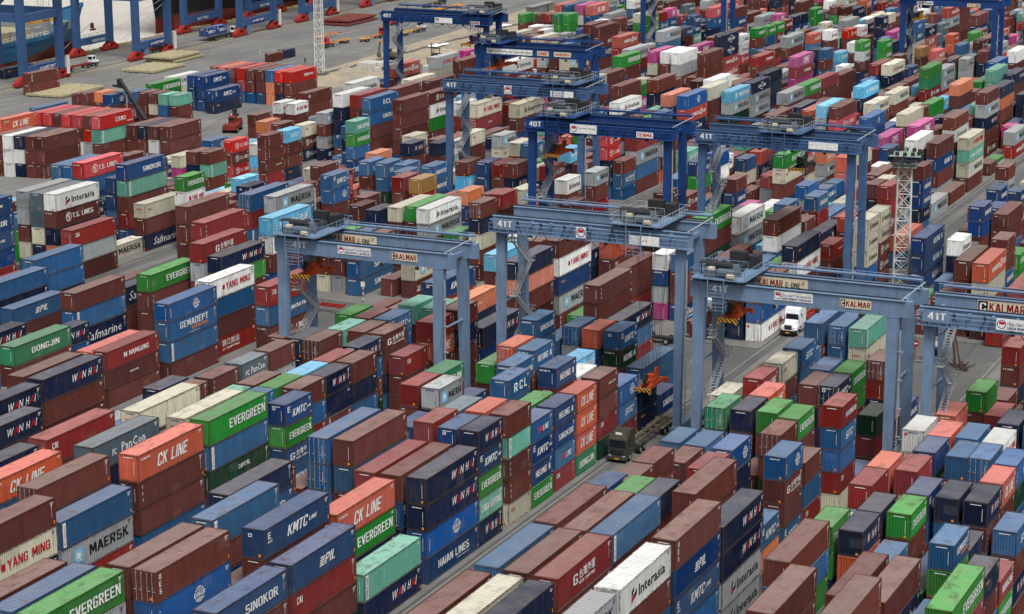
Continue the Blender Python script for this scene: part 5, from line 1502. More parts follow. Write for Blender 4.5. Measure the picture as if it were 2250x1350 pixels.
(-184.2, 664.5, 4, 0, 20, 200231, 100700, 100700, 100700),
(-187.1, 658.2, 5, 5, 40, 100100, 200907, 100900, 100900, 100900),
(-216.9, 658.2, 4, 0, 20, 201032, 200000, 100000, 100000),
(-216.9, 664.5, 4, 0, 20, 200000, 200223, 100200, 101000),
(-219.8, 658.2, 5, 0, 20, 100000, 200037, 100000, 100200, 100000),
(-225.8, 658.2, 4, 0, 20, 101000, 100600, 101800, 101000),
(-140.8, 671.6, 5, 5, 40, 100000, 101700, 100600, 100600, 101800),
(-158.7, 671.6, 3, 0, 20, 102000, 100800, 101800),
(-158.7, 677.9, 3, 0, 20, 100600, 100000, 100000),
(-161.6, 671.6, 5, 5, 40, 100100, 100100, 102100, 101700, 100000),
(-167.5, 671.6, 4, 4, 40, 200015, 100900, 100100, 100900),
(-170.5, 671.6, 4, 4, 40, 100000, 100000, 100000, 100000),
(-184.2, 671.6, 5, 0, 20, 100000, 101300, 100700, 100000, 100400),
(-190.1, 671.6, 5, 5, 40, 100000, 101300, 100000, 101000, 101000),
(-216.9, 671.6, 5, 0, 20, 100900, 101000, 201030, 101000, 101700),
(-216.9, 677.9, 4, 0, 20, 101700, 101900, 101900, 101900),
(-242.4, 671.6, 4, 0, 20, 101200, 101200, 100700, 100700),
(-158.7, 684.9, 5, 0, 20, 100000, 200907, 100900, 100700, 100900),
(-161.6, 684.9, 4, 4, 40, 100000, 100000, 101300, 101300),
(-167.5, 684.9, 3, 3, 40, 101800, 100400, 101800),
(-170.5, 684.9, 3, 3, 40, 101800, 101800, 101800),
(-158.7, 698.3, 4, 0, 20, 200037, 201300, 100000, 100000),
(-158.7, 704.6, 4, 0, 20, 102000, 102000, 101300, 101300),
(-158.7, 711.7, 5, 0, 20, 100200, 100200, 200231, 100200, 100100),
(-158.7, 718, 3, 0, 20, 100000, 200023, 100000),
(-158.7, 725, 4, 0, 20, 100000, 100000, 200024, 100000),
(-158.7, 731.3, 4, 0, 20, 100000, 100000, 200036, 100100),
(-158.7, 738.4, 4, 0, 20, 101300, 101900, 201914, 101000),
(-111.3, 164, 4, 0, 20, 100200, 100000, 100000, 100000),
(-56, 197, 4, 0, 20, 101900, 101000, 100000, 100200),
(-81.5, 197, 4, 0, 20, 100200, 101600, 100000, 100900),
(-41.2, 210.4, 3, 0, 20, 100900, 100000, 100000),
(-53, 204.1, 4, 0, 20, 100000, 100000, 100700, 100700),
(-140.8, 210.4, 4, 0, 20, 100100, 100000, 101000, 100100),
(-56, 217.5, 4, 0, 20, 100200, 100900, 100000, 100700),
(-105.4, 217.5, 4, 0, 20, 100700, 100700, 100700, 100000),
(-140.8, 217.5, 4, 0, 20, 100900, 100200, 100200, 100000),
(-161.6, 217.5, 1, 0, 20, 100000),
(-164.6, 217.5, 3, 0, 20, 101000, 100000, 100000),
(-47.1, 237.2, 4, 0, 20, 100100, 100000, 101600, 101000),
(-66.7, 237.2, 1, 0, 20, 200735),
(-75.6, 237.2, 3, 0, 20, 100900, 100700, 100000),
(-105.4, 237.2, 4, 0, 20, 100900, 101900, 101000, 100900),
(-111.3, 230.8, 2, 0, 20, 101900, 100100),
(-69.7, 250.5, 2, 0, 20, 100100, 100200),
(-72.6, 250.5, 4, 0, 20, 100000, 100700, 100900, 101000),
(-114.2, 244.2, 4, 0, 20, 100200, 100700, 101600, 101000),
(-128.9, 244.2, 3, 0, 20, 101600, 100000, 100000),
(-137.8, 250.5, 4, 0, 20, 100100, 101900, 101600, 100000),
(-72.6, 257.6, 1, 0, 20, 100200),
(-170.5, 257.6, 3, 0, 20, 100200, 101000, 100700),
(-128.9, 303.5, 4, 0, 20, 201003, 201000, 101000, 100000),
(-131.9, 303.5, 4, 0, 20, 100100, 100000, 100000, 101700),
(-225.8, 303.5, 4, 0, 20, 101700, 100100, 100100, 100000),
(-102.5, 316.9, 3, 0, 20, 201301, 101300, 101300),
(-158.7, 316.9, 3, 0, 20, 201301, 201301, 201300),
(-161.6, 316.9, 2, 0, 20, 201301, 100200),
(-173.4, 316.9, 4, 0, 20, 201000, 201029, 100900, 100700),
(-187.1, 316.9, 3, 0, 20, 200705, 102100, 102000),
(-173.4, 323.9, 3, 0, 20, 102000, 102000, 102000),
(-225.8, 330.2, 3, 0, 20, 200015, 100600, 100000),
(-99.5, 343.6, 4, 0, 20, 200616, 200037, 201813, 201800),
(-158.7, 343.6, 4, 0, 20, 201802, 200404, 200404, 100100),
(-173.4, 343.6, 3, 0, 20, 100400, 101800, 100000),
(-196, 343.6, 4, 0, 20, 200036, 100700, 100000, 101000),
(-69.7, 339.7, 1, 0, 20, 100000),
(-69.7, 346, 1, 0, 20, 100000),
(-72.6, 359.4, 2, 0, 20, 200037, 100000),
(-78.5, 353.1, 2, 0, 20, 101000, 100900),
(-193, 370.3, 4, 0, 20, 100000, 100000, 101800, 100900),
(-219.8, 364, 1, 0, 20, 200906),
(-219.8, 370.3, 1, 0, 20, 200906),
(-251.2, 364, 2, 0, 20, 100700, 100000),
(-161.6, 377.4, 4, 0, 20, 200024, 100000, 100400, 100400),
(-173.4, 383.7, 4, 0, 20, 100000, 100000, 100000, 100400),
(-219.8, 390.8, 4, 0, 20, 200700, 201032, 200906, 100900),
(-222.8, 390.8, 1, 0, 20, 101900),
(-102.5, 404.2, 1, 0, 20, 101000),
(-126, 410.5, 1, 0, 20, 202011),
(-158.7, 410.5, 4, 0, 20, 202000, 201902, 200037, 200416),
(-257.1, 410.5, 1, 0, 20, 100000),
(-105.4, 423.8, 4, 0, 20, 100000, 101300, 101000, 100600),
(-126, 423.8, 3, 0, 20, 200616, 100000, 100900),
(-190.1, 423.8, 4, 0, 20, 201000, 101000, 101300, 100000),
(-108.3, 437.2, 4, 0, 20, 200024, 100000, 100000, 100800),
(-254.2, 437.2, 1, 0, 20, 100700),
(-257.1, 437.2, 1, 0, 20, 102000),
(-128.9, 450.6, 3, 0, 20, 200036, 100000, 100100),
(-158.7, 444.3, 2, 0, 20, 201301, 201813),
(-231.7, 457.6, 4, 0, 20, 100700, 100700, 100900, 102100),
(-102.5, 477.3, 2, 0, 20, 202117, 100000),
(-131.9, 477.3, 4, 0, 20, 100000, 100000, 100000, 101000),
(-105.4, 490.7, 3, 0, 20, 201000, 101000, 100000),
(-114.2, 490.7, 4, 0, 20, 200036, 100100, 100700, 100000),
(-137.8, 497.8, 3, 0, 20, 100100, 101300, 100800),
(-140.8, 497.8, 4, 0, 20, 200835, 100000, 100000, 101000),
(-161.6, 497.8, 1, 0, 20, 100000),
(-128.9, 537.9, 2, 0, 20, 100800, 100000),
(-158.7, 537.9, 3, 0, 20, 201714, 101700, 101700),
(-128.9, 551.2, 4, 0, 20, 202011, 100100, 100700, 100700),
(-228.7, 557.5, 4, 0, 20, 100000, 100000, 101400, 100000),
(-167.5, 564.6, 3, 0, 20, 100600, 100000, 100800),
(-254.2, 564.6, 4, 0, 20, 201914, 101900, 101900, 101900),
(-164.6, 597.6, 3, 0, 20, 200700, 100000, 100000),
(-190.1, 611, 3, 0, 20, 100000, 100000, 100000),
(-193, 624.4, 4, 0, 20, 100800, 101000, 100000, 100000),
(-248.3, 624.4, 4, 0, 20, 102000, 102000, 102000, 101400),
(-137.8, 651.1, 4, 0, 20, 201400, 200616, 101700, 101700),
]
LABELS = [tuple(x.split('|')) for x in '''
silver grey long container with block capitals and star mark, under a mid blue one|silver grey long containers
mid blue long, white upright strip, topmost, leftmost, lower left|mid blue long containers
cream long container with red capitals, under a maroon one|cream long containers
maroon long container, above a cream one, in the lower left|maroon long containers
bright blue long container with white globe emblem, under a maroon one, in the lower left|bright blue long containers
maroon long container with vertical white letters, topmost in its stack, in the lower left|maroon long containers
maroon long container, topmost in its stack, fourth from left in the lower left|maroon long containers
maroon long container, topmost in its stack, second from left in the lower left|maroon long containers
mid blue long container, topmost in its stack, in the lower left|mid blue long containers
bright green long, thick white capitals, topmost, leftmost, lower left|bright green long containers
maroon long container, topmost in its stack, third from left in the lower left|maroon long containers
maroon long container, under a deep blue one, left of a deep blue-topped stack|maroon long containers
deep blue long container with italic white capitals, topmost in its stack, in the lower left|deep blue long containers
maroon long container, above a dark green one, in the lower left|maroon long containers
crimson long container with small white corner mark, under a deep blue one|crimson long containers
deep blue long container with wave mark and capitals, topmost in its stack|deep blue long containers
deep blue long container with plain white capitals, topmost in its stack, in the lower left|deep blue long containers
bright green long container with thick white capitals, under a orange one|bright green long containers
orange long container with slanted white capitals, topmost in its stack, in the lower centre|orange long containers
navy long container with white and red capitals, under a pale teal one|navy long containers
pale teal long container with white upright strip, topmost in its stack, in the lower centre|pale teal long containers
mid blue long container, topmost in its stack, right of a crimson-topped stack|mid blue long containers
maroon long container, above a navy one, in the lower centre|maroon long containers
crimson long container with white oriental characters, topmost in its stack, in the lower centre|crimson long containers
maroon long container, above a dark green one, in the lower centre|maroon long containers
cream long container, topmost in its stack, in the lower centre|cream long containers
navy long container, topmost in its stack, in the lower centre|navy long containers
maroon long container, above a crimson one, in the lower centre|maroon long containers
maroon long container, left of a mid blue-topped stack, in the lower centre|maroon long containers
mid blue long container with white upright strip, topmost in its stack, in the lower centre|mid blue long containers
maroon long container, under a white one, in the lower centre|maroon long containers
white long, dark lettering and cube mark, topmost, leftmost, lower centre|white long containers
silver grey long, block capitals and star mark, topmost, leftmost, lower centre|silver grey long containers
silver grey long container with dark lettering and cube mark, under a silver grey one|silver grey long containers
silver grey long container with dark lettering and cube mark, under a navy one|silver grey long containers
navy long container with white and red capitals, under a navy one, in the lower right|navy long containers
navy long container with white and red capitals, topmost in its stack, in the lower right|navy long containers
mid blue short container with italic white capitals, topmost in its stack, in the lower right|mid blue short containers
maroon long container, above a mid blue one, in the lower right|maroon long containers
crimson long container with small white corner mark, topmost in its stack, in the lower left|crimson long containers
mid blue long container, under a maroon one, in the lower left|mid blue long containers
maroon long container, above a mid blue one, in the lower left|maroon long containers
maroon long container with small vertical letters, under a orange one|maroon long containers
orange long container with slanted white capitals, above a maroon one, in the lower left|orange long containers
dark green long container with thin pale capitals, under a mid blue one|dark green long containers
mid blue long container with white upright strip, under a bright green one|mid blue long containers
bright green long, thick white capitals, topmost, second from left, lower left|bright green long containers
slate grey long container with white mixed-case lettering, topmost in its stack, in the lower left|slate grey long containers
orange long container with slanted white capitals, above a mid blue one, in the lower left|orange long containers
mid blue long container with white upright strip, above a maroon one, in the lower left|mid blue long containers
navy long container, above a deep blue one, in the lower left|navy long containers
mid blue long container, under a mid blue one, leftmost in the lower centre|mid blue long containers
mid blue long container, topmost in its stack, leftmost in the lower centre|mid blue long containers
navy long container, above a maroon one, in the lower left|navy long containers
navy long, white and red capitals, topmost, leftmost, lower left|navy long containers
mid blue long container, under a maroon one, in the lower centre|mid blue long containers
maroon long container, above a mid blue one, left of a crimson-topped stack|maroon long containers
deep blue long container with white serif words, under a bright blue one|deep blue long containers
bright blue long container with white globe emblem, under a navy one|bright blue long containers
navy long container with white and red capitals, under a navy one, in the lower centre|navy long containers
navy long container with white and red capitals, topmost in its stack, in the lower centre|navy long containers
maroon long container, topmost in its stack, second from left in the lower centre|maroon long containers
crimson short container, topmost in its stack, in the lower centre|crimson short containers
deep blue short container with italic white capitals, topmost in its stack, in the lower centre|deep blue short containers
navy short container with white and red capitals, under a pale teal one|navy short containers
pale teal short container with pale worn capitals, under a bright green one|pale teal short containers
bright green short container with thick white capitals, third from top, in the lower centre|bright green short containers
deep blue short container with italic white capitals, under a navy one, in the lower centre|deep blue short containers
navy short container with white and red capitals, topmost in its stack, in the lower centre|navy short containers
cream short container with small red mark, under a maroon one|cream short containers
maroon short container with small vertical letters, under a maroon one, in the lower centre|maroon short containers
maroon short container with small vertical letters, under a pale teal one|maroon short containers
pale teal short container with white upright strip, under a maroon one, in the lower centre|pale teal short containers
maroon short container, above a pale teal one, in the lower centre|maroon short containers
mid blue short container with pink and white lettering, topmost in its stack|mid blue short containers
deep blue short, two-word white capitals, topmost, leftmost, middle centre|deep blue short containers
orange short container with slanted white capitals, topmost in its stack, in the middle centre|orange short containers
maroon short container with tiny centre mark, topmost in its stack|maroon short containers
maroon short container, above a crimson one, in the lower centre|maroon short containers
navy short container, topmost in its stack, in the lower centre|navy short containers
maroon long container, left of a navy-topped stack, in the lower right|maroon long containers
deep blue long container with italic white capitals, third from top, in the lower right|deep blue long containers
deep blue long container with wave mark and capitals, under a maroon one|deep blue long containers
maroon long container with vertical white letters, topmost in its stack, in the lower right|maroon long containers
mid blue short container, above a crimson one, left of a mid blue-topped stack|mid blue short containers
bright blue short container with white globe emblem, above a navy one, in the lower right|bright blue short containers
maroon short container, topmost in its stack, leftmost in the lower right|maroon short containers
maroon short container, above a maroon one, in the lower right|maroon short containers
sea green short container, topmost in its stack, in the middle right|sea green short containers
navy short container, topmost in its stack, right of a sea green-topped stack|navy short containers
bright green short container, topmost in its stack, in the lower right|bright green short containers
bright green short, thick white capitals, topmost, leftmost, lower right|bright green short containers
maroon short container, under a maroon one, second from left in the lower right|maroon short containers
maroon short container with white oriental characters, under a mid blue one|maroon short containers
mid blue short container with white globe emblem, above a maroon one, in the lower right|mid blue short containers
maroon short container, topmost in its stack, third from left in the lower right|maroon short containers
crimson short container, under a dark green one|crimson short containers
dark green short container, above a crimson one, in the lower right|dark green short containers
white short container with red capitals, above a silver grey one, in the lower right|white short containers
orange short container, left of a maroon-topped stack, in the lower right|orange short containers
deep blue short container, topmost in its stack, in the lower right|deep blue short containers
mid blue short container, above a maroon one, in the lower right|mid blue short containers
mid blue short container, topmost in its stack, left of a bright blue-topped stack|mid blue short containers
navy short container, left of a mid blue-topped stack, in the lower right|navy short containers
orange short container, topmost in its stack, left of a crimson-topped stack|orange short containers
crimson short container, above a crimson one, in the lower right|crimson short containers
crimson short container, above a silver grey one, in the lower right|crimson short containers
deep blue short container with italic white capitals, topmost in its stack, in the lower right|deep blue short containers
navy short container, above a mid blue one, in the lower right|navy short containers
navy short, white and red capitals, topmost, second from left, lower right|navy short containers
orange short container with slanted white capitals, topmost in its stack, in the lower right|orange short containers
bright blue short, white globe emblem, topmost, second from left, lower right|bright blue short containers
navy short container, above a navy one, left of a bright green-topped stack|navy short containers
bright green short, thick white capitals, topmost, third from left, lower right|bright green short containers
navy short container with white and red capitals, above a orange one, in the lower right|navy short containers
bright green short, thick white capitals, topmost, second from left, lower right|bright green short containers
mid blue short container with white and orange words, topmost in its stack|mid blue short containers
mid blue short container with four slanted letters, topmost in its stack, in the lower right|mid blue short containers
navy short container with tiny orange mark, topmost in its stack, in the lower right|navy short containers
maroon long container, above a crimson one, in the lower right|maroon long containers
maroon long container, above a navy one, in the lower right|maroon long containers
maroon long container, right of a mid blue-topped stack, in the lower right|maroon long containers
maroon long container, left of a mid blue-topped stack, in the lower right|maroon long containers
bright green long container with thick white capitals, topmost in its stack, in the lower right|bright green long containers
maroon long container with small vertical letters, under a bright green one|maroon long containers
bright green long container with thick white capitals, topmost in its stack, in the middle left|bright green long containers
maroon long container, fourth from top, in the middle left|maroon long containers
mid blue long container with white upright strip, under a mid blue one|mid blue long containers
mid blue long container with white and orange words, under a bright blue one|mid blue long containers
bright blue long container with white globe emblem, topmost in its stack, in the middle left|bright blue long containers
crimson long container with ringed mark and characters, under a maroon one|crimson long containers
maroon long container, above a crimson one, in the middle left|maroon long containers
mid blue long container, under a white one|mid blue long containers
white long container with red capitals, topmost in its stack|white long containers
navy long, white and red capitals, topmost, fourth from left, middle left|navy long containers
navy long container with white script lettering, under a mid blue one|navy long containers
mid blue long container with white upright strip, under a maroon one|mid blue long containers
maroon long container, above a mid blue one, in the middle left|maroon long containers
mid blue long container with wave mark and capitals, topmost in its stack|mid blue long containers
mid blue long container, topmost in its stack, right of a deep blue-topped stack|mid blue long containers
mid blue long container, under a mid blue one, in the middle left|mid blue long containers
mid blue long container, above a mid blue one, in the middle left|mid blue long containers
sea green long container with white serif capitals, topmost in its stack|sea green long containers
maroon long container, above a deep blue one, in the middle left|maroon long containers
maroon long container, under a navy one, in the middle left|maroon long containers
navy long, white and red capitals, topmost, third from left, middle left|navy long containers
maroon long container, right of a orange-topped stack, in the middle left|maroon long containers
maroon long container with tiny centre mark, under a crimson one|maroon long containers
crimson long container with small white capitals, topmost in its stack|crimson long containers
navy long, white and red capitals, topmost, second from left, lower left|navy long containers
cream long container with small red mark, above a maroon one, in the lower left|cream long containers
maroon short container with small vertical letters, left of a maroon-topped stack, in the middle left|maroon short containers
slate grey short container with white mixed-case lettering, topmost in its stack, in the middle left|slate grey short containers
maroon short container, above a silver grey one, in the middle left|maroon short containers
maroon short container, left of a maroon-topped stack, in the middle left|maroon short containers
cream long container with small red mark, above a dark maroon one, in the lower left|cream long containers
bright green long container, topmost in its stack, left of a mid blue-topped stack|bright green long containers
maroon short, small vertical letters, topmost, second from left, middle left|maroon short containers
navy short container with white and red capitals, topmost in its stack, in the middle left|navy short containers
deep blue short container with white oriental characters, under a bright green one|deep blue short containers
bright green short container with thick white capitals, second from top, in the lower left|bright green short containers
deep blue short container with italic white capitals, topmost in its stack, in the middle left|deep blue short containers
crimson long container with small vertical letters, topmost in its stack|crimson long containers
dark maroon long container, under a silver grey one, in the middle left|dark maroon long containers
silver grey long container, under a crimson one|silver grey long containers
crimson long, small white corner mark, topmost, leftmost, middle left|crimson long containers
crimson long container with white oriental characters, topmost in its stack, in the middle left|crimson long containers
maroon long container with small red mark, under a white one|maroon long containers
white long container with red capitals, under a light blue one|white long containers
light blue long, block capitals and star mark, topmost, leftmost, middle left|light blue long containers
maroon long container, topmost in its stack, third from left in the middle left|maroon long containers
navy long container with white script lettering, under a maroon one, in the middle left|navy long containers
maroon long container, under a cream one, in the middle left|maroon long containers
cream long container with small red mark, topmost in its stack, in the middle left|cream long containers
crimson short container with small white corner mark, above a maroon one, in the middle centre|crimson short containers
maroon short container with white oriental characters, topmost in its stack|maroon short containers
orange short container with slanted white capitals, under a crimson one|orange short containers
crimson short container with small white corner mark, above a orange one, in the middle centre|crimson short containers
crimson short container, topmost in its stack, left of a silver grey-topped stack|crimson short containers
silver grey short, block capitals and star mark, topmost, leftmost, middle centre|silver grey short containers
navy short container, under a maroon one, right of a crimson-topped stack|navy short containers
maroon short container, right of a crimson-topped stack, in the middle centre|maroon short containers
mid blue short container with spaced serif letters, topmost in its stack|mid blue short containers
mid blue short, plain white capitals, topmost, leftmost, middle centre|mid blue short containers
orange short container, above a navy one, in the middle centre|orange short containers
mid blue short container with two-word white capitals, topmost in its stack, in the middle centre|mid blue short containers
mid blue short, plain white capitals, topmost, second from left, middle centre|mid blue short containers
deep blue short, two-word white capitals, topmost, second from left, middle centre|deep blue short containers
mid blue short container, topmost in its stack, in the middle centre|mid blue short containers
orange short container, above a deep blue one, in the middle centre|orange short containers
dark green short container with two-word white capitals, under a mid blue one|dark green short containers
mid blue short, italic white capitals, topmost, second from left, middle centre|mid blue short containers
deep blue short container with plain white capitals, topmost in its stack, in the middle centre|deep blue short containers
mid blue long container, above a mid blue one, in the middle centre|mid blue long containers
maroon short, small vertical letters, topmost, second from left, middle centre|maroon short containers
pale orange long container with tiny centre mark, topmost in its stack|pale orange long containers
maroon long container, above a deep blue one, in the middle centre|maroon long containers
maroon long container with small vertical letters, topmost in its stack, in the middle centre|maroon long containers
cream long, block capitals and star mark, topmost, leftmost, middle centre|cream long containers
deep blue long container with italic white capitals, topmost in its stack, in the middle centre|deep blue long containers
mid blue long, plain white capitals, under a mid blue, leftmost, middle centre|mid blue long containers
mid blue long container with plain white capitals, second from top, in the middle centre|mid blue long containers
maroon long container, right of a mid blue-topped stack, in the middle centre|maroon long containers
mid blue long container, topmost in its stack, right of a bright green-topped stack|mid blue long containers
light blue long container, topmost in its stack, in the middle centre|light blue long containers
maroon long container with small vertical letters, under a pale orange one|maroon long containers
pale orange long container, under a navy one, in the middle centre|pale orange long containers
navy long container, topmost in its stack, in the middle centre|navy long containers
orange long container, topmost in its stack, in the middle centre|orange long containers
mid blue short container, above a maroon one, in the middle right|mid blue short containers
silver grey long container with block capitals and star mark, under a deep blue one|silver grey long containers
deep blue long container with tiny orange mark, under a white one|deep blue long containers
white long container with red capitals, under a maroon one|white long containers
maroon long container, above a white one, in the middle centre|maroon long containers
maroon long container, above a maroon one, right of a orange-topped stack|maroon long containers
silver grey long, block capitals and star mark, under a white, leftmost, middle centre|silver grey long containers
white long, dark lettering and cube mark, topmost, leftmost, middle centre|white long containers
navy long, white and red capitals, topmost, leftmost, middle centre|navy long containers
navy long, white and red capitals, topmost, second from left, middle centre|navy long containers
white long, block capitals and star mark, topmost, leftmost, middle right|white long containers
maroon long container with small vertical letters, above a white one, in the middle right|maroon long containers
dark maroon long container, under a maroon one, right of a bright green-topped stack|dark maroon long containers
maroon long container with small white corner mark, under a white one|maroon long containers
white long container with red capitals, under a navy one|white long containers
navy long container with tiny orange mark, topmost in its stack, in the middle right|navy long containers
maroon long container, under a bright green one, in the middle right|maroon long containers
bright green long container with thick white capitals, topmost in its stack, in the middle right|bright green long containers
mid blue long container, above a maroon one, in the middle right|mid blue long containers
mid blue long container, above a mid blue one, in the middle right|mid blue long containers
cream long container with small red mark, under a pale teal one|cream long containers
pale teal long container with white upright strip, topmost in its stack, in the middle right|pale teal long containers
deep blue long container with two-word white capitals, third from top, in the middle right|deep blue long containers
deep blue long container with two-word white capitals, second from top, in the middle right|deep blue long containers
deep blue long container with two-word white capitals, topmost in its stack|deep blue long containers
orange long container, topmost in its stack, in the middle right|orange long containers
maroon long container, topmost in its stack, fourth from left in the middle right|maroon long containers
maroon long container, under a cream one, in the middle right|maroon long containers
cream long container with small red mark, under a orange one|cream long containers
orange long container with white crossed lettering, topmost in its stack, in the middle right|orange long containers
mid blue short container with four slanted letters, topmost in its stack, in the middle right|mid blue short containers
cream short container with small red mark, topmost in its stack, in the middle right|cream short containers
crimson short container with slanted white capitals, topmost in its stack|crimson short containers
bright green short, thick white capitals, topmost, second from left, middle right|bright green short containers
maroon short container, above a navy one, in the middle right|maroon short containers
navy short container with italic white capitals, topmost in its stack, in the middle right|navy short containers
crimson short container, under a maroon one, in the middle right|crimson short containers
maroon short container, above a crimson one, in the middle right|maroon short containers
crimson short container with small white corner mark, under a bright blue one|crimson short containers
bright blue short container, under a mid blue one|bright blue short containers
mid blue short container with four slanted letters, under a crimson one|mid blue short containers
crimson short container with white capitals, topmost in its stack, in the middle right|crimson short containers
crimson long container, at the foot of its stack, in the middle right|crimson long containers
crimson long container, topmost in its stack, third from left in the middle right|crimson long containers
bright green short container, topmost in its stack, in the middle right|bright green short containers
bright red long container with four white characters, topmost in its stack|bright red long containers
maroon long container, under a maroon one, fourth from left in the upper left|maroon long containers
maroon long container, topmost in its stack, third from left in the upper left|maroon long containers
orange long container with slanted white capitals, topmost in its stack, in the upper left|orange long containers
maroon long container, under a maroon one, fifth from left in the upper left|maroon long containers
maroon long container with small vertical letters, topmost in its stack, in the upper left|maroon long containers
bright red long container with ringed white lettering, topmost in its stack, in the upper left|bright red long containers
pale teal long container with white upright strip, under a deep blue one|pale teal long containers
deep blue long container with plain white capitals, topmost in its stack, in the upper left|deep blue long containers
maroon long container with ringed white lettering, under a white one|maroon long containers
white long, dark lettering and cube mark, topmost, leftmost, upper left|white long containers
bright green short container with thick white capitals, topmost in its stack, in the upper left|bright green short containers
mid blue long container, above a crimson one, in the upper left|mid blue long containers
silver grey long, block capitals and star mark, topmost, leftmost, upper left|silver grey long containers
mid blue long container with spaced serif letters, topmost in its stack|mid blue long containers
maroon long container, topmost in its stack, second from left in the upper centre|maroon long containers
cream long container with red capitals, above a crimson one, in the upper centre|cream long containers
cream long, dark lettering and cube mark, topmost, leftmost, upper centre|cream long containers
crimson long container, above a silver grey one, in the upper centre|crimson long containers
maroon long container, topmost in its stack, twelfth from left in the upper right|maroon long containers
bright green long container with thick white capitals, above a cream one, in the upper right|bright green long containers
maroon long, small vertical letters, topmost, fifth from left, middle right|maroon long containers
crimson long container, topmost in its stack, right of a bright green-topped stack|crimson long containers
white long container with red capitals, under a bright blue one|white long containers
bright blue long container with white globe emblem, under a maroon one, in the middle right|bright blue long containers
maroon long container, above a bright blue one, in the middle right|maroon long containers
maroon long container, right of a navy-topped stack, in the middle right|maroon long containers
maroon short container, above a navy one, in the upper centre|maroon short containers
crimson long container with white capitals, topmost in its stack, in the lower centre|crimson long containers
deep blue short container with plain white capitals, above a maroon one, in the lower right|deep blue short containers
maroon long container with ringed white lettering, under a mid blue one|maroon long containers
mid blue long container with plain white capitals, under a crimson one|mid blue long containers
crimson long, small white corner mark, topmost, second from left, middle left|crimson long containers
maroon long container with ringed white lettering, topmost in its stack, in the middle right|maroon long containers
maroon long container, topmost in its stack, third from left in the middle right|maroon long containers
maroon long, small vertical letters, topmost, fourth from left, middle right|maroon long containers
dark maroon long container, topmost in its stack, in the middle centre|dark maroon long containers
brick red long container with white crossed lettering, topmost in its stack, in the middle centre|brick red long containers
'''.strip().split('\n')]
# ---------------------------------------------------------------- the setting
Q0, QS = -390.0, -0.045        # quay edge: X = Q0 + QS*(Y-520)
def qx(y, d=0): return Q0+QS*(y-520)+d
def sheet(name, pts, z, mat, kind='structure', depth=0):
    m = MB(); m.quad(*[(x, y, z) for x, y in pts])
    o = m.build(name, mat); return tag(o, kind=kind)
sheet('ground', [(qx(-200), -200), (2500, -200), (2500, 3500), (qx(3500), 3500)], 0, 'asphalt')
sheet('quay_apron', [(qx(200, .1), 200), (-262, 200), (-262, 470), (-276, 520), (-300, 520), (-300, 1600), (qx(1600, .1), 1600)], .008, 'quay')
tag(MB().quad((qx(-200), -200, 0), (qx(3500), 3500, 0), (qx(3500), 3500, -9), (qx(-200), -200, -9)).build('quay_wall', 'concrete'), 'pale concrete quay wall between the apron and the river', 'quay wall')
sheet('river_water', [(-4000, -600), (qx(-200), -600), (qx(-200), -200), (qx(3500), 3500), (-4000, 4500)], -3.6, 'water')
sheet('construction_ground', [(-304, 500), (-286, 500), (-262, 560), (-262, 640), (-286, 690), (-318, 690), (-312, 620)], .03, 'sand')
# crane runways and row kerbs, painted lines
EDGES = [-41.2, -66.7, -99.5, -126.0, -158.7, -184.2, -216.9, -242.4]
m = MB()
for e in (-59.3, -64, -87.6, -96, -120.5, -122.8, -145.6, -153.5, -178.5, -181, -204, -212, -236):
    m.quad((e-.9, 60, .016), (e+.9, 60, .016), (e+.9, 1200, .016), (e-.9, 1200, .016))
tag(m.build('crane_runway_strip', 'concrete'), kind='structure')
m = MB()
for i, e in enumerate(EDGES):
    for (a, b) in ((60, 271.5), (295.5 if e < -98 else 311.5, 1200)):
        m.box(e-17.9, a, 0, e+.75, b, .14)
tag(m.build('stacking_pavement', 'concrete'), kind='structure')
m = MB()
for e in EDGES:
    m.quad((e+1.1, 60, .022), (e+1.22, 60, .022), (e+1.22, 1200, .022), (e+1.1, 1200, .022))
for d, wd in ((14.5, .25), (34, .3), (52, .3), (68, .25)):
    m.quad((qx(300, d), 300, .022), (qx(300, d+wd), 300, .022), (qx(1500, d+wd), 1500, .022), (qx(1500, d), 1500, .022))
for kk in range(60):
    y = 300+kk*12
    m.quad((qx(y, 43), y, .022), (qx(y, 43.25), y, .022), (qx(y+5, 43.25), y+5, .022), (qx(y+5, 43), y+5, .022))
for x in range(-260, -40, 9): m.quad((x, 274, .022), (x+5, 274, .022), (x+5, 274.2, .022), (x, 274.2, .022))
tag(m.build('road_marking_white', 'line_white'), kind='structure')
m = MB()
for d, wd in ((3.2, .35), (6.2, .25), (9.5, .25), (20.5, .25), (24.5, .45), (27.5, .25)):
    m.quad((qx(300, d), 300, .022), (qx(300, d+wd), 300, .022), (qx(1500, d+wd), 1500, .022), (qx(1500, d), 1500, .022))
tag(m.build('road_marking_yellow', 'line_yellow'), kind='structure')
m = MB()
for kk in range(160): m.box(qx(300+kk*7, .15), 300+kk*7, 0, qx(300+kk*7, .6), 300+kk*7+5.5, .35)
tag(m.build('quay_edge_kerb', 'line_yellow'), kind='structure')
m = MB()
for d in (4.6, 22.3):
    for o_ in (-.5, .5):
        m.quad((qx(300, d+o_), 300, .03), (qx(300, d+o_+.14), 300, .03), (qx(1500, d+o_+.14), 1500, .03), (qx(1500, d+o_), 1500, .03))
tag(m.build('quay_crane_rail', 'dark_metal'), kind='structure')
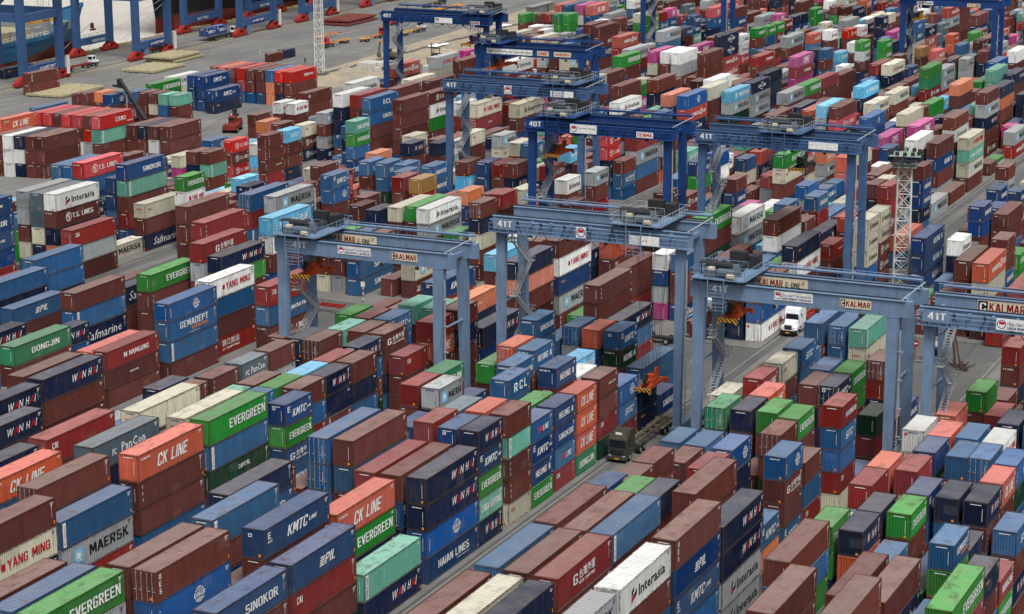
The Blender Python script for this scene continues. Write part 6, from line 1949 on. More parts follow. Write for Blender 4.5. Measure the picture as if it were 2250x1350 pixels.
# ---------------------------------------------------------------- containers
W = 2.438
PC = dict(m=(96, 50, 46), M=(72, 38, 36), R=(128, 40, 43), r=(180, 34, 40), o=(184, 82, 60), O=(194, 112, 76), H=(170, 62, 52), b=(38, 88, 132), B=(30, 84, 142), k=(26, 62, 108), n=(23, 37, 64),
          N=(40, 56, 82), l=(88, 172, 210), g=(40, 126, 46), t=(92, 156, 138), j=(44, 120, 82), G=(28, 60, 44), w=(214, 216, 214), c=(186, 182, 162), s=(148, 153, 156), d=(86, 103, 114), p=(172, 54, 124), y=(158, 116, 58))
TM = ['t_white', 't_black', 't_red', 't_sky', 't_orange', 't_navy', 't_pink', 't_dark_red']
# code: [(text, y0, y1, z0, z1, material, bold, shear)] along a 40 ft side, then the same for 20 ft (None = same fractions, stretched)
LT = {
 'EV': ([('EVERGREEN', .34, .95, .34, .70, 0, .035, 0)], [('EVERGREEN', .12, .92, .36, .68, 0, .035, 0)]),
 'MA': ([('MAERSK', .38, .93, .34, .70, 1, .02, 0)], [('MAERSK', .40, .95, .36, .66, 1, .02, 0)]),
 'WH': ([('W', .48, .575, .36, .70, 0, -.016, .3), ('A', .56, .645, .36, .70, 2, -.016, .3), ('N', .64, .715, .38, .70, 0, -.016, .3), ('H', .745, .81, .38, .70, 0, -.016, .3), ('A', .80, .88, .36, .70, 2, -.016, .3), ('I', .885, .915, .38, .70, 0, -.016, .3)],
        [('W', .28, .40, .36, .70, 0, -.016, .3), ('A', .41, .51, .36, .70, 2, -.016, .3), ('N', .52, .62, .36, .70, 0, -.016, .3), ('H', .67, .76, .36, .70, 0, -.016, .3), ('A', .77, .86, .36, .70, 2, -.016, .3), ('I', .88, .91, .36, .70, 0, -.016, .3)]),
 'CK': ([('CK LINE', .28, .76, .26, .72, 0, .03, .25), ('CHEONKYUNG', .04, .18, .76, .84, 0, .02, 0)], [('CK LINE', .2, .85, .28, .72, 0, .03, .25)]),
 'KM': ([('KMTC', .34, .66, .34, .70, 0, .04, .25), ('LINE', .67, .80, .44, .58, 0, .02, .25), ('E', .055, .10, .62, .84, 0, .05, 0), ('KMTC', .05, .12, .48, .56, 0, .02, .2)],
        [('KMTC', .25, .78, .32, .66, 0, .04, .25), ('LINE', .79, .95, .42, .54, 0, .02, .25), ('E', .08, .18, .6, .86, 0, .05, 0)]),
 'SI': ([('SINOKOR', .40, .86, .34, .64, 0, .03, 0)], [('SINOKOR', .18, .88, .34, .62, 0, .03, 0), ('R', .08, .13, .74, .86, 2, .04, 0)]),
 'HE': ([('HEUNG A', .42, .88, .34, .66, 0, .03, 0)], [('HEUNG A', .2, .88, .34, .64, 0, .03, 0), ('H', .08, .13, .74, .86, 2, .04, 0)]),
 'GE': ([('GEMADEPT', .22, .80, .48, .80, 0, .04, 0), ('LOGISTICS', .46, .80, .26, .42, 4, .03, 0), ('www.gemadept.com.vn', .40, .62, .10, .17, 0, .0, 0)],
        [('GEMADEPT', .2, .9, .5, .76, 0, .04, 0), ('LOGISTICS', .45, .9, .3, .44, 4, .03, 0)]),
 'DO': ([('DONGJIN', .30, .78, .36, .66, 0, .03, 0)], [('DONGJIN', .14, .86, .32, .64, 0, .03, 0)]),
 'NA': ([('NAMSUNG', .42, .80, .38, .64, 0, .03, 0), ('N', .32, .38, .38, .64, 0, .08, 0)], [('NAMSUNG', .2, .9, .36, .66, 0, .03, 0)]),
 'PC': ([('PanCon', .42, .78, .36, .72, 0, .03, 0), ('PC', .28, .34, .36, .6, 0, .06, 0)], [('PanCon', .35, .88, .36, .7, 0, .03, 0), ('PC', .14, .28, .36, .6, 0, .06, 0)]),
 'PI': ([('PIL', .50, .66, .34, .68, 0, .05, .25)], None),
 'YM': ([('YANG MING', .36, .90, .34, .66, 2, .025, 0)], [('YANG MING', .3, .93, .34, .64, 2, .025, 0)]),
 'IA': ([('Interasia', .36, .88, .30, .68, 1, .02, 0)], [('Interasia', .36, .92, .32, .66, 1, .02, 0)]),
 'TS': ([('T.S. LINES', .37, .84, .36, .64, 0, .02, 0), ('S', .255, .30, .36, .66, 0, .03, 0)], [('T.S. LINES', .38, .94, .36, .62, 0, .02, 0), ('S', .2, .28, .36, .64, 0, .03, 0)]),
 'HS': ([('HAMBURG', .20, .62, .36, .62, 0, .02, 0), ('X', .62, .74, .28, .76, 0, .01, .2), ('SUD', .74, .92, .36, .62, 0, .02, 0)], [('HAMBURG', .10, .56, .36, .60, 0, .02, 0), ('X', .57, .72, .28, .72, 0, .01, .2), ('SUD', .72, .94, .36, .60, 0, .02, 0)]),
 'ON': ([('ONE', .36, .72, .30, .78, 0, .04, 0), ('OCEAN NETWORK EXPRESS', .38, .70, .16, .22, 0, .0, 0)], None),
 'ST': ([('SITC', .36, .70, .36, .64, 0, .05, .3)], [('SITC', .3, .78, .34, .66, 0, .05, .3)]),
 'RC': ([('R', .42, .50, .34, .70, 0, .06, 0), ('C', .53, .61, .34, .70, 0, .06, 0), ('L', .64, .71, .34, .70, 0, .06, 0)], [('R', .25, .42, .3, .72, 0, .06, 0), ('C', .50, .64, .3, .72, 0, .06, 0), ('L', .72, .84, .3, .72, 0, .06, 0)]),
 'SM': ([('SM', .3, .5, .34, .6, 6, .05, 0), ('LINE', .52, .8, .34, .6, 0, .04, .2)], None),
 'HA': ([('HAIAN LINES', .20, .80, .36, .66, 0, .02, 0), ('www.haian.vn', .56, .80, .22, .30, 0, .0, 0)], None),
 'CP': ([('CAPITAL', .46, .66, .56, .74, 0, .01, 0)], None),
 'CA': ([('CAI', .07, .15, .56, .80, 0, .04, 0)], [('CAI', .10, .24, .58, .80, 0, .04, 0)]),
 'OO': ([('OOCL', .07, .17, .52, .66, 2, .03, 0)], [('OOCL', .12, .3, .56, .7, 2, .03, 0)]),
 'TC': ([('G', .28, .36, .36, .70, 0, .03, 0), ('\u53f0\u7063\u6d77\u904b', .39, .68, .44, .76, 0, .01, 0), ('HEDE SHIPPING', .38, .68, .28, .38, 0, .02, 0)], [('G', .14, .3, .36, .68, 0, .03, 0), ('\u53f0\u7063\u6d77\u904b', .36, .88, .46, .74, 0, .01, 0), ('HEDE SHIPPING', .36, .88, .3, .4, 0, .02, 0)]),
 'JS': ([('\u6c5f\u82cf\u6e2f\u53e3', .42, .74, .36, .70, 0, .02, 0), ('JIANGSU PORT', .78, .95, .22, .30, 0, .0, 0)], None),
 'JJ': ([('JJ', .05, .15, .36, .68, 0, .03, 0), ('\u9526\u6c5f\u822a\u8fd0', .24, .62, .46, .80, 0, .01, 0), ('JJ SHIPPING', .24, .62, .26, .38, 0, .02, 0)], None),
 'PO': ([('PAN', .48, .64, .38, .64, 0, .04, 0), ('OCEAN', .65, .83, .42, .60, 0, .03, 0)], None),
 'CM': ([('CMA CGM', .3, .72, .38, .62, 0, .02, 0)], [('CMA CGM', .18, .84, .4, .62, 0, .02, 0)]),
 'SF': ([('Safmarine', .18, .88, .26, .72, 0, .0, .25)], None),
 'HY': ([('HYUNDAI', .42, .82, .38, .62, 0, .03, 0)], [('HYUNDAI', .25, .9, .38, .62, 0, .03, 0)]),
 'BE': ([('BEACON', .07, .17, .62, .74, 4, .03, 0)], [('BEACON', .1, .3, .62, .74, 4, .03, 0)]),
 'ML': ([('MAGELLAN', .42, .58, .46, .56, 0, .02, 0)], [('MAGELLAN', .5, .85, .46, .56, 0, .02, 0)]),
 'CS': ([('CHINA SHIPPING', .1, .9, .36, .62, 0, .02, 0)], [('CHINA SHIPPING', .1, .92, .34, .66, 0, .02, 0)]),
}
ENDT = {'SI': 'SINOKOR', 'HE': 'HEUNG A', 'TX': 'tex', 'TS': 'T.S. LINES'}
def disc(mb, x, y, z, r, m, n=14, squash=1.):
    mb.quad(*[(x, y+r*squash*math.cos(2*PI*i/n), z+r*math.sin(2*PI*i/n)) for i in range(n)], m=m)
def ring(mb, x, y, z, r0, r1, m, n=16, sy=1., a0=0, a1=2*PI):
    for i in range(n):
        a, b = a0+(a1-a0)*i/n, a0+(a1-a0)*(i+1)/n
        mb.quad((x, y+r0*sy*math.cos(a), z+r0*math.sin(a)), (x, y+r1*sy*math.cos(a), z+r1*math.sin(a)), (x, y+r1*sy*math.cos(b), z+r1*math.sin(b)), (x, y+r0*sy*math.cos(b), z+r0*math.sin(b)), m=m)
def letters(mb, code, colr, L, H, x, marks, rs):
    """lettering on the side that faces +X (its plane at x) and the end that faces -Y, in container coordinates"""
    def rect(y0, z0, y1, z1, m, dx=0): mb.quad((x+dx, y0, z0), (x+dx, y1, z0), (x+dx, y1, z1), (x+dx, y0, z1), m=m)
    if code in LT:
        sp = LT[code][0] if (L > 7 or not LT[code][1]) else LT[code][1]
        for (t, y0, y1, z0, z1, mt, bd, sh) in sp:
            if mt == 1 and colr == 'l': mt = 0
            if mt == 0 and colr in 'wcs': mt = 5
            put_text(mb, t, (x+.004, y0*L, z0*H), (0, 1, 0), (0, 0, 1), (y1-y0)*L, (z1-z0)*H, mt, bd, sh)
    f = 1 if L > 7 else 1.7
    if code == 'MA':
        a, b = (.17*L, .17*L+1.55) if L > 7 else (.1*L, .1*L+1.3)
        cy, cz, r = (a+b)/2, .52*H, (b-a)*.44
        rect(a, cz-(b-a)/2, b, cz+(b-a)/2, 3 if colr != 'l' else 3)
        pts = []
        for i in range(14):
            t = PI/2+PI*i/7; rr = r if i % 2 == 0 else r*.36; pts.append((x+.004, cy+rr*math.cos(t), cz+rr*math.sin(t)))
        c = (x+.004, cy, cz)
        for i in range(14): mb.quad(c, pts[i], pts[(i+1) % 14], m=0)
    elif code == 'CO':
        cy, cz, r = (.56 if L > 7 else .68)*L, .50*H, .27*H
        ring(mb, x, cy, cz, r*.9, r, 0); ring(mb, x, cy, cz, r*.84, r*.94, 0, 12, .5)
        for q in (-.5, .5): rect(cy-r*.85, cz+q*r-.03, cy+r*.85, cz+q*r+.03, 0)
        rect(cy-.03, cz-r, cy+.03, cz+r, 0)
        put_text(mb, 'COSCO', (x+.006, cy-r*1.15, cz-.22*r), (0, 1, 0), (0, 0, 1), r*2.3, r*.5, 0, .05)
        put_text(mb, 'SHIPPING', (x+.006, cy-r*.85, cz-.75*r), (0, 1, 0), (0, 0, 1), r*1.7, r*.3, 0, .02)
        for q in range(6): rect(.035*L*f, H*(.25+.08*q), .035*L*f+.14, H*(.25+.08*q)+.13, 0)
    elif code == 'IA':
        cy, cz = (.27 if L > 7 else .22)*L, .48*H; r = .25*H
        mb.quad((x, cy-r*.8, cz-r), (x, cy+.0, cz-r*.6), (x, cy+.0, cz+.1*r), (x, cy-r*.8, cz-.25*r), m=2)
        mb.quad((x, cy, cz-r*.6), (x, cy+r*.8, cz-r*.25), (x, cy+r*.8, cz+.55*r), (x, cy, cz+.1*r), m=1)
        mb.quad((x, cy-r*.8, cz-.1*r), (x, cy-.1*r, cz+.2*r), (x, cy-.1*r, cz+1.05*r), (x, cy-r*.8, cz+.6*r), m=1)
        mb.quad((x+.004, cy-r*.35, cz+.0*r), (x+.004, cy+.25*r, cz+.2*r), (x+.004, cy+.25*r, cz+.5*r), (x+.004, cy-r*.35, cz+.3*r), m=0)
    elif code == 'TS':
        cy, cz = (.28 if L > 7 else .22)*L, .5*H; ring(mb, x, cy, cz, .22*H, .27*H, 0); rect(cy-.2*H, cz+.06*H, cy+.08*H, cz+.1*H, 0)
    elif code == 'PI':
        for q in range(4):
            z0 = H*(.34+.085*q); rect(.42*L+.08*q, z0, .49*L+.08*q, z0+.055*H, 0)
    elif code == 'FL':
        y0 = .03*L if L > 7 else .05*L
        rect(y0, .06*H, y0+.5, .93*H, 0); put_text(mb, 'florens' if colr not in 't' else 'DONGFANG', (x+.005, y0+.38, .12*H), (0, 0, 1), (0, -1, 0), .72*H, .26, 2 if colr not in 't' else 5, .06)
    elif code in ('TX', 'UE'):
        for q, ch in enumerate('TEX' if code == 'TX' else 'UES'):
            s_ = .42 if code == 'UE' else .26
            put_text(mb, ch, (x+.004, .045*L*f, H*(.72-.24*q)), (0, 1, 0), (0, 0, 1), s_*.8, s_*1.2, 0, .06)
    elif code == 'YM':
        rect((.36 if L > 7 else .3)*L-.95, .36*H, (.36 if L > 7 else .3)*L-.3, .36*H+.7, 2)
    elif code == 'CK' and L > 7:
        rect(.045*L, .77*H, .06*L, .83*H, 5)
    elif code == 'CM':
        ring(mb, x, .5*L, .66*H, .12*H, .16*H, 0, 8, 2.4, .2, 2.6); ring(mb, x, .5*L, .34*H, .12*H, .16*H, 0, 8, 2.4, 3.4, 5.8)
    if marks:
        mk = 5 if colr in 'wcs' else 0
        for q in range(rs.randint(2, 4)): rect(L-.9+.05*q, H*(.86-.055*q), L-.35-.1*q, H*(.885-.055*q), mk)
        if code not in ('EV', 'MA', 'CK'):
            if rs.random() < .8: rect(L-.42, .10*H, L-.24, .22*H, 4)
            if rs.random() < .6: rect(L-.40, .5*H, L-.30, .54*H, 4)
            if rs.random() < .5: rect(L-.70, .35*H, L-.66, .8*H, mk)
    # near end
    y = -.010
    if marks:
        def er(x0, z0, x1, z1, m): mb.quad((x0, y, z0), (x1, y, z0), (x1, y, z1), (x0, y, z1), m=m)
        mk = 5 if colr in 'wcs' else 0
        if code in ENDT: put_text(mb, ENDT[code], (-.95, y, .82*H), (1, 0, 0), (0, 0, 1), 1.35 if code != 'TX' else .5, .2, mk, .04)
        elif rs.random() < .6: er(-.55, .87*H, .55, .90*H, mk)
        if rs.random() < .65: er(.66, .25*H, .70, .75*H, mk)
        if rs.random() < .4: er(.55, .08*H, .8, .17*H, 4)
        if code == 'KM': er(-.5, .72*H, -.1, .84*H, 0); mb.quad((-.42, y-.004, .75*H), (-.18, y-.004, .75*H), (-.18, y-.004, .81*H), (-.42, y-.004, .81*H), m=5)
        if code == 'YM': er(-.95, .74*H, -.65, .86*H, 2)
        if code == 'OO': put_text(mb, 'OOCL', (-.6, y, .6*H), (1, 0, 0), (0, 0, 1), 1.1, .25, 2, .04)
def corr(mb, n0, n1, fixed, t0, t1, ax, depth, pitch, m=0):
    """corrugated sheet running n0..n1 along its length, t0..t1 across; ax = 'side', 'end' or 'roof'; fixed = outermost plane"""
    prof = []; L = n1-n0; k_ = max(1, round(L/pitch)); p = L/k_; s_ = (1 if depth > 0 else -1)
    for i in range(k_):
        a = n0+i*p; prof += [(a, 0), (a+p*.42, 0), (a+p*.54, 1), (a+p*.88, 1)]
    prof.append((n1, 0)); b = len(mb.v)
    for (a, d) in prof:
        o_ = fixed-depth*d
        for t in (t0, t1):
            mb.v.append((o_, a, t) if ax == 'side' else ((a, o_, t) if ax == 'end' else (t, a, o_)))
    for i in range(len(prof)-1):
        q = (b+2*i, b+2*i+2, b+2*i+3, b+2*i+1)
        if ax == 'side' and s_ < 0: q = q[::-1]
        if ax == 'roof': q = q[::-1]
        mb.f.append(q); mb.m.append(m)
_pm = {}
def proto(L, H):
    if (L, H) in _pm: return _pm[(L, H)]
    h = W/2; P = {}
    m = MB(); corr(m, .16, L-.16, h-.012, .16, H-.12, 'side', .075, .34); P['side'] = m.mesh('side_wall', ['paint'])
    m = MB(); corr(m, .16, L-.16, -(h-.012), .16, H-.12, 'side', -.075, .34); P['side2'] = m.mesh('side_wall', ['paint'])
    m = MB(); corr(m, -h+.1, h-.1, .006, .16, H-.12, 'end', -.07, .27); P['end'] = m.mesh('end_wall', ['paint'])
    m = MB(); corr(m, .2, L-.2, H-.012, -h+.07, h-.07, 'roof', .05, .42); m.quad((-h+.02, .02, H-.036), (h-.02, .02, H-.036), (h-.02, L-.02, H-.036), (-h+.02, L-.02, H-.036)); P['roof'] = m.mesh('roof', ['roof'])
    m = MB()
    for sx in (-1, 1):
        for ys in (0, L-.14): m.box(min(sx*h, sx*(h-.1)), ys, .11, max(sx*h, sx*(h-.1)), ys+.14, H-.11)
        m.box(min(sx*h, sx*(h-.07)), .15, .0, max(sx*h, sx*(h-.07)), L-.15, .165); m.box(min(sx*h, sx*(h-.06)), .15, H-.115, max(sx*h, sx*(h-.06)), L-.15, H-.006)
    for y0 in (0.002, L-.102):
        m.box(-h+.15, y0, 0.0, h-.15, y0+.1, .165); m.box(-h+.15, y0, H-.13, h-.15, y0+.1, H-.012)
    m.quad((-h+.05, L-.03, .15), (h-.05, L-.03, .15), (h-.05, L-.03, H-.1), (-h+.05, L-.03, H-.1)); m.quad((-h+.05, .05, .1), (-h+.05, L-.05, .1), (h-.05, L-.05, .1), (h-.05, .05, .1))
    for sx in (-1, 1):
        for y0 in (-.004, L-.174):
            for z0 in (0, H-.118): m.box(sx*(h+.004) if sx < 0 else h+.004-.162, y0, z0, (-(h+.004)+.162) if sx < 0 else h+.004, y0+.178, z0+.12)
    P['frame'] = m.mesh('frame', ['frame'])
    m = MB()
    hw = h-.11
    m.box(.01, .02, .17, hw, .07, H-.13)
    for z0 in (.35, .95, 1.55, 2.15): m.box(.12, .004, z0, hw-.1, .03, z0+.28)
    P['door'] = m.mesh('door', ['paint'])
    m = MB(); m.tube((0, -.03, .1), (0, -.03, H-.06), .022, 5); m.box(-.05, -.04, 1.05, .3, -.02, 1.12)
    for z0 in (.2, 1.3, H-.3): m.box(-.05, -.02, z0, .05, .01, z0+.1)
    P['rod'] = m.mesh('lock_rod', ['galvanised'])
    _pm[(L, H)] = P; return P
_lm = {}
def letter_mesh(code, colr, L, H, var):
    key = (code, colr in 'wcs', colr == 'l', colr == 't', L, H, var)
    if key not in _lm:
        mb = MB(); letters(mb, code, colr, L, H, W/2+.006, True, random.Random(hash((code, L, var)) % 999 if False else var*37+int(L)*3+len(code)))
        _lm[key] = mb.mesh('lettering', TM) if mb.f else None
    return _lm[key]
def make_container(X, Y, z, L, H, colr, code, door, label, group, var):
    t = thing('shipping_container', (X-W/2, Y, z), 0, label, 'container', group)
    t.rotation_euler = (0, 0, 0); P = proto(L, H); c = (*lin(PC[colr]), 1)
    parts = [('side_wall', 'side'), ('side_wall', 'side2'), ('roof', 'roof'), ('frame', 'frame')]+([] if door else [('end_wall', 'end')])
    for n_, k_ in parts: link(n_, P[k_], t).color = c
    if door:
        for sx in (1, -1):
            d = link('door', P['door'], t); d.color = c
            if sx < 0: d.scale = (-1, 1, 1)
            for rx in (.3, .85): link('lock_rod', P['rod'], d, (rx, 0, 0)).color = c
    lm = letter_mesh(code, colr, L, H, var)
    if lm: link('lettering', lm, t)
    return t
rj = random.Random(4)
stuff = MB(); scol = []; slet = MB()
IND = 0
for row in DATA:
    X, Y, n, k_ = row[:4]; L = 12.192 if row[4] == 40 else 6.058; cols = row[5:]
    jx, jy = rj.uniform(-.05, .05), rj.uniform(-.08, .08); z = .14
    if X < -262: z = .01
    for q in range(n):
        H = 2.896 if q < k_ else 2.591; num = cols[n-1-q]; fl = num//100000; door = num//10000 % 10 == 1
        colr = COLOURS[num//100 % 100]; code = CODES[num % 100]
        dx, dy = X+jx+rj.uniform(-.03, .03), Y+jy+rj.uniform(-.04, .04)
        if fl == 3:
            make_container(dx, dy, z, L, H, colr, code, door, LABELS[IND][0], LABELS[IND][1], IND % 7); IND += 1
        elif fl:
            x0, x1, y0, y1 = dx-W, dx, dy, dy+L; z0, z1 = z+.03, z+H-.05; b = len(stuff.v); dg = fl == 2 and Y < 430
            stuff.v += [(x0, y0, z0), (x1, y0, z0), (x1, y1, z0), (x0, y1, z0), (x0, y0, z1), (x1, y0, z1), (x1, y1, z1), (x0, y1, z1)]
            if dg:   # nearer ones of the mass get corrugated sides and ends, rails and posts
                f0 = len(stuff.f); corr(stuff, y0+.14, y1-.14, x1-.012, z0+.14, z1-.1, 'side', .075, .34); cp = len(stuff.f)
                corr(stuff, x0+.1, x1-.1, y0+.01, z0+.14, z1-.1, 'end', -.07, .27)
                for (p0, p1, q0, q1) in ((y0, y1, z0, z0+.15), (y0, y1, z1-.11, z1), (y0, y0+.15, z0+.15, z1-.11), (y1-.15, y1, z0+.15, z1-.11)): stuff.quad((x1, p0, q0), (x1, p1, q0), (x1, p1, q1), (x1, p0, q1))
                for (p0, p1, q0, q1) in ((x0, x1, z0, z0+.15), (x0, x1, z1-.11, z1), (x0, x0+.1, z0+.15, z1-.11), (x1-.1, x1, z0+.15, z1-.11)): stuff.quad((p0, y0, q0), (p1, y0, q0), (p1, y0, q1), (p0, y0, q1))
                scol += [lin(PC[colr])]*(cp-f0+len(stuff.f)-cp)
            for f, mm in (((4, 5, 6, 7), 1), ((2, 3, 7, 6), 0), ((3, 0, 4, 7), 0))+(() if dg else (((0, 1, 5, 4), 0), ((1, 2, 6, 5), 0))):
                stuff.f.append(tuple(b+i for i in f)); stuff.m.append(mm); scol.append(lin(PC[colr]))
            if fl == 2:
                s0 = len(stuff.f); v0 = len(stuff.v); tmp = MB(); letters(tmp, code, colr, L, H, W/2+.012, L < 99, rj)
                for v in tmp.v: stuff.v.append((v[0]+dx-W/2, v[1]+dy, v[2]+z))
                for f, mm in zip(tmp.f, tmp.m): stuff.f.append(tuple(v0+i for i in f)); stuff.m.append(mm+2); scol.append((.5, .5, .5))
        z += H+.004
me = stuff.mesh('stacked_containers', ['mpaint', 'mroof']+TM)
at = me.attributes.new('paint', 'FLOAT_COLOR', 'FACE')
at.data.foreach_set('color', [q for c in scol for q in (*c, 1)])
tag(link('stacked_containers', me), 'mass of small far stacks of many coloured containers beyond the nearer ones', 'containers', kind='stuff')
# ---------------------------------------------------------------- rubber-tyred gantry cranes
def wheel(parent, x, y, z, r, wd, n=16, name='wheel'):
    m = MB(); m.tube((x-wd/2, y, z), (x+wd/2, y, z), r, n, 0); o = m.build(name, 'rubber', parent)
    m = MB(); m.tube((x-wd/2-.02, y, z), (x+wd/2+.02, y, z), r*.52, 10, 0); m.build('rim', 'galvanised', o); return o
def stairs(parent, x, y0, y1, z0, z1, mat):
    """zigzag stair between two legs"""
    n = max(2, round((z1-z0)/3.3)); m = MB(); hh = (z1-z0)/n
    for i in range(n):
        a, b = ((y0, y1) if i % 2 == 0 else (y1, y0)); za, zb = z0+i*hh, z0+(i+1)*hh
        for s in (-.38, .38):
            m.beam((x+s, a, za), (x+s, b, zb), .06, .22)
            m.tube((x+s, a, za+1), (x+s, b, zb+1), .035, 4); m.tube((x+s, a, za+.5), (x+s, b, zb+.5), .028, 4)
            for q in range(6):
                t = q/5; yy, zz = a+(b-a)*t, za+(zb-za)*t; m.tube((x+s, yy, zz), (x+s, yy, zz+1), .03, 4)
        for q in range(14):
            t = (q+.5)/14; yy, zz = a+(b-a)*t, za+(zb-za)*t; m.box(x-.36, yy-.12, zz, x+.36, yy+.12, zz+.035)
        d = 1 if b > a else -1
        m.box(x-.45, min(b, b+d*.9), zb-.04, x+.45, max(b, b+d*.9), zb+.02)
        m.rail([(x-.45, b, zb), (x-.45, b+d*.9, zb), (x+.45, b+d*.9, zb), (x+.45, b, zb)], 1.0, .03, .9)
    m.build('staircase', mat, parent)
def sign(parent, x, y, z, wd, ht, items, board='cream', name='sign_board'):
    """a board on a girder face (facing -Y); items: (text, x0, x1, z0, z1 as fractions, colour, bold)"""
    m = MB(); m.box(x, y-.05, z, x+wd, y, z+ht)
    o = m.build(name, board, parent); m = MB()
    for it in items:
        if it[0] == '#logo':
            cx, cz, r = x+it[1]*wd, z+it[2]*ht, it[3]*ht
            for a0, rr, mt in ((0, r, 5), (0, r*.82, 0)): m.quad(*[(cx+rr*math.cos(2*PI*i/14), y-.055-.004*(mt == 0), cz+rr*math.sin(2*PI*i/14)) for i in range(14)], m=mt)
            m.quad((cx-r*.6, y-.066, cz-.05*r), (cx+r*.7, y-.066, cz+.0*r), (cx+r*.6, y-.066, cz+.6*r), (cx-r*.5, y-.066, cz+.65*r), m=2)
        elif it[0] == '#box': m.quad((x+it[1]*wd, y-.056, z+it[3]*ht), (x+it[2]*wd, y-.056, z+it[3]*ht), (x+it[2]*wd, y-.056, z+it[4]*ht), (x+it[1]*wd, y-.056, z+it[4]*ht), m=it[5])
        else: put_text(m, it[0], (x+it[1]*wd, y-.062, z+it[3]*ht), (1, 0, 0), (0, 0, 1), (it[2]-it[1])*wd, (it[4]-it[3])*ht, it[5], it[6])
    m.build('lettering', TM, o)
KE = [('KALMAR', .03, .52, .2, .8, 7, .05), ('E-ONE', .57, .86, .24, .68, 1, .02), ('2', .88, .93, .55, .85, 1, .03)]
KS = [('#box', .02, .17, .08, .92, 1), ('C', .05, .14, .2, .8, 0, .05), ('KALMAR', .2, .98, .18, .82, 7, .05)]
KK = [('#box', .01, .13, .08, .92, 1), ('C', .03, .11, .2, .8, 0, .05), ('KALMAR', .15, .6, .18, .82, 7, .05), ('E-ONE', .66, .88, .22, .7, 1, .02), ('2', .9, .94, .55, .85, 1, .03)]
TC_ = [('#logo', .1, .5, .4), ('T\u1ed4NG C\u00d4NG TY T\u00c2N C\u1ea2NG S\u00c0I G\u00d2N', .2, .98, .42, .86, 5, .03), ('SAIGON NEWPORT CORPORATION', .2, .97, .1, .34, 5, .01)]
